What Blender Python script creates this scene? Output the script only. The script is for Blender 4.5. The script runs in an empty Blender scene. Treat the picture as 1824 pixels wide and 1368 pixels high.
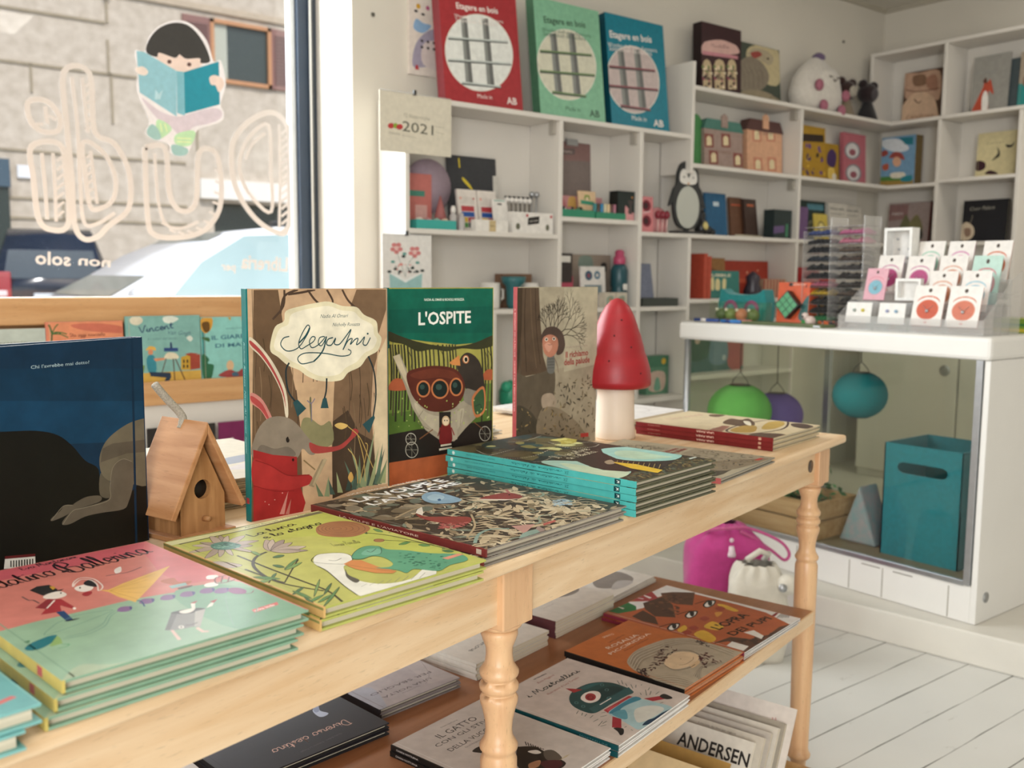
import bpy, math, random
import numpy as np
from mathutils import Vector, Matrix
from math import sin, cos, pi, radians as R

sc = bpy.context.scene
COL = sc.collection
# ------------------------------------------------------------------ camera
cam = bpy.data.cameras.new('camera'); co = bpy.data.objects.new('camera', cam); COL.objects.link(co)
yaw, pitch, roll = .9099, .111, .0076
Fw = Vector((cos(yaw)*cos(pitch), sin(yaw)*cos(pitch), -sin(pitch)))
r0 = Vector((sin(yaw), -cos(yaw), 0)); u0 = r0.cross(Fw)
Rt = r0*cos(roll)+u0*sin(roll); Up = u0*cos(roll)-r0*sin(roll)
co.matrix_world = Matrix(((Rt.x,Up.x,-Fw.x,0),(Rt.y,Up.y,-Fw.y,0),(Rt.z,Up.z,-Fw.z,1.11),(0,0,0,1)))
cam.sensor_width = 36; cam.lens = 33.726; cam.clip_start = .02; cam.clip_end = 200
cam.dof.use_dof = True; cam.dof.focus_distance = 1.25; cam.dof.aperture_fstop = 6.3
sc.camera = co
# ------------------------------------------------------------------ light
w = bpy.data.worlds.new('world'); sc.world = w; w.use_nodes = True
nt = w.node_tree; bg = nt.nodes['Background']
sky = nt.nodes.new('ShaderNodeTexSky'); sky.sky_type = 'NISHITA'; sky.sun_disc = False
sky.sun_elevation = R(50); sky.sun_rotation = R(160); sky.altitude = 50; sky.dust_density = 2.0
nt.links.new(sky.outputs[0], bg.inputs[0]); bg.inputs[1].default_value = .20
def lamp(name, kind, loc, to, energy, col=(1,1,1), sx=1, sy=1):
    l = bpy.data.lights.new(name, kind); o = bpy.data.objects.new(name, l); COL.objects.link(o)
    o.location = loc; o.rotation_euler = (Vector(to)-Vector(loc)).to_track_quat('-Z','Y').to_euler()
    l.energy = energy; l.color = col
    if kind == 'AREA': l.shape = 'RECTANGLE'; l.size = sx; l.size_y = sy
    return o
sun = lamp('sun', 'SUN', (0,0,10), (2.2,8,0), 2.5, (1,.96,.91)); sun.data.angle = R(2)
# area lamps added for an unseen assumed door behind the viewer and assumed ceiling lamps
lamp('assumed_door_light', 'AREA', (-1.6,-1.7,1.45), (1.0,1.3,.70), 88, (.985,.99,1), 1.6, 2.0)  # added lamp inside the closed room
lamp('window_daylight', 'AREA', (.3,3.5,1.8), (.5,0,.9), 130, (.95,.98,1), 2.5, 1.4)
lamp('assumed_ceiling_light_a', 'AREA', (1.0,.6,2.5), (1.0,.6,0), 5, (1,.94,.85), .5, .5)  # added fill near the table, its ceiling fixture is assumed and unseen
lamp('case_fill_light', 'AREA', (4.1,1.5,2.5), (4.1,1.5,0), 7, (1,.94,.85), .5, .5)  # added unseen fill behind the counter, brightens the glass case and cupboards
lamp('assumed_ceiling_light_b', 'AREA', (3.3,.8,2.5), (3.3,.8,0), 2, (1,.92,.8), .5, .5)  # second added ceiling fill before the counter, assumed and out of view
sc.view_settings.view_transform = 'Standard'; sc.view_settings.look = 'None'
sc.view_settings.exposure = 0.10; sc.view_settings.gamma = 1; sc.view_settings.use_curve_mapping = False
sc.cycles.use_denoising = True; sc.cycles.max_bounces = 8; sc.cycles.transparent_max_bounces = 64; sc.cycles.diffuse_bounces = 4

# ------------------------------------------------------------------ helpers
def L(h):
    if isinstance(h, tuple): return h
    c = [int(h[i:i+2],16)/255 for i in (0,2,4)]
    return tuple(x/12.92 if x <= .04045 else ((x+.055)/1.055)**2.4 for x in c)
_mats = {}
def mat(name, col=None, rough=.5, metal=0, var=.08, scale=30, bump=0, bscale=60, stretch=(1,1,1), col2=None, spec=.5, emit=0, detail=4, sheen=0, trans=0):
    """procedural material: colour from the mesh's print colours (col None) or a noise mix of two colours"""
    if name in _mats: return _mats[name]
    m = bpy.data.materials.new(name); m.use_nodes = True; N = m.node_tree.nodes; K = m.node_tree.links
    p = N['Principled BSDF']; p.inputs['Roughness'].default_value = rough; p.inputs['Metallic'].default_value = metal
    p.inputs['Specular IOR Level'].default_value = spec
    if sheen: p.inputs['Sheen Weight'].default_value = sheen
    if trans: p.inputs['Transmission Weight'].default_value = trans
    tc = N.new('ShaderNodeTexCoord'); mp = N.new('ShaderNodeMapping'); mp.inputs['Scale'].default_value = stretch
    K.new(tc.outputs['Object'], mp.inputs[0])
    no = N.new('ShaderNodeTexNoise'); no.inputs['Scale'].default_value = scale; no.inputs['Detail'].default_value = detail
    K.new(mp.outputs[0], no.inputs['Vector'])
    mx = N.new('ShaderNodeMix'); mx.data_type = 'RGBA'
    rp = N.new('ShaderNodeMapRange'); rp.inputs['From Min'].default_value = .3; rp.inputs['From Max'].default_value = .7
    K.new(no.outputs['Fac'], rp.inputs['Value'])
    if col is None:
        at = N.new('ShaderNodeAttribute'); at.attribute_name = 'Col'
        mx.blend_type = 'MULTIPLY'; mx.inputs[0].default_value = 1
        rp.inputs['To Min'].default_value = 1-var; rp.inputs['To Max'].default_value = 1+var*.4
        K.new(at.outputs['Color'], mx.inputs[6]); K.new(rp.outputs[0], mx.inputs[7])
    else:
        a = L(col); b = L(col2) if col2 else tuple(x*(1-var) for x in a)
        mx.inputs[6].default_value = (*a,1); mx.inputs[7].default_value = (*b,1)
        K.new(rp.outputs[0], mx.inputs[0])
    K.new(mx.outputs[2], p.inputs['Base Color'])
    if emit:
        K.new(mx.outputs[2], p.inputs['Emission Color']); p.inputs['Emission Strength'].default_value = emit
    if bump:
        bp = N.new('ShaderNodeBump'); bp.inputs['Strength'].default_value = bump; bp.inputs['Distance'].default_value = .002
        n2 = N.new('ShaderNodeTexNoise'); n2.inputs['Scale'].default_value = bscale; n2.inputs['Detail'].default_value = 3
        K.new(mp.outputs[0], n2.inputs['Vector']); K.new(n2.outputs['Fac'], bp.inputs['Height']); K.new(bp.outputs[0], p.inputs['Normal'])
    _mats[name] = m; return m
def wood(name, c1, c2, axis=0, rough=.42, scale=5):
    if name in _mats: return _mats[name]
    m = bpy.data.materials.new(name); m.use_nodes = True; N = m.node_tree.nodes; K = m.node_tree.links
    p = N['Principled BSDF']; p.inputs['Roughness'].default_value = rough
    tc = N.new('ShaderNodeTexCoord'); mp = N.new('ShaderNodeMapping')
    s = [9,9,9]; s[axis] = .8; mp.inputs['Scale'].default_value = s; K.new(tc.outputs['Object'], mp.inputs[0])
    a = N.new('ShaderNodeTexNoise'); a.inputs['Scale'].default_value = scale; a.inputs['Detail'].default_value = 6; a.inputs['Distortion'].default_value = .6
    K.new(mp.outputs[0], a.inputs['Vector'])
    m2 = N.new('ShaderNodeMapping'); s2 = [420,420,420]; s2[axis] = 60; m2.inputs['Scale'].default_value = s2; K.new(tc.outputs['Object'], m2.inputs[0])
    f = N.new('ShaderNodeTexNoise'); f.inputs['Scale'].default_value = 1; K.new(m2.outputs[0], f.inputs['Vector'])
    r = N.new('ShaderNodeMapRange'); r.inputs['From Min'].default_value = .32; r.inputs['From Max'].default_value = .68; K.new(a.outputs['Fac'], r.inputs['Value'])
    mx = N.new('ShaderNodeMix'); mx.data_type = 'RGBA'; mx.inputs[6].default_value = (*L(c1),1); mx.inputs[7].default_value = (*L(c2),1); K.new(r.outputs[0], mx.inputs[0])
    r2 = N.new('ShaderNodeMapRange'); r2.inputs['From Min'].default_value = .62; r2.inputs['From Max'].default_value = .75; r2.inputs['To Min'].default_value = 1; r2.inputs['To Max'].default_value = .82; K.new(f.outputs['Fac'], r2.inputs['Value'])
    m3 = N.new('ShaderNodeMix'); m3.data_type = 'RGBA'; m3.blend_type = 'MULTIPLY'; m3.inputs[0].default_value = 1
    K.new(mx.outputs[2], m3.inputs[6]); K.new(r2.outputs[0], m3.inputs[7]); K.new(m3.outputs[2], p.inputs['Base Color'])
    _mats[name] = m; return m
def pane(name, tint=(.93,.96,.94), refl=.9, milk=0):
    if name in _mats: return _mats[name]
    m = bpy.data.materials.new(name); m.use_nodes = True; N = m.node_tree.nodes; K = m.node_tree.links
    for n in list(N): N.remove(n)
    o = N.new('ShaderNodeOutputMaterial'); t = N.new('ShaderNodeBsdfTransparent'); t.inputs[0].default_value = (*tint,1)
    g = N.new('ShaderNodeBsdfGlossy'); g.inputs['Roughness'].default_value = .02; f0 = N.new('ShaderNodeLayerWeight'); f0.inputs[0].default_value = .5
    f1 = N.new('ShaderNodeMath'); f1.operation = 'POWER'; f1.inputs[1].default_value = 4; K.new(f0.outputs['Facing'], f1.inputs[0])
    f = N.new('ShaderNodeMath'); f.operation = 'MULTIPLY_ADD'; f.inputs[1].default_value = .6; f.inputs[2].default_value = .03; K.new(f1.outputs[0], f.inputs[0])
    x = N.new('ShaderNodeMixShader'); mu = N.new('ShaderNodeMath'); mu.operation = 'MULTIPLY'; mu.inputs[1].default_value = refl
    K.new(f.outputs[0], mu.inputs[0]); K.new(mu.outputs[0], x.inputs[0]); K.new(t.outputs[0], x.inputs[1]); K.new(g.outputs[0], x.inputs[2])
    if milk:
        d = N.new('ShaderNodeBsdfDiffuse'); d.inputs[0].default_value = (.85,.84,.82,1); y = N.new('ShaderNodeMixShader'); y.inputs[0].default_value = milk
        K.new(x.outputs[0], y.inputs[1]); K.new(d.outputs[0], y.inputs[2]); x = y
    K.new(x.outputs[0], o.inputs[0])
    _mats[name] = m; return m

class B:
    """collects coloured polygons and links them as one mesh object"""
    def __init__(s): s.v=[]; s.f=[]; s.c=[]; s.m=[]; s.sm=[]
    def add(s, vs, fs, col='ffffff', mi=0, smooth=False):
        b=len(s.v); s.v+=[tuple(v) for v in vs]; c=L(col)
        for f in fs: s.f.append([i+b for i in f]); s.c.append(c); s.m.append(mi); s.sm.append(smooth)
        return s
    def box(s,x0,y0,z0,x1,y1,z1,col='ffffff',mi=0):
        return s.add([(x0,y0,z0),(x1,y0,z0),(x1,y1,z0),(x0,y1,z0),(x0,y0,z1),(x1,y0,z1),(x1,y1,z1),(x0,y1,z1)],[(0,3,2,1),(4,5,6,7),(0,1,5,4),(1,2,6,5),(2,3,7,6),(3,0,4,7)],col,mi)
    def lathe(s,prof,c=(0,0),n=28,col='ffffff',mi=0,sx=1,sy=1,ph=0):
        vs=[]; k=len(prof)
        for r,z in prof:
            for i in range(n): a=2*pi*i/n+ph; vs.append((c[0]+r*sx*cos(a),c[1]+r*sy*sin(a),z))
        fs=[(j*n+i,j*n+(i+1)%n,(j+1)*n+(i+1)%n,(j+1)*n+i) for j in range(k-1) for i in range(n)]
        s.add(vs,fs,col,mi,True); b=len(s.v)-k*n
        s.f.append([b+i for i in range(n)][::-1]); s.f.append([b+(k-1)*n+i for i in range(n)])
        for _ in (0,1): s.c.append(L(col)); s.m.append(mi); s.sm.append(False)
        return s
    def tube(s,path,r,n=8,col='ffffff',mi=0,closed=False):
        P=[Vector(p) for p in path]; k=len(P); rr=r if isinstance(r,(list,tuple)) else [r]*k; vs=[]
        for i,p in enumerate(P):
            d=(P[(i+1)%k] if (closed or i<k-1) else P[i])-(P[i-1] if (closed or i>0) else P[i]); d.normalize()
            a=d.orthogonal() if i==0 else (pa-d*pa.dot(d)); a.normalize(); pa=a; b2=d.cross(a)
            vs+=[p+a*rr[i]*cos(2*pi*j/n)+b2*rr[i]*sin(2*pi*j/n) for j in range(n)]
        fs=[(i%k*n+j,i%k*n+(j+1)%n,(i+1)%k*n+(j+1)%n,(i+1)%k*n+j) for i in range(k if closed else k-1) for j in range(n)]
        if not closed: fs+=[tuple(range(n))[::-1],tuple(range((k-1)*n,k*n))]
        return s.add(vs,fs,col,mi,True)
    def prism(s,poly,z0,z1,col='ffffff',mi=0,M=None):
        n=len(poly); vs=[Vector((x,y,z0)) for x,y in poly]+[Vector((x,y,z1)) for x,y in poly]
        if M is not None: vs=[M@v for v in vs]
        return s.add(vs,[tuple(range(n))[::-1],tuple(range(n,2*n))]+[(i,(i+1)%n,n+(i+1)%n,n+i) for i in range(n)],col,mi)
    def ball(s,c,r,col='ffffff',mi=0,n=14,m=9,sx=1,sy=1,sz=1):
        b=B().lathe([(max(1e-4,r*sin(pi*j/m)),-r*cos(pi*j/m)*sz) for j in range(m+1)],n=n,sx=sx,sy=sy)
        return s.add([(v[0]+c[0],v[1]+c[1],v[2]+c[2]) for v in b.v],b.f,col,mi,True)
    def merge(s,o,M=None):
        b=len(s.v); s.v+=[tuple(M@Vector(v)) if M is not None else v for v in o.v]
        s.f+=[[i+b for i in f] for f in o.f]; s.c+=o.c; s.m+=o.m; s.sm+=o.sm; return s
    def mesh(s,name,mats):
        me=bpy.data.meshes.new(name); me.from_pydata(s.v,[],s.f)
        a=me.attributes.new('Col','FLOAT_COLOR','FACE')
        a.data.foreach_set('color',np.array([(*c,1.) for c in s.c],dtype=np.float32).ravel())
        me.polygons.foreach_set('material_index',s.m); me.polygons.foreach_set('use_smooth',s.sm)
        for m in (mats if isinstance(mats,(list,tuple)) else [mats]): me.materials.append(m)
        me.update(); return me
    def obj(s,name,mats,parent=None,loc=None,rz=0,bevel=0,seg=2,M=None):
        o=bpy.data.objects.new(name,s.mesh(name,mats)); COL.objects.link(o)
        if parent is not None: o.parent=parent
        if M is not None: o.matrix_local=M
        elif loc is not None or rz: o.location=loc or (0,0,0); o.rotation_euler=(0,0,rz)
        if bevel:
            b=o.modifiers.new('bevel','BEVEL'); b.width=bevel; b.segments=seg; b.limit_method='ANGLE'; b.angle_limit=R(40)
        return o
def tag(o,label,cat,group=None,kind=None):
    if label: o['label']=label; o['category']=cat
    if group: o['group']=group
    if kind: o['kind']=kind
    return o
def thing(name,label,cat,loc=(0,0,0),rz=0,group=None,M=None):
    o=bpy.data.objects.new(name,None); COL.objects.link(o); o.empty_display_size=.05
    if M is not None: o.matrix_world=M
    else: o.location=loc; o.rotation_euler=(0,0,rz)
    return tag(o,label,cat,group)
def struct(name,b,m,bevel=0): return tag(b.obj(name,m,bevel=bevel),None,None,kind='structure')
def dup(root,label,M=None,loc=None,rz=0):
    kids={}
    for o in COL.objects:
        if o.parent: kids.setdefault(o.parent.name,[]).append(o)
    def cp(o,par):
        c=o.copy(); COL.objects.link(c); c.parent=par
        for k in kids.get(o.name,[]): cp(k,c)
        return c
    r=cp(root,None); r['label']=label
    if M is not None: r.matrix_world=M
    else: r.location=loc; r.rotation_euler=(0,0,rz)
    return r

# ------------------------------------------------------------------ printed art
def smooth(P,closed,n=5):
    k=len(P)
    if k<3: return [tuple(p) for p in P]
    out=[]
    for i in range(k if closed else k-1):
        p0=P[(i-1)%k] if (closed or i>0) else P[0]; p1=P[i]; p2=P[(i+1)%k]; p3=P[(i+2)%k] if (closed or i<k-2) else P[-1]
        for j in range(n):
            t=j/n; out.append(tuple(.5*((2*p1[d])+(-p0[d]+p2[d])*t+(2*p0[d]-5*p1[d]+4*p2[d]-p3[d])*t*t+(-p0[d]+3*p1[d]-3*p2[d]+p3[d])*t**3) for d in (0,1)))
    if not closed: out.append(tuple(P[-1]))
    return out
def stroke(P,w,closed=False,taper=False):
    """quads along a polyline of width w"""
    k=len(P); Lf=[];Rg=[]
    for i in range(k):
        a=P[i-1] if (i>0 or closed) else P[i]; b=P[(i+1)%k] if (i<k-1 or closed) else P[i]
        dx,dy=b[0]-a[0],b[1]-a[1]; l=math.hypot(dx,dy) or 1; q=w/2
        if taper: q*=.25+.75*sin(pi*min(1,max(0,i/(k-1))))
        Lf.append((P[i][0]-dy/l*q,P[i][1]+dx/l*q)); Rg.append((P[i][0]+dy/l*q,P[i][1]-dx/l*q))
    return [[Lf[i],Rg[i],Rg[(i+1)%k],Lf[(i+1)%k]] for i in range(k if closed else k-1)]
_txt={}
def text(t,st):
    """triangles of a line of lettering, baseline from 0 to 1"""
    if (t,st) in _txt: return _txt[t,st]
    cu=bpy.data.curves.new('t','FONT'); cu.body=t; cu.resolution_u=2
    if st&1: cu.offset=.022
    if st==2: cu.shear=.35
    o=bpy.data.objects.new('t',cu); COL.objects.link(o)
    dg=bpy.context.evaluated_depsgraph_get(); me=bpy.data.meshes.new_from_object(o.evaluated_get(dg))
    v=[(p.co.x,p.co.y) for p in me.vertices]; f=[list(p.vertices) for p in me.polygons]
    bpy.data.objects.remove(o); bpy.data.meshes.remove(me); bpy.data.curves.remove(cu)
    x0=min(p[0] for p in v) if v else 0; x1=max(p[0] for p in v) if v else 1
    caps=.73
    _txt[t,st]=([((x-x0)/(x1-x0),y/(x1-x0)) for x,y in v],f,caps/(x1-x0)); return _txt[t,st]
# a small joined-up hand: every letter a polyline in a box (width, points)
HAND={'a':(.62,[[(.5,.42),(.25,.5),(.05,.25),(.2,0),(.45,.2),(.5,.45),(.48,.1),(.65,.05)]]),'b':(.55,[[(.05,0),(.1,1),(.08,.2),(.3,.02),(.48,.25),(.3,.46),(.12,.3)]]),'c':(.5,[[(.45,.42),(.2,.5),(.05,.22),(.22,0),(.5,.1)]]),'d':(.62,[[(.5,.42),(.22,.5),(.05,.22),(.2,0),(.45,.2),(.55,1),(.5,.1),(.65,.05)]]),'e':(.5,[[(.05,.2),(.4,.3),(.3,.5),(.1,.4),(.1,.1),(.3,0),(.52,.12)]]),'f':(.4,[[(.0,.0),(.2,.6),(.35,1),(.2,.9),(.15,-.3)],[(.0,.45),(.35,.5)]]),'g':(.6,[[(.5,.42),(.22,.5),(.05,.25),(.22,.02),(.48,.3),(.48,-.25),(.2,-.42),(.1,-.25),(.62,.1)]]),'h':(.6,[[(.05,0),(.12,1),(.08,.2),(.3,.5),(.45,.4),(.45,.05),(.6,.05)]]),'i':(.3,[[(.0,.1),(.12,.48),(.1,.08),(.3,.06)],[(.13,.66),(.17,.7)]]),'l':(.32,[[(.0,.1),(.22,.7),(.2,1),(.1,.8),(.1,.1),(.32,.06)]]),'m':(.85,[[(.02,.45),(.08,0),(.1,.35),(.28,.5),(.34,.0),(.38,.38),(.56,.5),(.62,.05),(.85,.06)]]),'n':(.6,[[(.02,.45),(.08,0),(.12,.35),(.32,.5),(.4,.05),(.6,.06)]]),'o':(.55,[[(.3,.5),(.08,.35),(.1,.05),(.35,.02),(.48,.3),(.3,.5),(.4,.42),(.58,.45)]]),'p':(.55,[[(.02,.45),(.08,-.4),(.1,.3),(.35,.5),(.48,.25),(.3,0),(.12,.1),(.55,.05)]]),'r':(.45,[[(.02,.1),(.1,.5),(.1,.38),(.3,.46),(.3,.1),(.46,.06)]]),'s':(.45,[[(.02,.06),(.28,.52),(.2,.3),(.34,.12),(.2,0),(.05,.08),(.46,.08)]]),'t':(.4,[[(.05,.3),(.2,.9),(.15,.1),(.4,.06)],[(.02,.6),(.38,.62)]]),'u':(.6,[[(.04,.48),(.06,.1),(.25,.0),(.46,.46),(.44,.08),(.62,.06)]]),'v':(.52,[[(.04,.48),(.2,.0),(.42,.48),(.55,.4)]]),'B':(.8,[[(.2,1),(.12,0),(.15,.95),(.5,1.05),(.6,.75),(.2,.55),(.65,.45),(.65,.1),(.3,-.02),(-.05,.15),(-.15,.6),(.1,1)]]),'D':(.8,[[(.2,1),(.18,0),(.5,.05),(.75,.5),(.5,.95),(.05,.9)]]),'I':(.4,[[(.05,.95),(.4,1),(.2,.95),(.15,.05),(0,0),(.35,.03)]]),'L':(.6,[[(.15,1),(.12,.05),(.35,.0),(.6,.12)]]),'M':(.95,[[(.0,0),(.2,1),(.35,.2),(.6,1),(.68,.05),(.95,.06)]]),'S':(.6,[[(.55,.9),(.3,1),(.1,.75),(.5,.35),(.4,.02),(.02,.1)]]),'V':(.7,[[(.02,1),(.28,0),(.62,1),(.7,.9)]]),'E':(.6,[[(.5,.95),(.15,.9),(.15,.55),(.4,.55),(.12,.5),(.1,.05),(.55,.1)]]),'F':(.6,[[(.6,1),(.15,.95),(.12,0)],[(.15,.52),(.5,.55)]]),'T':(.6,[[(0,.95),(.6,1)],[(.3,.97),(.28,0)]]),'P':(.6,[[(.1,0),(.15,1),(.5,.95),(.5,.6),(.15,.5)]])}
def clip(P,W,H):
    for ax,lim,sg in ((0,0,1),(0,W,-1),(1,0,1),(1,H,-1)):
        Q=[]
        for i in range(len(P)):
            a,b=P[i-1],P[i]; da=(a[ax]-lim)*sg; db=(b[ax]-lim)*sg
            if (da>=0)!=(db>=0):
                t=da/(da-db); Q.append((a[0]+(b[0]-a[0])*t,a[1]+(b[1]-a[1])*t))
            if db>=0: Q.append(b)
        P=Q
        if len(P)<3: return []
    return P
def art(b,cmds,W,H,o,U,V,eps=.00001,mi=0,doclip=True,inset=.0015):
    """lay flat printed shapes on the face with origin o and axes U,V (metres)"""
    o=Vector(o);U=Vector(U);V=Vector(V);N=U.cross(V); Wm,Hm=W,H
    cell={}; 
    def put(shapes,col,tris=None):
        pts=[p for s in shapes for p in s]
        if not pts: return
        xs=[p[0] for p in pts]; ys=[p[1] for p in pts]
        cs=[(i,j) for i in range(math.floor(min(xs)/.006),math.floor(max(xs)/.006)+1) for j in range(math.floor(min(ys)/.006),math.floor(max(ys)/.006)+1)]
        z=1+max((cell.get(c,0) for c in cs),default=0)
        for c in cs: cell[c]=z
        z=min(z,90)*eps
        if tris: b.add([o+U*p[0]+V*p[1]+N*z for p in shapes[0]],tris,col,mi)
        else:
            for s in shapes:
                q=clip(s,Wm-inset,Hm-inset) if doclip else s
                if len(q)>2:
                    ar=sum(q[i-1][0]*q[i][1]-q[i][0]*q[i-1][1] for i in range(len(q)))
                    if ar<0: q=q[::-1]
                    b.add([o+U*p[0]+V*p[1]+N*z for p in q],[tuple(range(len(q)))],col,mi)
    pr=lambda a:[(a[i]/5000,a[i+1]/5000) for i in range(0,len(a),2)]
    for c in cmds:
        k=c[0]
        if k=='p': put([pr(c[2])],c[1])
        elif k=='c': put([smooth(pr(c[2]),True,4)],c[1])
        elif k in 'lr':
            P=smooth(pr(c[3]),k=='r',5); put(stroke(P,c[2]/1000,k=='r'),c[1])
        elif k=='t':
            _,col,t,x,y,wd,h,an,st=c; v,f,cap=text(t,st&7 if st<8 else st&1); x/=5000;y/=5000;wd/=5000;h/=5000
            sx=wd; sy=(h/cap) if h else wd; ca,sa=cos(an),sin(an); mr=-1 if st>=8 else 1
            put([[(x+ca*p[0]*sx-sa*p[1]*sy*mr,y+sa*p[0]*sx+ca*p[1]*sy*mr) for p in v]],col,f)
        elif k=='k':
            _,col,t,x,y,wd,h,an,lw=c; x/=5000;y/=5000;wd/=5000;h/=5000
            tot=sum(HAND[ch][0] if ch in HAND else .4 for ch in t); sx=wd/tot; sy=h if h else sx*1.1; ca,sa=cos(an),sin(an); cx=0
            for ch in t:
                g=HAND.get(ch)
                if g:
                    for s in g[1]:
                        P=smooth([(x+ca*(cx+p[0])*sx-sa*p[1]*sy,y+sa*(cx+p[0])*sx+ca*p[1]*sy) for p in s],False,5); put(stroke(P,lw/1000),col)
                cx+=g[0] if g else .4
        elif k=='z':
            _,cols,kind,n,size,pts=c; Q=pr(pts); rn=random.Random(n*7+int(size*10)); size/=1000
            if kind=='path':
                P=smooth(Q,False,n//max(1,len(Q)-1))
                for i in range(0,len(P)-1): put(stroke([P[i],((P[i][0]+P[i+1][0])/2,(P[i][1]+P[i+1][1])/2)],size),cols[0])
                continue
            if kind=='tree':
                def br(p,an,l,w,d):
                    q=(p[0]+l*cos(an),p[1]+l*sin(an)); put(stroke([p,((p[0]+q[0])/2+rn.uniform(-.0006,.0006),(p[1]+q[1])/2),q],w),cols[0])
                    if d:
                        for sg in (-1,1): br(q,an+sg*rn.uniform(.16,.5),l*rn.uniform(.68,.92),max(.0006,w*.76),d-1)
                v=(Q[1][0]-Q[0][0],Q[1][1]-Q[0][1]); br(Q[0],math.atan2(v[1],v[0]),math.hypot(*v)*.30,size,5); continue
            for i in range(n):
                a,e=rn.random(),rn.random()
                if len(Q)==4: x=[(Q[0][d]*(1-a)+Q[1][d]*a)*(1-e)+(Q[3][d]*(1-a)+Q[2][d]*a)*e for d in (0,1)]
                else:
                    q=rn.randrange(len(Q)-2); a=a**.5; x=[Q[0][d]*(1-a)+(Q[q+1][d]*(1-e)+Q[q+2][d]*e)*a for d in (0,1)]
                col=rn.choice(cols); th=rn.uniform(0,2*pi); s=size*rn.uniform(.55,1.3); D=(cos(th),sin(th))
                def loc(u,v): return (x[0]+D[0]*u-D[1]*v,x[1]+D[1]*u+D[0]*v)
                if kind=='leaf': put([[loc(-s,0),loc(-s*.3,s*.28),loc(s*.4,s*.22),loc(s,0),loc(s*.3,-s*.24),loc(-s*.5,-s*.2)]],col)
                elif kind=='dot': put([[loc(s*cos(q*pi/3),s*.75*sin(q*pi/3)) for q in range(6)]],col)
                elif kind=='blob': put([smooth([loc(s*rn.uniform(.6,1.1)*cos(q*pi/3),s*rn.uniform(.4,.8)*sin(q*pi/3)) for q in range(6)],True,3)],col)
                elif kind=='curl': put(stroke(smooth([loc(-s,0),loc(-s*.3,s*.4),loc(s*.4,s*.3),loc(s*.8,-s*.1),loc(s*.4,-s*.4)],False,4),s*.2,False,True),col)
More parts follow.
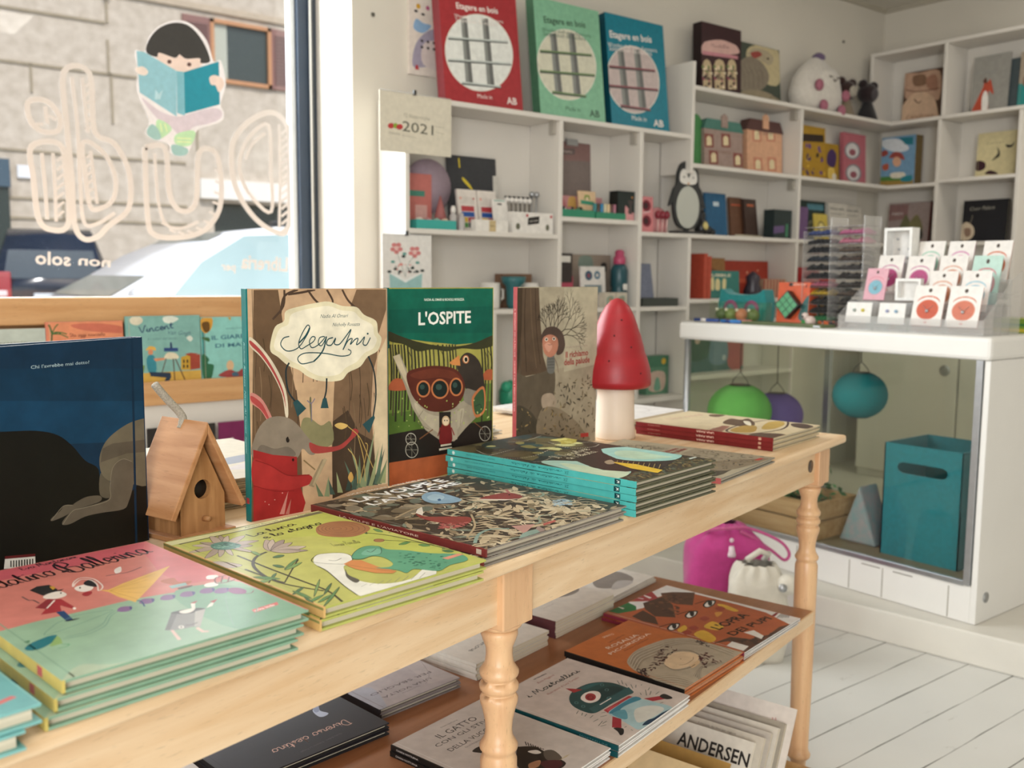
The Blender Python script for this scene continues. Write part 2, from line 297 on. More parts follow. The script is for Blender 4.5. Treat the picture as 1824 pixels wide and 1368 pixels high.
ART={
'legami':(0.235,0.312,'c8a684',[
('p','6b533d',[59,1574,242,1574,274,1353,314,1102,371,859,405,586,415,-102,4,-26]),
('p','7a6048',[907,1573,1209,1572,1184,1444,1097,1232,1077,1047,1040,949,1019,663,1043,370,1067,118,664,65,664,558,694,888,749,1244,836,1421]),
('p','4a3a2c',[673,612,809,683,911,502,1034,430,1067,103,906,99,664,51]),
('l','5c4736',1.3,[59,1295,70,1141,57,975]),
('l','826a50',1.3,[92,1041,103,884,89,676]),
('l','4c3a2c',1.3,[125,782,136,623,121,372]),
('l','5c4736',1.3,[172,1070,183,912,170,738]),
('l','826a50',1.3,[337,1129,349,969,335,747]),
('l','4c3a2c',1.3,[373,864,385,702,370,435]),
('l','5c4736',1.3,[421,1159,433,998,420,812]),
('l','826a50',1.3,[458,892,471,729,457,498]),
('l','4c3a2c',1.3,[507,1190,520,1028,505,756]),
('l','5c4736',1.3,[545,921,558,756,545,562]),
('l','826a50',1.3,[594,1222,608,1058,594,822]),
('l','4c3a2c',1.3,[634,951,647,784,633,503]),
('l','5c4736',1.3,[683,1254,697,1088,684,889]),
('l','4c3a2c',1.3,[765,703,780,532,765,240]),
('l','5c4736',1.3,[815,1011,830,842,817,634]),
('l','826a50',1.3,[858,731,873,559,859,305]),
('l','4c3a2c',1.3,[909,1042,924,871,910,574]),
('l','5c4736',1.3,[953,759,968,586,955,370]),
('l','826a50',1.3,[1004,1074,1020,901,1006,641]),
('l','4c3a2c',1.3,[1049,789,1065,614,1051,305]),
('l','5c4736',1.3,[1101,1106,1117,932,1104,710]),
('l','826a50',1.3,[1147,818,1164,642,1151,372]),
('p','c9a884',[375,912,694,909,663,418,651,53,418,64,411,504]),
('p','d9c4a0',[1086,1061,1187,1228,1178,86,1058,90,1040,632]),
('c','8b8560',[414,639,478,660,574,595,656,614,664,446,410,449]),
('l','4f3d30',3.2,[294,1561,284,1444,199,1355]),
('l','4f3d30',3.2,[479,1554,556,1467,685,1397]),
('l','4f3d30',3.2,[639,1553,687,1478,678,1451]),
('l','4f3d30',3.2,[771,1553,820,1477,888,1420]),
('l','4f3d30',3.2,[401,1554,293,1509,260,1393]),
('l','4f3d30',3.2,[542,1554,431,1534,323,1522]),
('l','56432f',1.6,[123,1229,138,1112,123,1009]),
('l','56432f',1.6,[161,980,176,861,162,758]),
('l','56432f',1.6,[65,676,80,556,66,453]),
('l','56432f',1.6,[914,787,934,657,918,544]),
('l','56432f',1.6,[831,990,849,863,834,751]),
('l','56432f',1.6,[775,714,794,586,779,474]),
('l','56432f',1.6,[986,867,1005,736,990,623]),
('c','e4dab8',[178,1200,216,1305,286,1342,303,1410,430,1442,540,1460,654,1469,772,1436,895,1426,963,1369,1072,1321,1089,1235,1122,1188,1085,1101,991,1060,924,993,816,956,748,904,579,911,467,953,402,999,310,1039,233,1101,180,1138]),
('c','efe7d0',[208,1199,250,1289,319,1319,343,1384,445,1415,540,1429,653,1438,760,1406,870,1393,932,1343,1035,1294,1052,1226,1078,1183,1042,1120,962,1089,891,1029,796,993,728,948,588,944,484,985,421,1030,337,1068,262,1125,213,1153]),
('l','1d4a50',1.5,[326,1236,279,1225,258,1181,308,1137,393,1154,460,1228,493,1286,474,1308,432,1256,400,1188,418,1147,468,1166,520,1192,536,1220,511,1226,488,1194,506,1151,561,1168,617,1219,575,1218,561,1178,590,1161,627,1214]),
('l','1d4a50',2.3,[493,1291,457,1235,403,1188]),
('l','1d4a50',2.3,[630,1224,607,1141,566,1089,520,1053]),
('l','1d4a50',1.5,[520,1053,422,1043,391,1085,455,1116,615,1105,747,1079,825,1083,841,1109,815,1125]),
('l','1d4a50',1.7,[686,1214,643,1202,632,1167,672,1162,709,1210,698,1169,735,1162,769,1188,820,1242,843,1266,827,1228,771,1122]),
('l','1d4a50',1.7,[771,1122,816,1186,854,1199,836,1158,878,1192,906,1197,891,1155,923,1168,965,1208,950,1158,982,1148,1018,1201]),
('c','1d4a50',[1002,1230,998,1224,989,1224,985,1230,989,1236,998,1236]),
('t','4a6060','Nadia Al Omari',581,1355,240,0,-0.002,2),
('t','4a6060','Nicholly Rosazza',683,1294,240,0,-0.014,2),
('l','243236',2.6,[321,1056,294,998,309,864,370,779]),
('l','243236',2.6,[628,928,622,839,601,772]),
('l','243236',2.6,[997,1065,1049,948,1065,774,1036,604]),
('p','2d5054',[346,781,382,798,453,728,380,677]),
('p','2d5054',[593,786,623,789,641,713,572,719]),
('p','2d5054',[1045,624,1054,602,999,492,938,563]),
('c','6d6a4a',[480,782,496,795,490,631]),
('l','7d7488',1.5,[461,784,496,761,525,792]),
('l','7d7488',1.2,[496,761,496,631]),
('c','d9ccb4',[25,1245,115,1167,216,1032,291,868,307,701,284,690,260,841,188,989,102,1108,23,1182]),
('c','b04a48',[28,1220,115,1139,201,1014,270,867,288,746,263,852,194,994,105,1116,26,1192]),
('c','c9867c',[24,874,113,814,195,651,162,642,96,746,22,807]),
('c','b04a48',[26,853,109,786,168,652,97,751,25,816]),
('c','8d8070',[30,431,49,586,132,682,245,694,351,649,444,544,498,477,521,401,473,400,418,448,377,392,299,382]),
('c','756a5e',[60,454,91,515,194,476,301,476,362,415,284,398,163,420]),
('c','a8443f',[474,485,555,451,670,431,748,441,827,491,848,537,885,536,900,506,832,457,747,405,603,395,497,411]),
('c','241c18',[284,530,300,547,311,513,293,507]),
('l','241c18',0.8,[284,539,314,521]),
('p','a02c2b',[29,490,178,436,370,397,371,250,434,61,409,-4,19,-16]),
('c','ad3432',[30,425,154,368,297,280,470,255,482,192,310,174,158,204,26,248]),
('l','8c2524',1.5,[44,416,162,363,297,277,470,255]),
('l','8c2524',1.2,[25,245,188,183,341,161]),
('c','3a1512',[347,379,342,370,333,371,329,381,333,390,343,389]),
('p','9c8a6c',[578,352,619,342,504,161,462,178]),
('p','b8a582',[594,357,619,347,509,167,493,179]),
('l','8a7350',2,[424,366,519,284]),
('p','6f7f60',[542,88,518,194,588,80]),
('p','8d9a74',[591,80,633,225,637,72]),
('p','4a5c50',[641,86,633,197,688,78]),
('p','a0a678',[708,89,701,244,756,82]),
('p','3d4c44',[777,93,829,240,825,85]),
('p','59705e',[846,96,770,319,895,89]),
('p','6f7f60',[881,98,909,344,930,91]),
('p','8d9a74',[916,100,823,412,966,92]),
('p','4a5c50',[961,100,979,320,1011,93]),
('p','a0a678',[988,96,1088,379,1038,89]),
('p','3d4c44',[1024,98,1143,358,1074,90]),
('p','59705e',[1042,103,1125,404,1093,95]),
('p','6f7f60',[1060,100,1170,281,1111,92]),
('p','8d9a74',[916,100,1053,515,966,92]),
('p','4a5c50',[829,92,890,246,877,84]),
('p','a0a678',[1096,102,1160,238,1148,94]),
('l','c9a860',1.2,[889,130,873,306,805,400]),
('l','c9a860',1.2,[959,134,944,311,893,490]),
('l','c9a860',1.2,[906,128,980,378,963,424]),
('c','d8b46a',[689,583,740,598,808,570,748,548]),
('c','cfa25a',[802,186,829,226,851,179,828,147]),
('l','c9a860',1.2,[807,563,910,473,980,335,1032,226]),
('c','d8a49a',[145,96,142,93,137,95,137,100,142,100]),
('c','d8a49a',[191,122,188,118,183,121,183,126,188,126]),
('c','d8a49a',[253,159,249,156,244,158,244,163,250,163]),
('c','d8a49a',[115,121,112,118,107,120,107,124,112,125]),
('p','c98a80',[222,15,295,166,260,8]),
('p','b9776c',[268,7,317,108,299,2])]),
'ospite':(0.235,0.312,'b0a850',[
('p','a9a352',[-16,1092,1193,1100,1197,593,-19,685]),
('p','6f8a3c',[-18,776,1196,729,1200,320,-22,380]),
('p','55702f',[-20,579,1198,576,1200,320,-22,380]),
('l','3c3a28',3.6,[19,1121,33,908,19,605]),
('l','57543a',3.6,[43,1120,57,907,42,557]),
('l','2f3023',3.6,[70,1118,84,905,69,508]),
('l','3c3a28',3.6,[102,1117,116,903,102,597]),
('l','57543a',3.6,[131,1116,146,901,132,548]),
('l','2f3023',3.6,[161,1114,176,899,161,498]),
('l','3c3a28',3.6,[197,1112,212,896,198,588]),
('l','57543a',3.6,[232,1111,247,894,233,538]),
('l','2f3023',3.6,[266,1109,281,892,267,487]),
('l','3c3a28',3.6,[303,1108,319,889,305,578]),
('l','57543a',3.6,[344,1106,360,887,346,526]),
('l','2f3023',3.6,[386,1104,402,884,388,474]),
('l','3c3a28',3.6,[428,1102,444,881,430,565]),
('l','57543a',3.6,[470,1100,486,878,473,513]),
('l','2f3023',3.6,[523,1097,540,875,526,460]),
('l','3c3a28',3.6,[577,1095,594,871,581,551]),
('l','57543a',3.6,[620,1093,638,868,625,498]),
('l','2f3023',3.6,[653,1091,671,866,658,446]),
('l','3c3a28',3.6,[686,1090,704,864,691,540]),
('l','57543a',3.6,[719,1088,737,861,724,488]),
('l','2f3023',3.6,[1027,1074,1047,841,1036,406]),
('l','3c3a28',3.6,[1062,1073,1083,838,1071,503]),
('l','57543a',3.6,[1098,1071,1119,836,1107,449]),
('l','2f3023',3.6,[1141,1069,1162,833,1151,394]),
('l','2f2c20',1.2,[72,1073,111,995,86,874]),
('l','2f2c20',1.2,[201,1066,241,987,216,865]),
('l','2f2c20',1.2,[555,1048,598,967,572,840]),
('l','2f2c20',1.2,[1063,1023,1111,937,1083,805]),
('l','2f2c20',1.2,[1110,1020,1159,934,1131,801]),
('c','b5603f',[-3,790,41,840,100,851,159,823,199,758,99,751,-3,767]),
('c','b5603f',[1041,774,1076,839,1135,855,1196,831,1196,763]),
('p','0f6450',[-11,1584,1202,1583,1205,1116,1027,1091,730,1088,407,1126,162,1160,-15,1197]),
('p','0a5a4a',[-13,1391,1203,1401,1205,1167,-15,1212]),
('c','3a3a24',[-14,1227,142,1176,303,1131,512,1090,730,1072,957,1094,1193,1150,1194,1067,1004,1034,797,1052,620,1037,470,1061,303,1053,161,1114,4,1151]),
('p','28211d',[-22,411,300,421,555,408,1199,406,1201,165,-24,173]),
('p','b05f3a',[-24,188,642,178,664,52,1201,165,1202,45,-26,-35]),
('p','a89d88',[46,1026,117,1043,200,890,280,658,555,529,821,610,848,756,959,681,1065,672,960,444,845,373,709,273,533,311,383,408,249,595,159,805]),
('c','bdb29a',[270,643,426,534,642,496,821,544,776,400,642,317,468,402,321,529]),
('l','7d7260',0.9,[363,572,300,484,426,407]),
('l','7d7260',0.9,[799,530,776,400]),
('p','cdbfa0',[46,1026,111,1040,280,674,219,741]),
('c','3a322c',[742,893,771,957,806,997,870,1013,958,975,1028,892,1067,739,1067,662,959,661,844,707]),
('c','8d8578',[844,707,959,681,1067,662,1030,574,936,550,821,610]),
('c','5c2a20',[188,880,302,918,512,924,730,878,828,757,810,644,709,555,555,540,405,568,280,658,215,757]),
('c','6e3526',[220,865,323,895,512,902,708,860,775,786,555,826,343,825]),
('c','c87a4c',[439,739,425,699,387,677,340,681,303,710,289,751,303,790,341,813,387,809,425,781]),
('c','1a2422',[422,740,411,709,382,691,345,694,316,717,306,750,317,781,346,799,382,796,411,774]),
('c','39504a',[377,760,367,744,345,742,328,755,328,773,345,782,368,777]),
('c','c87a4c',[646,722,627,675,577,649,515,654,466,688,448,738,467,785,516,812,577,807,627,773]),
('c','1a2422',[629,724,613,684,572,663,521,667,480,696,465,737,480,776,521,798,572,794,613,766]),
('c','39504a',[568,745,555,726,526,724,502,739,502,761,526,772,555,765]),
('c','c87a4c',[809,726,794,681,755,656,707,660,668,691,653,738,668,782,706,808,755,804,794,773]),
('c','1a2422',[791,727,780,691,749,670,712,673,682,699,671,737,682,773,712,794,749,791,780,766]),
('c','39504a',[745,747,734,730,711,727,693,741,693,761,711,772,734,766]),
('c','c87a4c',[913,593,954,668,1065,706,1078,503,960,451]),
('c','3c5a3a',[936,590,973,650,1053,683,1061,514,965,477]),
('l','24302a',1,[960,548,1018,559,1030,524]),
('p','d08a4e',[649,940,766,999,780,907,682,920]),
('c','c87a4c',[882,955,874,934,855,922,831,924,812,938,804,959,812,980,831,992,855,991,874,977]),
('c','f0e0c0',[870,956,862,936,843,929,824,939,816,959,824,978,843,985,862,976]),
('c','171310',[863,954,858,941,845,936,832,942,827,957,832,970,845,975,858,969]),
('p','2c2420',[537,536,669,529,669,294,537,300]),
('p','b7ab95',[669,533,744,542,745,289,682,276]),
('c','7a2626',[565,431,609,443,664,416,687,296,642,252,587,252,537,294]),
('c','e0bd94',[655,453,647,429,625,416,598,419,576,436,568,462,576,486,598,499,625,496,647,478]),
('c','f1d9b8',[644,451,638,432,622,422,601,424,585,438,579,457,585,476,601,486,622,484,638,470]),
('c','2a1a14',[605,461,601,456,595,457,592,463,595,468,601,467]),
('c','2a1a14',[633,458,630,453,623,454,620,460,623,465,630,464]),
('l','8a3030',2.2,[550,409,522,339]),
('l','8a3030',2.2,[675,395,709,326]),
('r','c8c2b2',1.1,[303,253,290,217,257,198,217,204,184,231,172,269,185,305,217,323,258,318,291,291]),
('l','a09a8a',0.6,[172,269,303,253]),
('l','a09a8a',0.6,[238,324,237,198]),
('l','a09a8a',0.5,[192,311,283,211]),
('r','c8c2b2',1.1,[1144,289,1131,253,1098,234,1056,239,1023,266,1010,304,1023,339,1056,358,1097,354,1131,327]),
('l','a09a8a',0.6,[1010,304,1144,289]),
('l','a09a8a',0.6,[1076,359,1077,234]),
('l','a09a8a',0.5,[1030,346,1124,247]),
('r','c8c2b2',1.1,[281,344,271,317,244,304,211,308,184,328,175,357,185,383,211,397,244,393,271,373]),
('l','a09a8a',0.6,[175,357,281,344]),
('l','a09a8a',0.6,[228,397,227,303]),
('l','a09a8a',0.5,[191,388,265,313]),
('l','7a5236',2,[320,339,468,402]),
('l','7a5236',1.6,[937,416,1055,336]),
('p','dcd3bc',[554,263,675,261,675,248,554,247]),
('p','dcd3bc',[537,233,682,231,682,217,537,216]),
('z',['c9d08a','a9b860'],'dot',40,1.6,[20,697,1149,598,1151,394,18,452]),
('t','f4f2ea',"L'OSPITE",313,1264,589,104,0.002,1),
('t','e4ecdf','NADIA AL OMARI & RICHOLLI ROSAZZA',376,1455,446,20,-0.006,1)]),
'richiamo':(0.235,0.312,'ada38c',[
('p','a39882',[-13,746,1189,803,1212,-26,-6,121]),
('p','b6ad95',[653,1557,1168,1575,1190,783,670,738]),
('p','5b4a3a',[-36,1568,291,1567,318,1245,365,908,415,792,439,753,-13,728]),
('p','443628',[-23,1567,69,1567,61,1179,26,817,-13,732]),
('l','6e5b46',2,[176,1558,204,1174,270,801]),
('l','38291f',1.6,[109,1558,101,1178,133,773]),
('l','38291f',1.4,[244,1558,264,1172,325,835]),
('c','5f5546',[-13,728,134,727,326,751,524,766,529,518,447,258,393,92,-6,121]),
('c','4a4438',[-10,453,193,397,334,232,450,85,-6,121]),
('z',['2f2720'],'tree',6,2.0,[461,1113,470,1353]),
('z',['2f2720'],'tree',7,2.0,[518,1111,686,1368]),
('z',['2f2720'],'tree',5,2.0,[561,1091,927,1286]),
('z',['2f2720'],'tree',8,1.8,[576,1077,977,1149]),
('z',['2f2720'],'tree',9,1.8,[432,1111,331,1318]),
('z',['2f2720'],'tree',10,1.9,[503,1112,555,1389]),
('c','6f6f6a',[425,905,521,907,524,747,427,754]),
('l','45433f',0.8,[425,876,522,875]),
('l','45433f',0.8,[426,848,523,846]),
('l','45433f',0.8,[426,820,523,818]),
('l','45433f',0.8,[427,791,524,789]),
('c','52423a',[326,1087,389,1168,516,1183,633,1122,679,1006,637,922,550,917,577,1029,432,1101,364,1020]),
('c','bd8068',[350,1021,362,1085,461,1110,562,1068,572,973,521,909,450,894,379,935]),
('c','d09a84',[378,1010,434,1036,491,995,435,942]),
('c','efe6d6',[427,1064,419,1051,400,1049,385,1058,384,1073,400,1082,419,1077]),
('c','241812',[419,1064,412,1055,398,1055,391,1065,398,1075,412,1074]),
('c','efe6d6',[536,1065,527,1052,508,1050,492,1060,492,1074,507,1083,527,1079]),
('c','241812',[527,1065,520,1056,506,1057,498,1067,505,1076,520,1076]),
('l','5a2a24',0.7,[423,1017,451,1010,485,1016]),
('l','8d7a68',2,[528,880,570,801,583,734]),
('c','ab9a86',[358,532,500,539,559,439,474,370,360,419]),
('c','8a7d68',[332,384,560,400,830,257,987,121,1052,13,337,98]),
('z',['4a4232','6b5c44','39342a','81765a'],'leaf',110,5.5,[555,669,1161,665,1178,39,450,123]),
('z',['4a4232','86704a','a08a5c','39342a'],'leaf',60,4.5,[3,452,678,389,1052,33,7,138]),
('t','a04a44','Il richiamo',690,874,345,61,0.025,1),
('t','a04a44','della palude',668,802,394,64,0.019,1),
('t','a08a80','DAVIDE CALI & MARCO SOMA',694,966,332,0,0.011,0),
('p','b8403c',[938,102,1063,96,1064,56,939,62])]),
'chi':(0.3,0.254,'10304a',[
('p','0f3550',[-104,1210,1557,1072,1537,623,-125,876]),
('p','123f5e',[-113,1060,1548,870,1537,623,-129,826]),
('c','12120f',[-125,876,132,873,518,826,734,800,870,755,963,679,1045,582,1137,513,1149,360,1337,321,1525,363,1496,-289,-169,202]),
('c','5d5648',[1139,362,1149,489,1207,451,1217,335]),
('c','6f6756',[1499,769,1385,757,1273,718,1191,665,1147,586,1151,500,1193,443,1259,414,1381,379,1525,374,1543,769]),
('p','5d5549',[1170,631,1243,651,1537,634,1534,555,1349,574,1153,553]),
('c','665d50',[1212,336,1223,454,1250,525,1320,546,1381,522,1402,465,1388,367,1348,274,1305,239,1144,253,1028,257,927,238,873,245,880,270,943,308,1018,312,1147,317]),
('c','625a4d',[1139,356,1046,370,970,354,939,342,891,351,859,326,802,298,804,282,869,288,943,303,1018,314,1137,323]),
('l','8d8573',0.7,[873,246,943,308,1018,310,1200,317,1214,390,1239,505,1313,545,1385,518]),
('l','8d8573',0.6,[802,288,866,340,897,351,945,341]),
('t','b9d2d8',"Chi l'avrebbe mai detto?",718,1139,384,19,-0.002,0),
('p','f0eee8',[506,146,688,112,687,51,497,94]),
('p','6a2326',[507,160,689,126,688,111,506,145]),
('p','1d1a1a',[537,128,544,127,542,91,535,94]),
('p','1d1a1a',[553,125,560,124,558,87,551,89]),
('p','1d1a1a',[569,121,576,120,574,83,567,85]),
('p','1d1a1a',[585,118,593,117,591,78,583,80]),
('p','1d1a1a',[601,115,609,114,607,74,599,76]),
('p','1d1a1a',[618,112,626,111,623,69,616,71]),
('p','1d1a1a',[634,109,642,108,640,65,632,67]),
('p','1d1a1a',[651,106,659,105,656,60,648,62]),
('p','1d1a1a',[668,103,675,102,673,55,665,57]),
('p','0b2b44',[1412,1282,1429,1281,1401,-238,1384,-233])]),
'soldatino':(0.2155,0.3155,'d07f74',[
('c','93b296',[-217,832,-67,719,19,691,171,702,355,691,553,686,652,672,815,632,977,625,1056,600,1128,-110,-39,-309,-420,79]),
('c','7da68a',[740,607,985,592,1146,9,741,-37]),
('c','a9b89a',[-15,-36,102,99,193,24,364,-30,426,-110,1,-212]),
('p','c9606a',[1,2054,319,1590,1119,1672,1098,1409,849,1362,485,1395,256,1402,-140,1491]),
('p','cf6c6e',[1119,1672,1094,1086,1033,677,859,717,857,965,974,1398]),
('k','2a2026','Soldatino',87,1262,413,182,0.117,2.2),
('k','2a2026','e',526,1309,51,43,0.649,1.8),
('k','2a2026','Ballerina',559,1277,456,211,0.149,2.4),
('k','3c2a30','Eva Montanari',395,1498,288,61,0.102,1.1),
('p','2b2a2a',[302,1151,349,1187,400,1172,399,1139,402,1072,379,1044,331,1018,317,1032]),
('p','35322f',[321,1065,426,1061,407,1042,342,1019]),
('p','c99a3a',[389,1142,407,1129,401,1099,382,1079]),
('c','f0e4da',[306,995,338,1036,395,1041,405,980,380,945,331,946]),
('c','1d1a1a',[393,1005,388,997,386,1000,388,1010,393,1018,396,1016]),
('p','a5343a',[228,880,316,965,358,918,358,778,342,753,321,837,293,752,212,772,276,860]),
('p','8c2f36',[228,880,316,965,328,924,256,834]),
('p','f0e4da',[261,841,331,933,332,920,263,832]),
('c','f2e6dc',[355,746,348,736,342,737,342,749,348,764,355,769,358,761]),
('p','28456f',[273,761,305,754,288,605,260,608]),
('c','22232b',[251,617,284,620,316,611,281,602]),
('l','5b4a4c',1.4,[244,1081,247,1006,262,995,265,929]),
('c','f3e8e0',[464,1035,494,1057,534,1043,535,989,508,953,473,950,458,985]),
('c','1d1a1a',[488,1019,482,1009,479,1013,482,1025,488,1035,491,1031]),
('c','2a282b',[525,1078,550,1107,579,1105,563,1014,544,981,520,1036]),
('r','e9d4cc',1.5,[467,1058,500,1130,552,1172,587,1111,578,999,557,942,529,919,563,1014,570,1100,541,1143,498,1105]),
('c','a5343a',[452,921,481,942,501,927,482,891,455,879]),
('p','e3b45a',[533,928,565,895,659,944,952,1050,751,826,577,638,556,768,554,869]),
('l','c8933f',0.7,[564,879,769,915]),
('l','c8933f',0.7,[564,879,709,816]),
('l','c8933f',0.7,[564,879,656,742]),
('l','c8933f',0.7,[564,879,604,671]),
('l','c8933f',0.7,[564,879,840,983]),
('l','303040',1.2,[650,1116,708,1108,754,1097,841,1132]),
('c','e6dcd6',[724,1185,768,1213,734,1131,702,1121]),
('c','1f6f78',[21,423,70,466,141,490,167,473,134,420,69,375,26,383]),
('p','8aa865',[100,380,167,473,164,428,148,369,104,367]),
('l','5d9a70',1.2,[140,359,163,344,146,325,114,330]),
('c','4a7a58',[44,493,67,498,55,472]),
('r','6a8f80',0.8,[143,507,196,594,258,635,328,651,408,637,446,598]),
('l','6f9384',0.8,[173,419,254,396,350,439,419,537,469,575,551,607]),
('l','6f9384',0.8,[188,433,265,423,351,468,415,553,468,598]),
('c','84608e',[469,587,502,623,537,602,533,574,506,547,478,558]),
('c','4a4080',[532,602,536,580,515,551]),
('c','84608e',[585,619,621,657,658,634,653,605,624,577,594,589]),
('c','4a4080',[652,635,656,612,633,582]),
('c','84608e',[676,599,713,637,750,615,745,586,715,558,685,569]),
('c','4a4080',[744,616,748,592,724,562]),
('c','84608e',[762,578,800,617,838,594,832,564,801,536,770,548]),
('c','4a4080',[832,595,836,571,811,541]),
('c','84608e',[851,559,891,597,929,574,923,544,890,516,859,528]),
('c','4a4080',[923,575,927,551,901,521]),
('c','84608e',[899,510,940,548,979,524,972,495,939,467,908,479]),
('c','4a4080',[973,525,976,501,950,472]),
('c','8a4a78',[958,489,991,512,1018,480,1020,427,990,394,955,428]),
('l','7a3040',1,[992,392,1017,379,1044,402]),
('l','2f4d78',1.5,[593,659,601,627,581,554]),
('p','8d8a86',[624,389,758,333,630,145,610,165,547,179,506,213]),
('p','6f6c69',[624,389,647,374,522,198,506,213]),
('c','4a4542',[623,390,663,397,734,374,759,332,720,324,663,334]),
('p','b0aba5',[709,335,758,333,630,145,615,167]),
('c','e5dcd2',[656,380,690,386,731,376,695,341,661,345]),
('p','efe6dc',[745,443,762,434,731,376,720,387]),
('p','b03c40',[745,451,788,458,762,434]),
('p','efe6dc',[810,386,828,384,799,347,766,341]),
('p','b03c40',[820,408,862,413,825,379]),
('r','e9e2da',1.2,[579,193,571,184,565,184,563,193,566,205,574,214,580,214,582,205]),
('l','4a4542',1.2,[597,208,617,194,650,202]),
('p','e2bfb4',[522,198,534,192,506,70,491,71]),
('p','e2bfb4',[608,146,623,145,619,92,636,75,623,67,603,80]),
('c','b5603f',[803,850,870,850,859,776,910,744,857,704,811,768]),
('p','8fb3b0',[794,748,876,740,863,698,786,702]),
('c','5d3a30',[815,691,877,683,862,662,806,664]),
('c','f0ebe4',[913,629,940,657,977,649,985,631,962,590,921,599]),
('c','f0ebe4',[986,744,1013,765,1044,735,1016,695,979,712]),
('r','7a4038',1.6,[1023,707,1112,676,1062,611,978,619]),
('l','7a4038',1.4,[1051,698,997,619]),
('l','7a4038',1.4,[1082,686,1027,607]),
('p','d06a66',[895,175,1034,186,1020,150,886,134]),
('t','f6e4dc','arka kids',897,145,107,0,0.08,1),
('r','86a594',0.8,[916,431,954,342,961,250,917,165,826,72,736,46])]),
'luna':(0.2146,0.312,'bcbb66',[
('c','b9bd5c',[9,1569,551,1594,1150,1651,1015,744,1110,73,708,371,685,1074,184,1110]),
('p','6f6c50',[33,1592,479,1566,967,1567,1136,1587,1116,1494,908,1481,471,1463,43,1448]),
('p','d8d6a0',[0,1550,462,1537,1099,1579,1089,1543,439,1476,-6,1468]),
('t','5a5a38','Alberto Benevelli - Loretta Serofilli',495,1503,508,0,0.055,2),
('k','1f1d14','La luna',422,1305,353,73,0.158,2.0),
('k','1f1d14','e lo stagno',456,1211,443,73,0.116,2.0),
('k','8a8a4c','Teresa Porcella',637,794,167,77,-0.278,0.8),
('c','b5a394',[207,1255,121,1298,1,1267,85,1225]),
('r','3a3230',0.5,[207,1255,121,1298,1,1267,85,1225]),
('c','c4b3a3',[207,1255,162,1352,81,1382,126,1286]),
('r','3a3230',0.5,[207,1255,162,1352,81,1382,126,1286]),
('c','a8978a',[207,1255,121,1224,6,1102,88,1131]),
('r','3a3230',0.5,[207,1255,121,1224,6,1102,88,1131]),
('c','b5a394',[207,1255,139,1190,76,1069,141,1130]),
('r','3a3230',0.5,[207,1255,139,1190,76,1069,141,1130]),
('c','c4b3a3',[207,1255,151,1124,144,1042,199,1170]),
('r','3a3230',0.5,[207,1255,151,1124,144,1042,199,1170]),
('c','a8978a',[207,1255,241,1153,325,1137,292,1239]),
('r','3a3230',0.5,[207,1255,241,1153,325,1137,292,1239]),
('c','b5a394',[207,1255,284,1192,405,1203,325,1267]),
('r','3a3230',0.5,[207,1255,284,1192,405,1203,325,1267]),
('c','c4b3a3',[207,1255,281,1252,405,1353,328,1356]),
('r','3a3230',0.5,[207,1255,281,1252,405,1353,328,1356]),
('c','a8978a',[207,1255,286,1370,299,1460,218,1341]),
('r','3a3230',0.5,[207,1255,286,1370,299,1460,218,1341]),
('c','b5a394',[207,1255,267,1416,247,1481,187,1318]),
('r','3a3230',0.5,[207,1255,267,1416,247,1481,187,1318]),
('c','c4b3a3',[207,1255,266,1299,335,1423,274,1376]),
('r','3a3230',0.5,[207,1255,266,1299,335,1423,274,1376]),
('c','a8978a',[207,1255,192,1359,143,1406,158,1302]),
('r','3a3230',0.5,[207,1255,192,1359,143,1406,158,1302]),
('c','b5a394',[207,1255,216,1104,259,1008,251,1156]),
('r','3a3230',0.5,[207,1255,216,1104,259,1008,251,1156]),
('c','5d8c80',[156,1307,200,1331,257,1321,283,1236,278,1184,223,1155,162,1177,135,1237]),
('z',['39605a','84b0a0'],'dot',24,2.2,[184,1336,291,1228,238,1139,133,1245]),
('c','b5a394',[335,970,431,1096,444,1193,347,1062]),
('r','3a3230',0.5,[335,970,431,1096,444,1193,347,1062]),
('c','c4b3a3',[335,970,413,1041,477,1172,396,1096]),
('r','3a3230',0.5,[335,970,413,1041,477,1172,396,1096]),
('c','9d8d84',[335,970,402,981,517,1109,447,1096]),
('r','3a3230',0.5,[335,970,402,981,517,1109,447,1096]),
('c','b5a394',[335,970,404,958,518,1030,447,1042]),
('r','3a3230',0.5,[335,970,404,958,518,1030,447,1042]),
('c','c4b3a3',[335,970,405,897,527,906,456,980]),
('r','3a3230',0.5,[335,970,405,897,527,906,456,980]),
('c','9d8d84',[335,970,393,871,489,832,432,931]),
('r','3a3230',0.5,[335,970,393,871,489,832,432,931]),
('c','b5a394',[335,970,369,875,447,846,413,941]),
('r','3a3230',0.5,[335,970,369,875,447,846,413,941]),
('c','b5a394',[-17,998,27,1004,71,918,82,847,27,843,-20,901]),
('r','3a3230',0.5,[-17,998,27,1004,71,918,82,847,27,843,-20,901]),
('l','3d3a24',2.6,[159,1027,153,702,154,397,154,180,104,-14]),
('l','3d3a24',3.6,[311,972,225,934,142,838,91,717,61,558,73,434]),
('l','3d3a24',2.4,[56,775,60,629,65,421,140,193]),
('l','3d3a24',1.6,[73,434,231,600,353,727]),
('l','3d3a24',1.4,[84,558,18,490]),
('c','5f8a50',[201,629,273,665,364,743,289,705]),
('r','3a3230',0.5,[201,629,273,665,364,743,289,705]),
('c','7a9c5a',[192,615,253,619,337,666,274,661]),
('r','3a3230',0.5,[192,615,253,619,337,666,274,661]),
('c','4d7448',[135,600,102,586,60,537,91,551]),
('r','3a3230',0.5,[135,600,102,586,60,537,91,551]),
('c','5f8a50',[95,502,67,585,14,629,42,546]),
('r','3a3230',0.5,[95,502,67,585,14,629,42,546]),
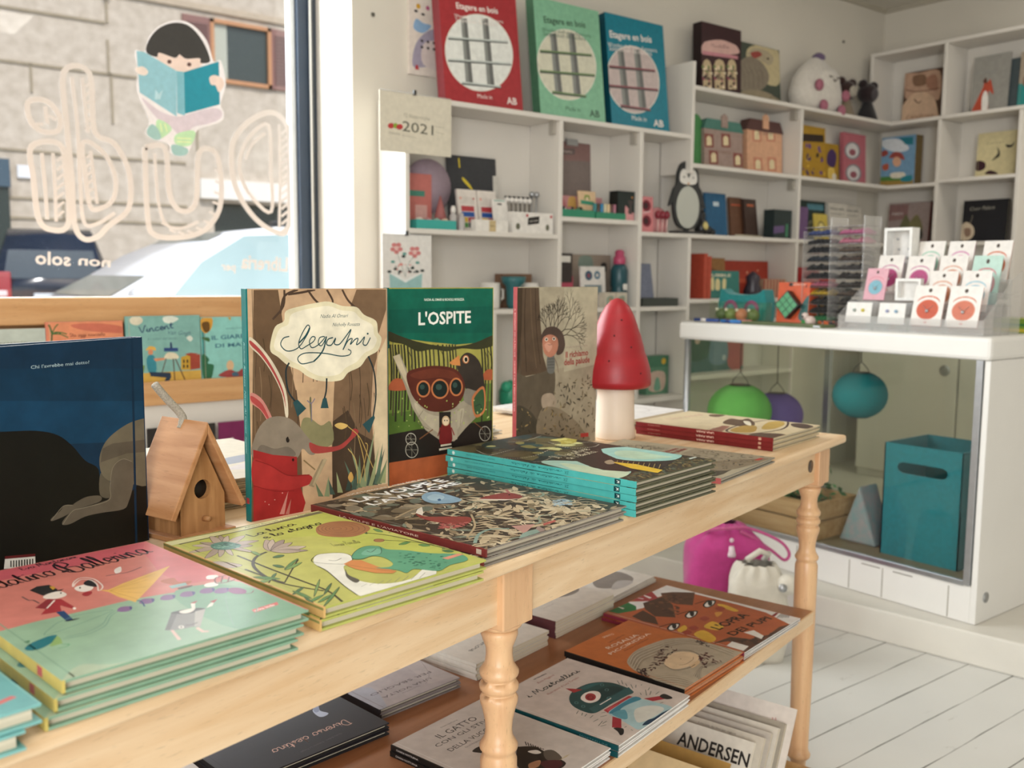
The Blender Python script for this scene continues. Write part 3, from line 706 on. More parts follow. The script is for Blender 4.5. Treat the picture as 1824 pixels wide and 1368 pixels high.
('c','7a9c5a',[67,530,24,548,-39,525,3,508]),
('r','3a3230',0.5,[67,530,24,548,-39,525,3,508]),
('c','4d7448',[-1,253,45,265,107,312,60,300]),
('r','3a3230',0.5,[-1,253,45,265,107,312,60,300]),
('c','5f8a50',[32,138,45,233,32,303,20,205]),
('r','3a3230',0.5,[32,138,45,233,32,303,20,205]),
('c','7a9c5a',[56,155,143,245,235,360,142,265]),
('r','3a3230',0.5,[56,155,143,245,235,360,142,265]),
('c','4d7448',[106,145,169,191,240,266,174,218]),
('r','3a3230',0.5,[106,145,169,191,240,266,174,218]),
('c','5f8a50',[-13,104,37,108,106,145,54,141]),
('r','3a3230',0.5,[-13,104,37,108,106,145,54,141]),
('c','7a9c5a',[-33,124,-12,207,-15,267,-36,182]),
('r','3a3230',0.5,[-33,124,-12,207,-15,267,-36,182]),
('c','4d7448',[-19,33,13,119,22,188,-10,100]),
('r','3a3230',0.5,[-19,33,13,119,22,188,-10,100]),
('c','5f8a50',[7,7,112,80,231,188,119,108]),
('r','3a3230',0.5,[7,7,112,80,231,188,119,108]),
('c','7a9c5a',[-2,423,-2,474,-27,491,-27,439]),
('r','3a3230',0.5,[-2,423,-2,474,-27,491,-27,439]),
('c','4d7448',[221,658,223,715,196,733,194,676]),
('r','3a3230',0.5,[221,658,223,715,196,733,194,676]),
('c','5f8a50',[20,72,67,78,132,118,83,111]),
('r','3a3230',0.5,[20,72,67,78,132,118,83,111]),
('c','7a9c5a',[251,935,268,1007,254,1041,237,968]),
('r','3a3230',0.5,[251,935,268,1007,254,1041,237,968]),
('c','4d7448',[276,857,296,827,342,843,323,873]),
('r','3a3230',0.5,[276,857,296,827,342,843,323,873]),
('c','5f8a50',[1038,846,1059,916,1038,942,1017,872]),
('r','3a3230',0.5,[1038,846,1059,916,1038,942,1017,872]),
('c','7a9c5a',[1049,804,1096,816,1170,876,1122,863]),
('r','3a3230',0.5,[1049,804,1096,816,1170,876,1122,863]),
('c','4d7448',[943,878,980,935,982,966,944,908]),
('r','3a3230',0.5,[943,878,980,935,982,966,944,908]),
('c','5f8a50',[1040,421,1042,473,1005,484,1003,431]),
('r','3a3230',0.5,[1040,421,1042,473,1005,484,1003,431]),
('c','7a9c5a',[1034,314,1078,322,1148,371,1102,362]),
('r','3a3230',0.5,[1034,314,1078,322,1148,371,1102,362]),
('c','4d7448',[1054,238,1056,288,1020,299,1018,249]),
('r','3a3230',0.5,[1054,238,1056,288,1020,299,1018,249]),
('c','5f8a50',[1014,563,986,587,925,564,953,541]),
('r','3a3230',0.5,[1014,563,986,587,925,564,953,541]),
('c','7a9c5a',[1059,178,1087,171,1144,203,1115,211]),
('r','3a3230',0.5,[1059,178,1087,171,1144,203,1115,211]),
('c','a5714c',[766,1150,842,1237,950,1264,1043,1206,1074,1086,1040,973,948,904,836,891,754,974,730,1059]),
('r','6e4436',0.7,[1007,980,947,933,878,927,816,961,778,1026,773,1107,804,1183,862,1233,934,1243,999,1208,1039,1139,1041,1055]),
('r','7d5040',0.7,[981,1006,934,969,879,964,830,991,799,1043,796,1107,820,1167,866,1206,923,1213,974,1186,1005,1131,1007,1065]),
('r','6e4436',0.7,[955,1032,920,1005,880,1001,843,1021,821,1060,818,1107,836,1151,870,1179,911,1184,949,1164,971,1124,974,1076]),
('r','7d5040',0.7,[928,1058,907,1041,881,1039,857,1052,843,1077,841,1107,852,1135,874,1152,900,1155,924,1142,938,1117,940,1086]),
('r','6e4436',0.7,[904,1083,893,1074,880,1073,869,1079,861,1091,861,1106,866,1120,877,1129,890,1131,902,1124,909,1112,910,1097]),
('c','a5714c',[926,693,902,679,879,686,870,711,880,739,904,753,927,746,936,721]),
('r','6e4436',0.6,[924,695,903,682,882,690,873,712,882,737,903,750,924,743,933,720]),
('l','3d3a24',1.6,[952,900,1015,744,1053,436,1079,104]),
('l','3d3a24',1.2,[926,699,1014,563,1082,367]),
('c','e9e6da',[380,623,450,709,503,720,584,666,599,596,561,519,487,465,441,437,373,313,357,193,411,71,560,33,780,145,695,-11,458,-85,248,-40,219,30,263,199,341,440,355,548]),
('r','2a2620',0.8,[380,623,450,709,503,720,584,666,599,596,561,519,487,465]),
('l','2a2620',0.9,[459,595,479,560,530,576]),
('l','2a2620',0.9,[355,548,337,435,259,194,216,25]),
('l','8a867c',0.5,[306,111,355,127]),
('l','8a867c',0.5,[346,97,400,117]),
('l','8a867c',0.5,[387,82,446,108]),
('l','8a867c',0.5,[428,67,491,98]),
('l','8a867c',0.5,[469,52,538,88]),
('l','8a867c',0.5,[511,37,584,77]),
('l','8a867c',0.5,[553,22,632,67]),
('l','8a867c',0.5,[595,7,680,57]),
('c','5a564c',[427,402,377,310,366,205,323,182,350,291]),
('p','d48a50',[472,480,546,508,583,470,573,304,595,185,555,168,494,239,464,365]),
('l','7a4a28',0.6,[477,460,518,335,583,187]),
('c','5d9c7c',[570,536,664,628,764,668,820,612,814,534,879,440,935,303,1038,172,991,61,862,63,748,31,683,145,609,122,606,198,547,305,610,267,669,307,701,430,667,491,595,485]),
('c','79b298',[652,559,735,613,787,572,741,497,679,506]),
('l','1f3a30',0.9,[714,589,715,551,781,589]),
('r','1f3a30',0.7,[570,536,664,628,764,668,820,612,741,497,667,491,595,485]),
('z',['2f6650','3f7a60'],'dot',50,2.4,[820,472,1017,166,785,42,646,230]),
('p','d8907a',[918,186,1038,188,1051,154,923,145])]),
'volpe':(0.286,0.321,'40342c',[
('z',['8d7a60','a8947a','6d5d4a','c0ac8e','564a3c','7b8578','b9a588'],'leaf',420,13,[59,1724,1532,1630,1338,-3,-56,-97]),
('z',['c9b595','8a7a60','3a2e28','d3c2a4'],'leaf',170,17,[811,946,1323,928,1338,-3,-56,-97]),
('z',['c9b899','a8967a','8f9c8c','d6c8ac'],'curl',90,16,[212,961,1326,1119,1302,-4,1,-47]),
('z',['8d8270','a3947c','6f7568','7d6e5a'],'blob',46,15,[113,1709,1150,1717,527,925,14,887]),
('c','8fb0c8',[662,1212,764,1278,844,1263,847,1169,802,956,692,924,597,995,591,1101]),
('c','a9c6d8',[689,1182,793,1211,783,1106,682,1043,638,1092]),
('c','3f6a94',[689,1078,713,1078,680,1037,660,1043]),
('l','3f6a94',0.7,[677,1075,700,1050]),
('c','93403a',[305,896,294,796,337,734,411,668,472,564,362,470,288,516,241,638,243,779]),
('p','e9e0d4',[315,908,396,974,460,999,356,878,299,828]),
('c','8c3a38',[891,875,1065,887,1166,866,1190,796,1158,697,1081,685,955,771]),
('p','e6d8ca',[891,875,1027,710,1099,665,983,707,884,832]),
('p','b06a68',[1232,933,1256,926,1171,816,1166,839]),
('c','2a1a16',[1139,797,1125,790,1120,795,1130,807,1144,815,1148,810]),
('l','cbb696',2.2,[548,532,598,537,588,488]),
('l','cbb696',2.2,[493,497,550,494,548,437]),
('l','cbb696',2.2,[439,463,502,451,508,387]),
('l','cbb696',2.2,[386,429,456,409,469,338]),
('l','cbb696',2.2,[335,396,410,368,431,290]),
('l','cbb696',2.2,[284,363,366,327,394,243]),
('l','cbb696',2.2,[235,331,322,288,357,196]),
('l','cbb696',2.2,[186,300,279,249,321,151]),
('l','cbb696',2.2,[138,270,237,211,286,107]),
('l','cbb696',2.2,[91,240,196,174,251,63]),
('l','cbb696',2.2,[45,210,156,137,217,20]),
('l','cbb696',2.2,[1521,452,1584,457,1566,403]),
('l','cbb696',2.2,[1449,414,1519,410,1510,348]),
('l','cbb696',2.2,[1379,377,1455,363,1455,293]),
('l','cbb696',2.2,[1310,340,1393,318,1402,240]),
('l','cbb696',2.2,[1243,305,1333,273,1350,188]),
('l','cbb696',2.2,[1177,270,1274,230,1299,137]),
('l','cbb696',2.2,[1113,236,1216,187,1249,87]),
('l','cbb696',2.2,[1050,203,1159,146,1200,38]),
('l','cbb696',2.2,[988,170,1103,105,1152,-10]),
('l','cbb696',2.2,[928,138,1049,65,1105,-56]),
('l','cbb696',2.2,[869,107,996,26,1059,-102]),
('z',['c06a66','a85652'],'dot',46,3.2,[208,605,371,495,262,408,134,515]),
('z',['8fa6b8','b4c4cc'],'dot',46,3.4,[1212,465,1307,403,1198,271,1088,351]),
('p','c99a90',[487,228,624,147,406,51]),
('l','8fa69c',4.5,[50,132,203,242,338,270,427,192]),
('c','8fa69c',[222,-58,398,60,554,52,427,-36,291,-74]),
('p','a08a84',[600,104,561,12,476,-26,538,70]),
('l','b7a283',3,[-41,355,34,334,-53,187]),
('l','b7a283',3,[128,905,333,981,458,1001]),
('l','b7a283',3,[110,250,335,396,531,611]),
('p','b86058',[663,117,790,120,766,89,633,82]),
('t','ffffff','LA VOLPE E',262,1418,923,113,0.035,1),
('t','ffffff',"L'AVIATORE",270,1270,912,89,0.048,1),
('t','efe8da','LUCA TORTOLINI    ANNA FORLATI',344,1628,751,0,-0.012,1)]),
'venditore':(0.22,0.37,'352f24',[
('z',['38524e','4a4430','5a5236','6a6444','2c3a38'],'blob',60,30,[7,1847,911,1856,1054,979,126,905]),
('z',['4a4a32','6a5a38','5c6a58','8a7a50','3a3c30'],'leaf',300,7,[75,163,991,292,1083,-3,-43,-30]),
('z',['c9c88a','8a8450'],'blob',10,18,[270,1683,691,1590,988,1281,374,1143]),
('z',['c8c070','a89c4a'],'blob',12,14,[1001,1510,1157,1411,955,1256,774,1328]),
('c','a9cfc4',[99,933,184,920,275,797,326,676,209,557,193,422,286,236,-5,150,-71,317,7,618,50,843]),
('c','c6d8bc',[145,791,207,586,168,404,253,228,5,156,-42,369]),
('c','9fd0c8',[812,898,967,900,1134,782,1180,568,1111,320,901,236,754,294,620,434,616,634]),
('c','b9d6bd',[871,782,984,664,960,426,961,304,722,425,701,646]),
('p','2f2721',[627,1037,963,1017,736,817,587,566,636,322,872,218,524,117,236,245,168,404,233,605,310,759]),
('p','e3bf3a',[469,545,520,350,472,84,355,52,362,288]),
('c','a0917a',[434,582,535,592,433,488,372,506]),
('l','c9b26a',0.8,[548,539,442,479]),
('l','c9b26a',0.8,[560,497,448,435]),
('l','c9b26a',0.8,[572,456,455,391]),
('l','c9b26a',0.8,[584,415,461,347]),
('l','c9b26a',0.8,[595,374,468,303]),
('l','c9b26a',0.8,[607,334,474,260]),
('l','c9b26a',0.8,[619,293,481,217]),
('l','c9b26a',0.8,[630,253,487,175]),
('l','c9b26a',0.8,[642,213,493,132]),
('z',['efe9d6'],'path',30,1.3,[-237,1528,-145,1383,117,1412,373,1443]),
('z',['efe9d6'],'path',30,1.3,[-25,1407,33,1196,237,1132,632,1250]),
('z',['efe9d6'],'path',30,1.3,[56,979,134,945,283,984]),
('z',['efe9d6'],'path',30,1.3,[820,1456,728,1150,893,1034,1060,1088]),
('z',['efe9d6'],'path',30,1.3,[573,1713,755,1644,1045,1717]),
('z',['efe9d6'],'path',30,1.3,[113,1628,35,1445,126,1403]),
('z',['efe9d6'],'path',30,1.3,[923,1231,1067,1199,1051,1098]),
('k','efe6c8','Il Venditore',292,924,496,95,0.11,1.1),
('k','efe6c8','di Felicita',332,833,406,97,0.086,1.1),
('p','cfd8d0',[1014,188,1115,182,1081,157,975,159])]),
'una_fiaba':(0.2212,0.311,'d3c2a0',[
('c','6e5844',[1005,1233,1084,1179,1080,1081,903,1081,897,1173]),
('c','5f4a38',[542,824,896,921,887,793,1034,775,737,552,457,471,474,639]),
('r','54413a',5,[140,565,602,631,1074,568,1173,422,936,277,559,180,152,262,20,403]),
('c','b08f4a',[182,545,530,580,583,461,217,308,79,420]),
('c','b99a50',[917,493,1082,424,913,302,553,247,461,344]),
('p','9a6a5a',[-138,686,381,738,398,658,-50,535]),
('l','6e4a40',0.8,[-99,680,128,748]),
('l','6e4a40',0.8,[-35,669,197,735]),
('l','6e4a40',0.8,[30,659,266,723]),
('l','6e4a40',0.8,[96,648,336,711]),
('l','6e4a40',0.8,[162,638,407,698]),
('c','5d4638',[-174,220,152,262,306,63,189,-58,-81,13]),
('z',['4a382e'],'dot',40,2.4,[36,272,281,11,57,-27,-157,148]),
('c','4f3e34',[1003,271,1088,180,993,26,790,-6,811,156]),
('l','8a7658',0.8,[75,1063,25,808]),
('l','8a7658',0.8,[412,1027,324,737]),
('c','e6ddc4',[820,728,826,656,586,521,630,601]),
('t','c49a88','Una ninna',364,1345,588,0,-0.136,2)]),
'opra':(0.2476,0.32,'b5613a',[
('p','b5603a',[724,1205,1147,1194,1215,659,998,567,1077,329,913,176,583,87,89,210,33,356,57,674,82,1008,292,1155]),
('p','e6e4e2',[975,1666,1344,1699,1348,1339,1324,670,1309,-2,989,-3,1155,342,1179,673,1180,1213,1072,1416,797,1445]),
('p','a33c40',[630,1630,967,1646,789,1426,656,1412,535,1574]),
('p','e6e4e2',[425,1643,687,1404,406,1377,219,1434]),
('p','2d7a44',[79,1590,297,1628,450,1589,403,1459,302,1392,94,1474]),
('p','f0eeec',[261,1617,277,1522,236,1515]),
('p','f0eeec',[776,1661,756,1490,709,1488]),
('p','f0eeec',[627,1650,668,1533,645,1532]),
('p','5f4030',[948,1497,1072,1416,1221,1223,837,1028,756,1170,767,1342]),
('p','553a2b',[539,1463,845,1419,709,1196,392,971,278,1146,393,1341]),
('p','553a2b',[118,1325,349,1340,265,1137,97,992,72,1160]),
('z',['7a5038','4a3024'],'blob',50,7,[540,1436,925,1440,1138,1203,431,1001]),
('p','5a3b2c',[15,334,284,290,406,24,856,53,1094,-27,27,-86,31,29,166,41,165,250]),
('z',['6e4636','432c22'],'blob',40,8,[191,264,406,24,1004,-20,31,-50]),
('c','dcb040',[1043,850,1083,780,1021,591,959,610,990,769]),
('c','dcb040',[91,770,255,792,210,727,75,698]),
('c','dcb040',[96,586,268,573,164,380,19,372]),
('c','dcb040',[349,618,548,629,483,469,356,474]),
('c','d89a48',[797,741,851,681,694,659]),
('c','a04638',[903,800,1010,793,977,716,875,719]),
('c','a04638',[528,771,630,764,600,690,503,693]),
('c','a04638',[218,719,314,712,288,640,196,644]),
('c','a04638',[68,706,162,699,138,628,48,632]),
('c','1c1613',[905,946,1061,984,1143,924,989,863,867,875]),
('c','f2efe9',[918,932,1034,960,1108,921,994,879,895,885]),
('c','1c1613',[1036,958,1086,935,983,881,945,892]),
('l','2c1c14',2.6,[887,1030,1010,1009,1103,980]),
('c','1c1613',[492,923,637,958,716,901,573,842,458,853]),
('c','f2efe9',[504,909,613,936,683,898,577,857,484,863]),
('c','1c1613',[614,934,661,912,566,859,531,870]),
('l','2c1c14',2.6,[472,1003,589,983,677,955]),
('c','1c1613',[64,872,199,906,274,850,142,794,35,806]),
('c','f2efe9',[76,859,177,884,243,847,145,809,59,815]),
('c','1c1613',[178,883,223,861,135,811,102,821]),
('l','2c1c14',2.6,[44,949,153,929,236,902]),
('t','1c1510',"L'OPRA",376,460,593,114,-0.059,1),
('t','1c1510','DEI PUPI',331,279,703,94,-0.1,1),
('p','8c2a30',[1099,256,1219,261,1233,236,1106,220]),
('p','3a3a38',[1080,189,1086,183,1226,203,1221,209]),
('p','3a3a38',[1093,175,1099,169,1236,192,1231,198]),
('p','3a3a38',[1106,160,1112,154,1247,181,1241,187]),
('p','3a3a38',[1120,146,1125,140,1257,169,1251,175]),
('p','3a3a38',[1133,131,1138,125,1267,158,1261,164]),
('p','3a3a38',[1146,117,1151,111,1277,147,1271,153]),
('p','3a3a38',[1159,102,1164,96,1287,136,1281,142]),
('p','e9e6e0',[53,208,185,220,182,44,50,28]),
('p','e9e6e0',[478,248,600,202,528,60,433,37,463,133])]),
'rosalia':(0.215,0.252,'c4703a',[
('t','f3e3d2','ROSALIA',316,976,484,53,-0.053,0),
('t','f3e3d2','PICCIRIDDA',220,886,687,44,-0.0,0),
('t','5d2c18','Laura Lombardo',441,1061,274,0,-0.001,2),
('t','5d2c18','illustrazioni di Giulia Nardone',369,835,410,0,-0.01,2),
('t','f3e3d2','SPIRITO',514,1169,152,0,-0.129,0),
('c','b3a793',[146,663,312,742,497,770,677,750,884,704,1026,593,1115,439,1119,265,1084,97,1065,-2,501,-41,-60,-32,-51,122,23,365,39,489]),
('l','8a7d6b',0.8,[177,665,351,737,524,739,783,692]),
('l','cfc5b2',0.8,[167,652,345,724,516,725,768,680]),
('l','6e6254',0.8,[156,638,339,711,507,712,754,669]),
('l','8a7d6b',0.8,[146,625,333,698,498,698,740,657]),
('l','cfc5b2',0.8,[136,611,327,685,489,685,726,646]),
('l','6e6254',0.8,[126,598,321,673,481,671,712,634]),
('l','8a7d6b',0.8,[116,585,315,660,472,658,698,623]),
('l','cfc5b2',0.8,[106,571,310,647,463,644,684,611]),
('l','6e6254',0.8,[96,558,304,635,455,631,670,600]),
('l','8a7d6b',0.8,[86,545,298,622,446,618,656,588]),
('l','cfc5b2',0.8,[76,532,292,609,438,605,642,577]),
('l','6e6254',0.8,[66,519,286,597,429,591,628,566]),
('l','8a7d6b',0.8,[56,506,280,584,421,578,614,555]),
('l','8a7d6b',0.8,[821,691,995,599,1083,433,1108,236,1060,85]),
('l','cfc5b2',0.8,[805,681,981,591,1069,426,1089,225,1043,76]),
('l','6e6254',0.8,[788,671,967,583,1055,418,1069,215,1027,68]),
('l','8a7d6b',0.8,[772,662,953,575,1041,410,1050,205,1011,60]),
('l','cfc5b2',0.8,[756,652,939,567,1027,402,1031,195,995,52]),
('l','6e6254',0.8,[740,643,925,559,1014,395,1012,185,979,43]),
('l','8a7d6b',0.8,[725,633,912,551,1000,387,993,175,963,35]),
('l','cfc5b2',0.8,[709,623,898,543,986,380,974,165,947,27]),
('l','6e6254',0.8,[693,614,885,536,972,372,955,155,931,19]),
('l','8a7d6b',0.8,[677,604,871,528,959,365,937,145,915,11]),
('l','8a7d6b',0.8,[28,324,157,246,205,120,181,9]),
('l','cfc5b2',0.8,[21,313,145,235,192,113,172,3]),
('l','6e6254',0.8,[13,302,132,223,179,106,163,-2]),
('l','8a7d6b',0.8,[6,292,120,212,166,98,155,-8]),
('l','cfc5b2',0.8,[-1,281,107,201,153,91,146,-14]),
('l','6e6254',0.8,[-9,271,95,189,141,83,138,-20]),
('l','8a7d6b',0.8,[-16,260,83,178,128,76,130,-25]),
('l','cfc5b2',0.8,[-23,250,71,167,115,69,121,-31]),
('l','6e6254',0.8,[-30,239,59,156,103,61,113,-37]),
('l','8a7d6b',0.8,[-38,229,47,145,90,54,104,-42]),
('l','cfc5b2',0.8,[-45,219,34,134,77,47,96,-48]),
('l','6e6254',0.8,[-52,208,22,123,65,40,88,-54]),
('l','8a7d6b',0.8,[303,78,456,120,612,128,700,65]),
('l','cfc5b2',0.8,[299,70,458,118,611,123,704,61]),
('l','6e6254',0.8,[295,62,460,116,609,117,707,57]),
('l','8a7d6b',0.8,[291,54,461,114,608,111,711,52]),
('l','cfc5b2',0.8,[287,45,463,112,607,106,714,48]),
('l','6e6254',0.8,[283,37,465,110,606,100,718,44]),
('l','8a7d6b',0.8,[279,29,467,108,605,94,722,40]),
('l','cfc5b2',0.8,[275,21,468,106,604,89,725,36]),
('l','6e6254',0.8,[271,13,470,104,603,83,729,32]),
('l','8a7d6b',0.8,[267,5,472,102,602,78,732,28]),
('l','cfc5b2',0.8,[263,-3,474,100,601,72,736,24]),
('l','6e6254',0.8,[259,-11,476,98,600,66,739,19]),
('c','e3c9a6',[385,426,543,477,670,458,745,385,746,304,695,244,557,210,417,220,316,274,317,353]),
('c','dcbd96',[476,209,633,218,572,173,445,169]),
('l','8a6a50',0.8,[418,294,482,258,611,263,666,289]),
('c','7a5a40',[553,348,545,347,544,352,552,356,558,354]),
('l','5a4e42',1.4,[417,447,577,497,701,476,776,402,759,289,692,228]),
('l','5a4e42',1.4,[326,381,299,264,415,197,524,191]),
('z',['4a2a2c','5d3436','3a2426'],'leaf',70,5,[138,449,604,608,752,601,736,497,183,397]),
('z',['4a2a2c','5d3436'],'leaf',60,5,[754,274,842,254,749,47,523,80,646,203]),
('z',['4a2a2c','3a2c2e'],'leaf',40,5,[74,523,167,489,23,365,5,421]),
('z',['4a3a3a'],'leaf',24,5,[1002,483,1097,417,989,288,983,378])]),
'mostrellini':(0.224,0.2487,'cfc3bc',[
('k','1f2f30','i Mostrellini',244,1007,705,63,-0.032,2.0),
('t','3a3a3c','ARTEBAMBINI',544,1187,176,0,-0.039,1),
('t','a05048','Elena Maggiora',509,1115,228,0,-0.02,2),
('t','a05048','illustrazioni di Luca Tortolini',380,919,460,0,-0.01,2),
('c','1f4a4c',[434,745,558,800,688,804,813,770,899,688,928,579,883,397,711,423,486,421,340,436,313,528,346,652]),
('p','2f5c60',[384,515,939,482,879,396,345,439]),
('c','153a3e',[680,650,846,611,884,500,690,511,535,513]),
('c','2c6468',[662,786,789,765,875,693,785,719,659,741]),
('r','5f8f92',1.0,[416,643,401,637,390,641,389,652,399,664,414,670,425,666,426,655]),
('r','5f8f92',1.0,[395,562,380,557,369,561,368,572,378,583,393,588,404,584,405,573]),
('r','5f8f92',1.0,[659,486,643,480,632,484,631,495,641,507,657,512,669,508,670,497]),
('r','5f8f92',1.0,[782,585,766,579,754,583,753,595,764,607,780,612,792,608,793,597]),
('r','5f8f92',1.0,[840,669,823,664,811,668,811,679,822,691,838,697,850,693,851,682]),
('c','efe3dc',[494,671,585,702,668,684,697,630,651,575,562,541,489,554,464,599]),
('c','9c3038',[600,590,559,573,523,576,506,597,513,629,542,659,583,677,620,674,637,652,630,620]),
('r','5d1620',1.4,[579,603,556,595,538,602,535,620,550,638,573,645,591,638,593,620]),
('p','f2eee8',[499,490,665,485,657,476,498,479]),
('p','a03038',[576,882,609,835,648,755,549,778]),
('p','b03840',[435,408,792,392,797,349,412,348]),
('p','c8505a',[454,400,616,383,578,369,443,369]),
('c','a9c9cf',[412,348,556,366,797,355,809,272,831,137,813,-8,544,0,333,8,340,96,382,227]),
('c','3f88a0',[415,345,548,360,797,349,803,278,681,304,572,316,465,298]),
('c','d8d9d2',[603,218,756,152,761,39,533,42,424,90]),
('c','5fa0b2',[423,321,550,283,439,185,397,208]),
('c','1f3f58',[404,31,507,45,570,25,693,20,799,-6,628,-17,481,-8]),
('p','3c68a0',[318,-1,813,-8,912,-40,394,-40]),
('p','a53440',[826,267,955,188,933,126,829,185]),
('p','a53440',[386,293,392,214,264,134,225,195]),
('c','1d2226',[943,186,1013,181,989,89,931,116]),
('c','1d2226',[225,181,264,120,193,71,156,77,194,124]),
('l','2f4f40',1.1,[986,626,936,569]),
('l','2f4f40',1.1,[1018,604,953,548]),
('l','2f4f40',1.1,[986,542,940,498]),
('l','2f4f40',1.1,[996,496,935,438]),
('l','2f4f40',1.1,[1015,456,968,430]),
('l','2f4f40',1.1,[1034,416,1056,423]),
('l','2f4f40',1.1,[1043,339,989,323]),
('l','2f4f40',1.1,[984,345,892,281]),
('l','2f4f40',1.1,[988,292,917,265]),
('l','2f4f40',1.1,[1021,235,956,233]),
('l','2f4f40',1.1,[902,347,873,320]),
('l','2f4f40',1.1,[300,559,243,540]),
('l','2f4f40',1.1,[290,512,246,492]),
('l','2f4f40',1.1,[296,476,247,463]),
('l','2f4f40',1.1,[304,422,251,416]),
('l','2f4f40',1.1,[414,375,381,393]),
('l','2f4f40',1.1,[373,338,318,362]),
('l','2f4f40',1.1,[277,354,214,361]),
('l','2f4f40',1.1,[268,309,180,291]),
('l','2f4f40',1.1,[289,284,230,285]),
('l','2f4f40',1.1,[234,253,183,273]),
('l','2f4f40',1.1,[287,64,283,43]),
('l','2f4f40',1.1,[312,116,286,120]),
('l','2f4f40',1.1,[833,118,866,108])]),
'gatto':(0.2026,0.2554,'c9c0ba',[
('t','1d1a18','IL GATTO',310,1061,427,70,-0.012,0),
('t','1d1a18','CON GLI STIVALI',200,985,681,46,-0.025,0),
('t','1d1a18','DELLA VUCCIRIA',216,864,575,52,-0.004,0),
('t','3a3634','CHIARA NOTTURNA',435,1175,184,0,-0.056,0),
('t','3a3634','ILLUSTRAZIONI DI',327,819,195,0,-0.057,0),
('c','1f1a19',[552,522,599,524,669,441,660,365,654,315,639,192,610,116,490,126,334,312]),
('c','5d544c',[651,347,712,302,650,178,567,250]),
('c','e6dfd8',[576,437,634,402,625,349,581,373]),
('c','4a2028',[531,266,619,188,579,126,473,146,483,241]),
('c','a87a5c',[440,319,533,290,458,244,392,270]),
('c','2a2422',[315,748,374,763,412,748,387,690,358,654,330,701]),
('l','2a2624',1.6,[682,544,643,501]),
('l','2a2624',1.6,[682,520,647,481]),
('l','2a2624',1.6,[682,496,652,461]),
('l','2a2624',1.6,[681,473,656,442]),
('l','2a2624',1.6,[681,450,660,422]),
('l','2a2624',1.6,[681,427,665,402]),
('l','2a2624',1.6,[681,403,669,383]),
('l','2a2624',1.6,[681,380,673,363]),
('l','b8a878',0.6,[624,182,702,172]),
('l','b8a878',0.6,[646,184,716,173]),
('l','b8a878',0.6,[667,186,729,174]),
('l','b8a878',0.6,[688,189,742,175])]),
'diverso':(0.26,0.22,'26252c',[
('k','d8b0a0','Diverso destino',1096,284,687,94,-3.11,1.5),
('t','5a5658','Giulia Bellini - Roberto La Forgia',933,127,382,0,-3.051,0),
('c','b9c2d6',[997,594,1085,654,1039,552,1061,469,1004,444,972,476]),
('c','8d98b4',[1039,657,1085,654,1035,557,994,555])]),
'unavolta':(0.176,0.2,'aaa0a0',[
('p','b0a6a4',[769,735,914,534,877,53,601,88]),
('c','a0a0aa',[-33,404,212,386,72,-9,-40,-43,-32,182]),
('t','4a4244','UNA VOLTA',693,188,539,37,-3.106,0),
('t','4a4244','PER SBAGLIO',780,291,668,40,-3.125,0),
('t','7a7072','Daniela Iride Murgia',523,127,203,0,-3.074,0),
('l','8a7f80',0.8,[878,516,738,243,581,108])]),
'box_red':(0.3481,0.4085,'a8353a',[
('c','e6e2d6',[1590,1065,1544,812,1406,578,1195,391,940,275,672,242,424,294,225,423,97,613,53,840,97,1079,224,1304,421,1489,666,1612,931,1657,1186,1617,1398,1494,1539,1302]),
('c','e9ebe6',[1571,1062,1525,815,1391,586,1186,403,936,289,675,257,433,308,239,434,114,620,71,842,114,1077,238,1297,430,1478,669,1598,928,1642,1176,1602,1383,1482,1521,1294]),
('p','6d6e6c',[447,1504,581,1526,623,343,463,323]),
('p','8d908c',[447,1504,508,1514,536,332,463,323]),
('p','6d6e6c',[921,1583,1059,1606,1106,404,941,383]),
('p','8d908c',[921,1583,983,1593,1017,393,941,383]),
('p','c9d0cc',[144,1136,1488,1266,1488,1236,144,1107]),
('p','4d5250',[144,1107,1488,1236,1488,1216,144,1078]),
('p','c9d0cc',[106,743,1533,866,1534,836,106,714]),
('p','4d5250',[106,714,1534,836,1534,816,106,685]),
('p','c9d0cc',[373,374,1249,407,1249,377,373,345]),
('p','4d5250',[373,345,1249,377,1250,357,373,316]),
('t','f0e6e0','Etagere en bois',368,1671,936,0,0.068,1),
('t','f0e6e0','Wooden shelf unit - Estanteria',309,1509,1101,0,0.06,0),
('t','f0e6e0','Suspension de madera',333,1436,948,0,0.061,0),
('t','f0e6e0','Made in',705,122,328,0,0.027,0),
('t','f0e6e0','AB',1370,89,237,130,0.029,1)]),
'box_green':(0.3381,0.4329,'86bd9c',[
('c','e6e2d6',[1534,1139,1491,891,1356,661,1147,478,892,365,623,334,374,386,172,514,40,701,-8,925,33,1161,158,1382,354,1563,599,1682,865,1725,1121,1684,1335,1561,1479,1372]),
('c','d8d6c2',[1511,1136,1470,894,1339,669,1136,491,888,380,627,350,384,401,188,526,59,709,13,928,53,1158,174,1374,365,1551,603,1667,861,1709,1110,1668,1318,1549,1458,1364]),
('p','6d6e6c',[368,1574,523,1598,587,436,402,414]),
('p','8d908c',[368,1574,438,1585,487,424,402,414]),
('p','6d6e6c',[841,1649,1001,1674,1070,494,880,471]),
('p','8d908c',[841,1649,914,1660,967,482,880,471]),
('p','6f8a5c',[82,1218,1426,1331,1427,1299,83,1188]),
('p','4d5250',[83,1188,1427,1299,1427,1278,83,1157]),
('p','6f8a5c',[50,832,1477,939,1478,907,50,801]),
('p','4d5250',[50,801,1478,907,1478,885,51,771]),
('p','6f8a5c',[323,469,1200,490,1200,458,323,438]),
('p','4d5250',[323,438,1200,458,1201,437,324,407]),
('t','3d5a48','Etagere en bois',235,1762,1081,0,0.066,1),
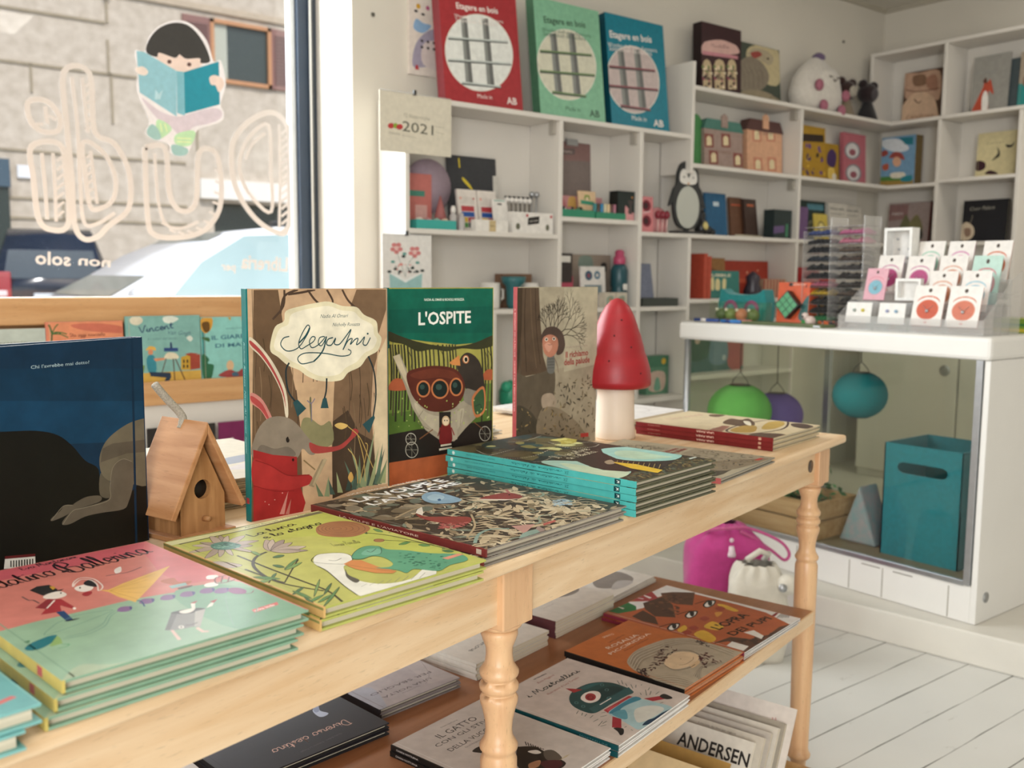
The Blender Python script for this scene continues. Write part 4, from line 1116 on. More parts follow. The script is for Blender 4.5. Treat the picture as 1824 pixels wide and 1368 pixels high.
('t','3d5a48','Wooden shelf unit - Estanteria',168,1587,1271,0,0.058,0),
('t','3d5a48','Suspension de madera',197,1509,1094,0,0.059,0),
('t','3d5a48','Made in',645,129,379,0,0.025,0),
('t','3d5a48','AB',1264,79,272,140,0.026,1)]),
'box_blue':(0.3379,0.4373,'137d92',[
('c','e6e2d6',[1472,1077,1433,827,1301,596,1095,414,842,302,574,273,324,329,120,461,-14,652,-64,880,-26,1118,96,1340,289,1521,532,1639,798,1678,1054,1633,1269,1507,1415,1313]),
('c','c9b9b6',[1447,1073,1408,830,1281,605,1082,427,837,318,578,290,335,345,138,474,8,660,-41,883,-4,1116,114,1332,302,1509,537,1623,794,1661,1042,1617,1250,1493,1391,1304]),
('p','6d6e6c',[292,1530,466,1555,550,379,342,356]),
('p','8d908c',[292,1530,371,1542,437,367,342,356]),
('p','6d6e6c',[762,1599,941,1625,1030,432,816,409]),
('p','8d908c',[762,1599,843,1611,915,420,816,409]),
('p','8a4a54',[24,1178,1360,1269,1361,1235,25,1145]),
('p','4d5250',[25,1145,1361,1235,1362,1213,26,1112]),
('p','8a4a54',[-3,787,1415,873,1417,838,-2,754]),
('p','4d5250',[-2,754,1417,838,1417,816,-1,721]),
('p','8a4a54',[273,416,1145,423,1147,389,274,383]),
('p','4d5250',[274,383,1147,389,1147,366,275,349]),
('t','f0e6e0','Etagere en bois',106,1754,1214,0,0.061,1),
('t','f0e6e0','Wooden shelf unit - Estanteria',33,1569,1428,0,0.053,0),
('t','f0e6e0','Suspension de madera',66,1487,1229,0,0.054,0),
('t','f0e6e0','Made in',582,134,426,0,0.023,0),
('t','f0e6e0','AB',1211,72,305,148,0.023,1)]),
'cal_2021':(0.2857,0.1975,'d9d2c0',[
('c','b8383a',[284,426,264,392,218,374,173,383,154,413,173,447,219,465,265,457]),
('c','8aa838',[349,433,336,399,305,382,274,393,262,424,275,458,306,474,336,464]),
('c','b8383a',[448,424,428,390,381,371,335,380,316,411,336,445,382,464,428,455]),
('t','4a4a3c','2021',436,358,618,175,-0.025,0),
('t','9a9484','12 filastrocche',470,592,516,0,-0.022,0),
('t','9a9484','illustrate da',1089,487,186,0,-0.055,0),
('t','9a9484','un calendario',1089,393,186,0,-0.109,0),
('t','9a9484','PER UN ANNO INTERO',435,275,289,0,-0.068,0),
('t','9a9484','insieme',174,287,217,0,-0.032,0)]),
'cal_flower':(0.1964,0.2756,'e4e2de',[
('c','d08080',[401,1126,386,1100,351,1089,316,1098,302,1124,316,1150,351,1161,386,1151]),
('c','d08080',[327,1078,313,1052,278,1041,243,1050,229,1075,243,1101,278,1113,313,1103]),
('c','d08080',[253,1121,239,1095,204,1084,170,1093,156,1118,170,1144,205,1156,239,1146]),
('c','d08080',[281,1196,266,1170,231,1158,197,1168,183,1193,197,1219,232,1230,266,1221]),
('c','d08080',[372,1199,357,1173,322,1162,287,1171,273,1196,288,1222,323,1234,357,1224]),
('c','e8b0a8',[302,1143,290,1125,265,1124,253,1142,265,1160,290,1161]),
('c','d08080',[766,1068,751,1041,715,1030,680,1040,665,1065,680,1092,716,1103,752,1093]),
('c','d08080',[691,1019,676,992,640,981,605,991,590,1017,605,1043,641,1054,676,1044]),
('c','d08080',[615,1063,600,1036,564,1025,529,1035,515,1060,529,1086,565,1098,600,1088]),
('c','d08080',[643,1138,628,1112,592,1101,557,1111,542,1136,557,1162,593,1174,628,1164]),
('c','d08080',[736,1142,721,1115,686,1104,650,1114,635,1139,650,1165,686,1177,722,1167]),
('c','e8b0a8',[665,1085,652,1066,627,1066,614,1084,627,1103,652,1103]),
('l','3f6a60',1.2,[277,1092,381,837,451,656]),
('l','3f6a60',1.2,[632,1024,488,839,451,656]),
('c','5f9a94',[478,1051,457,1029,414,1028,393,1049,414,1070,457,1071]),
('c','5f9a94',[248,911,227,890,185,889,164,909,185,930,227,931]),
('c','5f9a94',[740,903,718,882,675,881,653,902,675,923,718,924]),
('c','d89088',[406,868,385,847,342,846,321,867,343,888,385,889]),
('c','2d3a38',[460,1005,439,984,396,983,375,1003,396,1025,439,1026]),
('c','2d3a38',[300,791,278,770,236,769,215,790,236,811,279,812]),
('c','2d3a38',[638,810,617,789,573,788,552,809,574,830,617,831]),
('c','2d3a38',[584,748,562,727,519,727,498,748,520,769,563,769]),
('c','2d3a38',[388,747,366,725,324,725,303,746,324,767,366,767]),
('c','2d3a38',[729,750,707,728,663,728,642,749,664,770,707,771]),
('c','2d3a38',[177,744,155,723,114,723,93,744,114,765,156,765]),
('c','2d3a38',[838,766,816,745,772,744,751,765,773,787,816,788]),
('p','9cc4c4',[135,714,451,565,794,720,775,412,150,413]),
('p','e8ecea',[152,714,309,685,451,610,631,688,783,720,451,559]),
('l','8fb6b8',1,[451,565,150,419]),
('l','8fb6b8',1,[451,565,775,418]),
('z',['3a4a48','c98a86'],'dot',14,4,[170,864,740,873,703,688,204,684])]),
'vincent':(0.2065,0.1945,'84b4ac',[
('p','d0a850',[9,179,1056,183,1048,-84,2,-17]),
('c','e0d8c0',[64,937,131,975,216,954,233,895,165,848,80,869]),
('c','dfe6da',[515,949,634,966,732,925,631,867,533,879]),
('c','dfe6da',[834,651,886,680,925,638,884,599]),
('k','2f4a6a','Vincent',189,739,472,88,0.121,3),
('t','4a6a78','Van Gogh',576,708,320,0,-0.06,2),
('t','5a7a80','e i colori del vento',291,638,401,0,-0.008,2),
('c','e0b050',[258,492,308,549,385,536,393,486,326,509]),
('c','d8906a',[359,468,348,437,323,426,299,439,290,471,301,501,326,513,350,499]),
('c','3a8a9a',[262,343,304,430,380,397,393,198,295,183]),
('p','d8906a',[360,378,517,381,516,351,388,337]),
('p','2a3a50',[296,193,589,167,597,106,544,19,486,32,527,100,313,132]),
('p','2f4a80',[511,521,710,514,708,464,510,472]),
('p','2a3a60',[599,598,622,597,630,507,596,508]),
('c','e6dcc0',[516,371,558,450,677,435,705,363]),
('l','5a3a30',2.5,[536,371,471,174]),
('l','5a3a30',3,[635,366,645,43]),
('l','5a3a30',3,[665,365,805,13]),
('p','c9a03a',[746,381,878,416,871,193,740,200]),
('p','a04838',[878,406,1021,410,1015,206,871,193]),
('p','a04838',[797,420,879,437,1001,421,877,386]),
('p','3a2f28',[773,344,797,343,795,294,771,295]),
('p','3a2f28',[823,342,847,341,846,292,822,293]),
('p','3a2f28',[770,273,795,272,793,223,769,225]),
('p','3a2f28',[821,271,845,270,844,221,819,222]),
('p','6a8a4a',[14,335,241,285,218,187,7,140])]),
'palm_book':(0.1942,0.1831,'d8846a',[
('p','e0906a',[36,916,1004,899,997,704,25,656]),
('c','c9705a',[312,874,671,886,1001,821,998,743,486,794]),
('l','3a5a3a',4,[43,879,73,767,58,618]),
('l','4a6a3a',3,[72,757,54,841,34,879]),
('l','4a6a3a',3,[72,757,115,844,155,886]),
('l','4a6a3a',3,[72,757,129,783,185,764]),
('l','4a6a3a',3,[72,757,164,778,254,753]),
('l','4a6a3a',3,[72,757,172,754,270,705]),
('k','8a4a3a','Sta oggi nascosto',287,714,449,47,0.015,1.4),
('t','8a4a3a','la storia di un sogno',214,640,519,0,-0.02,2)]),
'presento':(0.1899,0.1676,'bcc4ba',[
('t','8a8a80','presento',408,629,321,0,0.01,0),
('t','8a8a80','vi',231,634,79,0,-0.03,0),
('c','8a8a80',[487,561,482,554,474,554,470,562,475,570,483,569]),
('c','aab8ac',[392,288,726,347,956,168,950,18,382,52])]),
'giardino':(0.2133,0.1878,'8fccc4',[
('p','3f8a8a',[9,953,60,952,55,48,14,50]),
('c','d8a040',[-3,892,81,951,174,919,160,786,74,706,4,769]),
('c','6a4a20',[16,851,120,869,127,745,54,727]),
('c','d8a040',[611,941,742,939,738,791,651,815]),
('c','3f6a40',[0,647,114,643,112,582]),
('c','2f6a4a',[3,401,105,335,83,274,166,249,163,166,118,44,14,50]),
('p','c9a040',[396,945,460,944,437,882]),
('t','3a6a80','IL GIARDINO',154,610,779,61,0.029,1),
('t','3a6a80','DI MATISSE',204,495,727,57,0.02,1),
('t','5a8a90','samantha friedman',369,759,280,0,0.01,2),
('c','dcb890',[472,223,457,175,423,151,386,162,363,203,364,254,390,293,427,300,460,272]),
('c','a04848',[277,66,311,137,418,163,525,126,636,183,969,188,965,16]),
('c','4a6a80',[438,109,504,127,546,72,459,66])]),
'shop_box':(0.2717,0.2519,'3c2226',[
('c','d8b0a8',[52,1021,207,1107,655,1198,1054,1176,1225,1119,1199,967,29,813]),
('p','c98a94',[27,874,1235,930,1239,858,30,793]),
('k','5a2a30','Mirtilla',307,999,620,69,0.085,1.4),
('p','c9b490',[40,569,87,666,177,712,271,685,326,602,351,74,64,38]),
('l','3c2226',4,[46,447,333,470]),
('z',['b06070','7a8a58','f0e0c0','4a3a38'],'dot',30,8,[42,529,328,569,350,95,63,58]),
('p','c9b490',[422,624,470,722,594,773,723,750,780,666,807,132,448,86]),
('l','3c2226',4,[428,500,787,533]),
('z',['b06070','7a8a58','f0e0c0','4a3a38'],'dot',30,8,[424,582,782,633,806,153,447,107]),
('p','c9b490',[878,689,927,788,1021,835,1120,807,1178,723,1206,183,906,145]),
('l','3c2226',4,[885,563,1185,588]),
('z',['b06070','7a8a58','f0e0c0','4a3a38'],'dot',30,8,[881,647,1180,689,1205,204,905,166]),
('p','6a3a2c',[2,9,1313,90,1318,5,5,-52])]),
'armadillo':(0.3187,0.2751,'4a5248',[
('c','c9bb94',[485,1325,1494,1456,1549,592,814,585,365,960]),
('c','8d8272',[-38,688,88,920,497,1109,934,998,1170,721,968,428,406,226,51,312]),
('c','b3a68c',[355,1132,628,1303,1060,1324,1362,1192,1226,995,931,1041,568,1120]),
('c','2a2018',[1188,1145,1167,1119,1124,1112,1101,1132,1121,1158,1165,1164]),
('c','a04a44',[494,1174,774,1259,922,1194,641,1078]),
('l','5f564a',2,[92,835,242,640,224,334]),
('l','5f564a',2,[259,841,409,662,391,355]),
('l','5f564a',2,[427,847,578,685,560,376]),
('l','5f564a',2,[597,854,749,708,731,398]),
('l','5f564a',2,[769,860,921,731,903,420]),
('c','9d9078',[-11,174,401,312,973,340,1497,226,1509,47,-4,45]),
('r','4a443a',3,[1165,186,1308,270,1460,221,1430,105,1247,61])]),
'baby_book':(0.2215,0.2697,'5a4438',[
('c','c4a088',[-43,1325,388,1303,965,1257,1008,532,635,682,103,661,4,972]),
('c','8a6a54',[232,1231,551,1228,618,976,300,976]),
('c','a87c66',[610,1122,867,1177,941,782,677,870]),
('c','d8b89c',[-56,88,54,570,417,812,849,603,1030,145,1045,-98]),
('l','6a4438',4,[34,918,417,812,990,822]),
('l','5a342c',5,[320,630,434,516,511,554]),
('t','a87c66','CANZONI',133,113,747,0,-0.061,0)]),
'fox_book':(0.1805,0.2808,'989690',[
('c','b8503a',[53,12,155,323,279,629,315,807,390,749,457,807,543,543,550,428,428,515,439,-38]),
('c','eeeae4',[316,24,284,398,355,548,436,376,436,8]),
('c','5a3a30',[270,768,335,872,377,728]),
('t','9a9a98','Nuovo Rifugio',17,991,569,0,-0.041,0),
('c','4a4844',[-141,412,-46,445,29,15,-117,10]),
('c','e0dcd4',[-154,226,-53,166,-43,1,-166,17])]),
'cream_book':(0.1924,0.2196,'d3c79c',[
('c','3a2028',[-62,348,54,431,225,369,233,229,94,170,-30,227]),
('c','3a2028',[242,88,379,170,573,62]),
('c','2f2c28',[388,401,517,574,485,715,561,615,568,500,479,439]),
('c','2f2c28',[690,763,828,748,892,819,854,700,741,689]),
('t','9a8f70','Il volo di Sara',220,810,420,0,0.006,2),
('l','8a8060',1.2,[20,200,27,82]),
('r','b8ac88',1,[368,727,613,519,795,547,715,372,532,342])]),
'black_book':(0.2241,0.2069,'1f1f24',[
('c','c9b8a0',[-26,384,115,499,294,373,330,181,192,42,-7,71]),
('c','8a7060',[76,333,223,328,234,160,112,140]),
('l','c9b8a0',1.5,[215,471,252,659]),
('t','a8a498','Cuor Palace',171,781,621,0,0.026,2)]),
'sky_box':(0.1952,0.2667,'7ba4c4',[
('p','a88a48',[-80,203,949,173,962,-53,-70,22]),
('p','5a8a48',[-28,301,917,275,924,150,-22,188]),
('c','e0e6ec',[4,1269,451,1270,795,984,471,917,72,1059]),
('c','a05048',[228,789,360,928,583,880,676,696,480,765]),
('c','e0b090',[579,655,556,573,486,535,403,558,345,632,340,722,390,786,471,794,546,742]),
('c','a05048',[-8,965,132,1002,194,894,28,834]),
('c','b86048',[41,603,208,639,217,485,76,472]),
('c','e8e2d0',[307,376,667,371,701,242,342,246]),
('c','2f8a98',[619,249,889,277,898,127,625,138]),
('p','2f8090',[505,1290,886,1272,898,1072,680,1095])]),
'yellow_toys':(0.206,0.2396,'b08a30',[
('p','3a2f28',[-32,1099,875,1147,888,969,-19,911]),
('z',['4a3460','e0c060','3a2f28','d8b040','6a4a80'],'blob',22,14,[-14,844,892,928,953,101,41,35])]),
'pink_mirror':(0.2116,0.241,'b86a74',[
('c','8a8c90',[772,905,714,764,540,665,318,647,134,714,56,842,113,981,283,1080,504,1101,691,1034]),
('c','d8d4d4',[694,899,649,784,513,704,339,689,194,745,132,849,176,962,310,1042,483,1058,630,1003]),
('c','9a5a64',[568,844,516,772,387,744,280,781,274,856,373,911,505,906]),
('c','8a8c90',[821,327,763,186,588,89,366,73,180,144,102,273,159,413,330,510,552,528,740,458]),
('c','d8d4d4',[743,321,698,207,561,128,386,116,240,174,178,279,222,392,357,471,531,485,679,428]),
('c','9a5a64',[617,268,564,196,435,170,327,209,321,284,421,338,553,332])]),
'house_grey':(0.2662,0.2294,'a58f86',[
('p','8a5048',[2,752,306,757,320,461,16,446]),
('p','e6d6ae',[80,488,73,648,118,702,193,709,243,664,251,504]),
('l','b8a888',1.5,[156,705,165,496]),
('p','8a5048',[575,808,889,814,904,513,590,497]),
('p','e6d6ae',[656,541,648,703,695,758,773,765,825,720,833,557]),
('l','b8a888',1.5,[734,761,744,549]),
('p','8a5048',[151,396,458,398,473,99,165,87]),
('p','e6d6ae',[230,130,223,290,268,344,345,351,395,305,403,143]),
('l','b8a888',1.5,[306,347,316,136]),
('p','8a5048',[990,407,1312,409,1328,103,1006,91]),
('p','e6d6ae',[1074,134,1065,299,1113,354,1193,361,1246,314,1255,148]),
('l','b8a888',1.5,[1153,357,1164,141]),
('t','8a6a60','La casetta',402,355,509,0,0.012,2)]),
'house_peach':(0.2654,0.261,'d8a888',[
('p','c98a70',[186,1045,517,1054,535,745,204,727]),
('p','e6d6ae',[274,772,264,938,313,994,395,1003,450,957,459,790]),
('l','b8a888',1.5,[354,998,366,781]),
('p','c98a70',[704,1099,1045,1108,1064,795,723,776]),
('p','e6d6ae',[795,822,785,990,834,1047,919,1056,975,1009,986,840]),
('l','b8a888',1.5,[877,1052,890,831]),
('p','c98a70',[224,368,557,371,575,60,241,47]),
('p','e6d6ae',[311,91,302,259,351,315,434,322,489,274,498,106]),
('l','b8a888',1.5,[392,318,405,99]),
('p','c98a70',[744,413,1087,416,1106,100,763,87]),
('p','e6d6ae',[835,132,825,302,875,358,961,365,1017,317,1028,147]),
('l','b8a888',1.5,[918,362,931,139]),
('t','8a6a60','La casetta',400,913,547,0,0.051,2)]),
'lettering':(1.1,1.2,'f3ece8',[
('r','f3ece8',18.75,[3973,2818,4228,3219,4609,3461,4873,3442,5054,3151,5051,2351,5007,1419,4713,1360,4315,1632,4004,2144]),
('r','f3ece8',13.75,[4124,2676,4315,3034,4664,3251,4690,2485,4682,1708,4302,1966,4116,2326]),
('l','f3ece8',10.799999999999999,[4870,3292,4868,2338,4832,1413]),
('l','f3ece8',9.6,[4910,3122,5034,3229]),
('l','f3ece8',9.6,[4907,2986,5031,3093]),
('l','f3ece8',9.6,[4904,2851,5028,2958]),
('l','f3ece8',9.6,[4902,2716,5026,2822]),
('l','f3ece8',9.6,[4899,2580,5023,2686]),
('l','f3ece8',9.6,[4896,2444,5020,2549]),
('l','f3ece8',9.6,[4893,2308,5018,2413]),
('l','f3ece8',9.6,[4891,2172,5015,2276]),
('l','f3ece8',9.6,[4888,2035,5012,2139]),
('l','f3ece8',9.6,[4885,1899,5010,2002]),
('l','f3ece8',9.6,[4882,1762,5007,1865]),
('l','f3ece8',9.6,[4879,1625,5004,1727]),
('l','f3ece8',9.6,[4877,1487,5001,1590]),
('l','f3ece8',9.6,[4874,1350,4999,1452]),
('l','f3ece8',10.799999999999999,[4213,2606,4344,2889,4601,3108]),
('l','f3ece8',18.0,[2452,2666,2783,2684,2835,1976,2959,1684,3168,1656,3311,1891,3372,2652,3668,2677,3754,2186,3701,1681,3412,1315,2981,1186,2568,1218,2460,1511,2452,2666]),
('l','f3ece8',10.799999999999999,[2614,2589,2644,1817,2761,1412,3024,1347,3338,1473]),
('l','f3ece8',8.4,[2690,1424,2794,1383]),
('l','f3ece8',8.4,[2818,1317,2923,1275]),
('l','f3ece8',8.4,[2969,1284,3075,1242]),
('l','f3ece8',8.4,[3123,1309,3231,1267]),
('l','f3ece8',8.4,[3280,1371,3389,1329]),
('l','f3ece8',8.4,[3421,1492,3531,1450]),
('l','f3ece8',8.4,[3524,1650,3635,1609]),
('l','f3ece8',8.4,[3589,1826,3699,1786]),
('l','f3ece8',8.4,[3621,2001,3732,1961]),
('l','f3ece8',8.4,[3639,2193,3749,2154]),
('l','f3ece8',8.4,[3644,2385,3755,2347]),
('r','f3ece8',17.5,[1234,3742,1617,3765,1660,2862,1971,2678,2184,2228,2153,1644,1816,1339,1642,1159,1428,1117,1296,1354,1282,2094,1240,2925]),
('l','f3ece8',12.0,[1346,3678,1400,2941,1406,2102,1439,1396,1644,1368,1930,1561]),
('r','f3ece8',15.0,[1483,2670,1791,2520,1958,2140,1909,1777,1687,1614,1545,1650,1487,2178]),
('l','f3ece8',10.799999999999999,[1502,3681,1551,2957,1563,2818]),
('l','f3ece8',10.799999999999999,[1586,2539,1621,2117,1656,1691]),
('l','f3ece8',8.4,[1541,3541,1635,3629]),
('l','f3ece8',8.4,[1535,3401,1630,3489]),
('l','f3ece8',8.4,[1530,3262,1624,3349]),
('l','f3ece8',8.4,[1524,3122,1619,3209]),
('l','f3ece8',8.4,[1519,2981,1613,3068]),
('l','f3ece8',8.4,[1513,2841,1608,2927]),
('l','f3ece8',8.4,[1520,2420,1619,2506]),
('l','f3ece8',8.4,[1515,2279,1613,2364]),
('l','f3ece8',8.4,[1509,2137,1608,2222]),
('l','f3ece8',8.4,[1504,1996,1602,2080]),
('l','f3ece8',8.4,[1498,1853,1597,1937]),
('l','f3ece8',8.4,[1492,1711,1591,1795]),
('r','f3ece8',17.5,[709,2532,1121,2603,1202,2158,1202,1351,934,1249,763,1420,716,2055]),
('l','f3ece8',12.0,[855,2442,880,1893,891,1408]),
('l','f3ece8',10.799999999999999,[1017,2456,1026,1902,1021,1379]),
('l','f3ece8',8.4,[1071,2336,1180,2435]),
('l','f3ece8',8.4,[1065,2190,1174,2288]),
('l','f3ece8',8.4,[1059,2044,1168,2142]),
('l','f3ece8',8.4,[1052,1897,1162,1995]),
('l','f3ece8',8.4,[1046,1750,1156,1847]),
('l','f3ece8',8.4,[1040,1603,1150,1700]),
('l','f3ece8',8.4,[1034,1456,1144,1552]),
('r','f3ece8',16.25,[698,3215,954,3254,1133,3052,1110,2816,869,2779,707,2939]),
('l','f3ece8',12.0,[934,3167,955,2897]),
('l','f3ece8',9.6,[977,3035,1088,2979]),
('l','f3ece8',9.6,[778,2879,906,2892]),
('t','f3ece8','Libreria',4982,623,900,265,3.085,9),
('t','f3ece8','per',3978,625,265,146,3.093,9),
('t','f3ece8','non',1826,666,500,164,3.082,9),
('t','f3ece8','solo',1207,676,525,213,3.088,9)]),
'girl':(1.1,1.2,'e9e4e6',[
('c','e9e4e6',[2504,4228,2583,4475,2774,4700,3066,4831,3329,4789,3563,4568,3675,4237,3799,4269,3883,3944,3846,3733,3779,3520,3837,3379,3771,3224,3399,3069,3305,2943,3145,2595,2880,2616,2856,2758,2655,2811,2474,2922,2551,3099,2421,3422,2358,3638,2382,3919,2351,4233]),
('c','e6cfc4',[2673,4210,2731,4260,3433,4261,3460,4150,3126,3933,2755,4110]),
('c','33312f',[2527,4231,2596,4464,2773,4666,3021,4782,3269,4765,3487,4557,3614,4243,3446,4177,3427,4255,3194,4213,3084,4269,3003,4201,2745,4248,2700,4172]),
('c','5a3d38',[2945,4130,2934,4105,2907,4091,2880,4097,2870,4120,2882,4146,2909,4159,2935,4153]),
('c','5a3d38',[3283,4131,3271,4105,3243,4092,3216,4098,3206,4121,3218,4147,3245,4161,3272,4154]),
('p','8fbfcc',[2370,4228,2490,4226,3025,3991,3002,3231,2397,3559]),
('p','7ab4c2',[3025,3991,3157,3989,3147,3261,3013,3290]),
('p','1a8a9e',[3152,3988,3767,4250,3766,3518,3148,3290]),
('c','e6cfc4',[3591,3950,3684,4006,3821,3965,3849,3851,3753,3728,3695,3832,3618,3837]),
('c','e6d6cc',[2341,3941,2468,3986,2550,3914,2491,3844,2380,3863]),
('p','b4d4dc',[2660,3647,2709,3568,2783,3648,2735,3487,2643,3476]),
('c','d3c6cf',[2423,3478,2728,3288,3002,3231,3166,3277,3623,3443,3791,3403,3772,3283,3584,3176,3340,3107,3248,3054,3185,2947,3036,2918,2922,3022,2667,3168]),
('c','b8dcb0',[2666,3139,2837,3100,2907,2992,2713,2831,2657,2883]),
('c','9cc0bc',[2495,2952,2578,3059,2676,2998,2728,2846,2626,2809,2515,2869]),
('c','b8dcb0',[2978,2927,3247,3025,3320,2959,3210,2760,2973,2768]),
('c','9cc0bc',[2890,2732,3002,2756,3178,2699,3130,2593,2938,2586]),
('l','dfe9b0',4,[2722,3088,2746,2948]),
('l','dfe9b0',4,[2794,3095,2833,2956]),
('l','dfe9b0',4,[2991,2871,3243,2879]),
('l','dfe9b0',4,[2989,2813,3241,2821])])}

# ------------------------------------------------------------------ shared materials
M_print=mat('printed_cover',None,.42,0,.12,45,spec=.3,detail=6)
M_matte=mat('printed_card',None,.6,0,.08,60)
M_page=mat('page_edges','e0d6c0',.8,0,.0,1,0,1,(1,1,900),'bfb49c')
M_white=mat('white_paint','e8e4dc',.5,0,.05,4,.12,25)
M_paint=mat('coloured_paint',None,.45,0,.06,20)
M_plastic=mat('coloured_plastic',None,.3,0,.04,20)
M_fab=mat('coloured_fabric',None,.9,0,.16,90,.5,400,sheen=.3)
M_metal=mat('brushed_metal','b9bcc0',.35,.9,.1,40)
M_acr=pane('clear_acrylic',(.96,.96,.96),1.4,.16)
M_glass=pane('case_glass',(.96,.98,.94),.9)
M_win=pane('window_glass',(.97,.98,.98),.7)
Zt,LS=.78,.402
TY=.254; tv=Vector((cos(TY),sin(TY),0)); nv=Vector((-sin(TY),cos(TY),0)); TO=Vector((1.81100706,1.16054574,0))
def TP(s,d,z): return TO+tv*s+nv*d+Vector((0,0,z))
def frame(o,rz,stand=False,lean=0):
    """local x = width, y = up the cover, z = out of the cover"""
    A=Matrix.Translation(o)@Matrix.Rotation(rz,4,'Z')
    return A@Matrix.Rotation(R(90)-R(lean),4,'X') if stand else A
def book(name,label,cat,M,W,H,T,key,edge='d8d2c4',spine=None,hard=True,sp=(),group=None,mt=None,spine_side=0,page=True,cmds=None):
    """cover lies in local z = 0..T, spine along x = 0 (or x = W)"""
    r=thing(name,label,cat,M=M,group=group); mt=mt or M_print
    k=ART[key] if key else None; bgc=k[2] if k else edge; spine=spine or bgc
    b=B(); t=.0022 if hard else .0007; e=.0048 if hard else 0
    sw=.0024; xa,xb=(sw,W) if spine_side==0 else (0,W-sw)
    b.box(xa,0,T-t,xb,H,T,edge); b.box(xa,0,0,xb,H,t,edge)
    b.box(0 if spine_side==0 else W-sw,0,0,sw if spine_side==0 else W,H,T,spine)
    b.add([(xa,0,T+.000004),(xb,0,T+.000004),(xb,H,T+.000004),(xa,H,T+.000004)],[(0,1,2,3)],bgc)
    if k: art(b,k[3],W,H,(0,0,T),(1,0,0),(0,1,0))
    if cmds: art(b,cmds,W,H,(0,0,T),(1,0,0),(0,1,0))
    if hard:
        gx=.009 if spine_side==0 else W-.010
        b.box(gx,.001,T,gx+.0012,H-.001,T+.00002,tuple(x*.88 for x in L(edge)))
    if sp: art(b,sp,H,T,(0,H,0),(0,-1,0),(0,0,1),.00001,doclip=False)
    b.obj('cover',mt,r)
    if page:
        x0,x1=(t,W-e) if spine_side==0 else (e,W-t)
        B().box(x0,e,t,x1,H-e,T-t).obj('page_block',M_page,r)
    return r
def pile(base,M0,T,n,labels,rnd,jx=.004,jr=1.2,step=None):
    """copies of a book under it, topmost first"""
    out=[]
    for i in range(1,n):
        out.append(dup(base,labels[i-1],M=Matrix.Translation((0,0,-T*i))@M0@Matrix.Translation((rnd.uniform(-jx,jx)+(step[0]*i if step else 0),rnd.uniform(-jx,jx)*.3+(step[1]*i if step else 0),0))@Matrix.Rotation(R(rnd.uniform(-jr,jr)),4,'Z')))
    return out
TPX={"ospite":(.7617,1.2940,.78)}
def smooth3(P,n=5):
    a=smooth([(p[0],p[2]) for p in P],False,n); b=smooth([(p[0],p[1]) for p in P],False,n)
    return [(q[0],w_[1],q[1]) for q,w_ in zip(a,b)]
def smooth3b(P,n=4):
    a=smooth([(p[0],p[1]) for p in P],False,n); b=smooth([(p[0],p[2]) for p in P],False,n)
    return [(q[0],q[1],w_[1]) for q,w_ in zip(a,b)]
# ================================================================== the room
def floor_mat():
    m=mat('painted_boards','e2e1dc',.55,0,.10,2.2); N=m.node_tree.nodes; K=m.node_tree.links; p=N['Principled BSDF']
    src=p.inputs['Base Color'].links[0].from_socket
    tc=N.new('ShaderNodeTexCoord'); sp=N.new('ShaderNodeSeparateXYZ'); K.new(tc.outputs['Object'],sp.inputs[0])
    wob=N.new('ShaderNodeTexNoise'); wob.inputs['Scale'].default_value=3; K.new(tc.outputs['Object'],wob.inputs[0])
    ad=N.new('ShaderNodeMath'); ad.operation='MULTIPLY_ADD'; ad.inputs[1].default_value=.006; K.new(wob.outputs['Fac'],ad.inputs[0]); K.new(sp.outputs['Y'],ad.inputs[2])
    dv=N.new('ShaderNodeMath'); dv.operation='DIVIDE'; dv.inputs[1].default_value=.1185; K.new(ad.outputs[0],dv.inputs[0])
    fr=N.new('ShaderNodeMath'); fr.operation='FRACT'; K.new(dv.outputs[0],fr.inputs[0])
    n2=N.new('ShaderNodeTexNoise'); n2.inputs['Scale'].default_value=5; K.new(tc.outputs['Object'],n2.inputs[0])
    mr=N.new('ShaderNodeMapRange'); mr.inputs['From Min'].default_value=.35; mr.inputs['From Max'].default_value=.7; mr.inputs['To Min'].default_value=.010; mr.inputs['To Max'].default_value=.042; K.new(n2.outputs['Fac'],mr.inputs['Value'])
    lt=N.new('ShaderNodeMath'); lt.operation='LESS_THAN'; K.new(fr.outputs[0],lt.inputs[0]); K.new(mr.outputs[0],lt.inputs[1])
    mx=N.new('ShaderNodeMix'); mx.data_type='RGBA'; mx.inputs[7].default_value=(*L('66645b'),1); K.new(lt.outputs[0],mx.inputs[0]); K.new(src,mx.inputs[6])
    st=N.new('ShaderNodeTexNoise'); st.inputs['Scale'].default_value=7; st.inputs['Detail'].default_value=8; st.inputs['Roughness'].default_value=.7
    mp=N.new('ShaderNodeMapping'); mp.inputs['Scale'].default_value=(.6,1.5,1); K.new(tc.outputs['Object'],mp.inputs[0]); K.new(mp.outputs[0],st.inputs[0])
    m3=N.new('ShaderNodeMapRange'); m3.inputs['From Min'].default_value=.635; m3.inputs['From Max'].default_value=.70; K.new(st.outputs['Fac'],m3.inputs['Value'])
    m4=N.new('ShaderNodeMix'); m4.data_type='RGBA'; m4.inputs[7].default_value=(*L('aaa79c'),1); K.new(m3.outputs[0],m4.inputs[0]); K.new(mx.outputs[2],m4.inputs[6])
    K.new(m4.outputs[2],p.inputs['Base Color']); return m
struct('floor',B().box(-2.6,-2.6,-.1,4.94,3.05,0),floor_mat())
M_wall=mat('wall_plaster','dcd6ca',.8,0,.05,3,.15,30)
struct('ceiling',B().box(-2.6,-2.6,2.575,4.94,3.05,2.7),mat('ceiling_paint','d8d3c8',.85,0,.04,3))
wl=B()
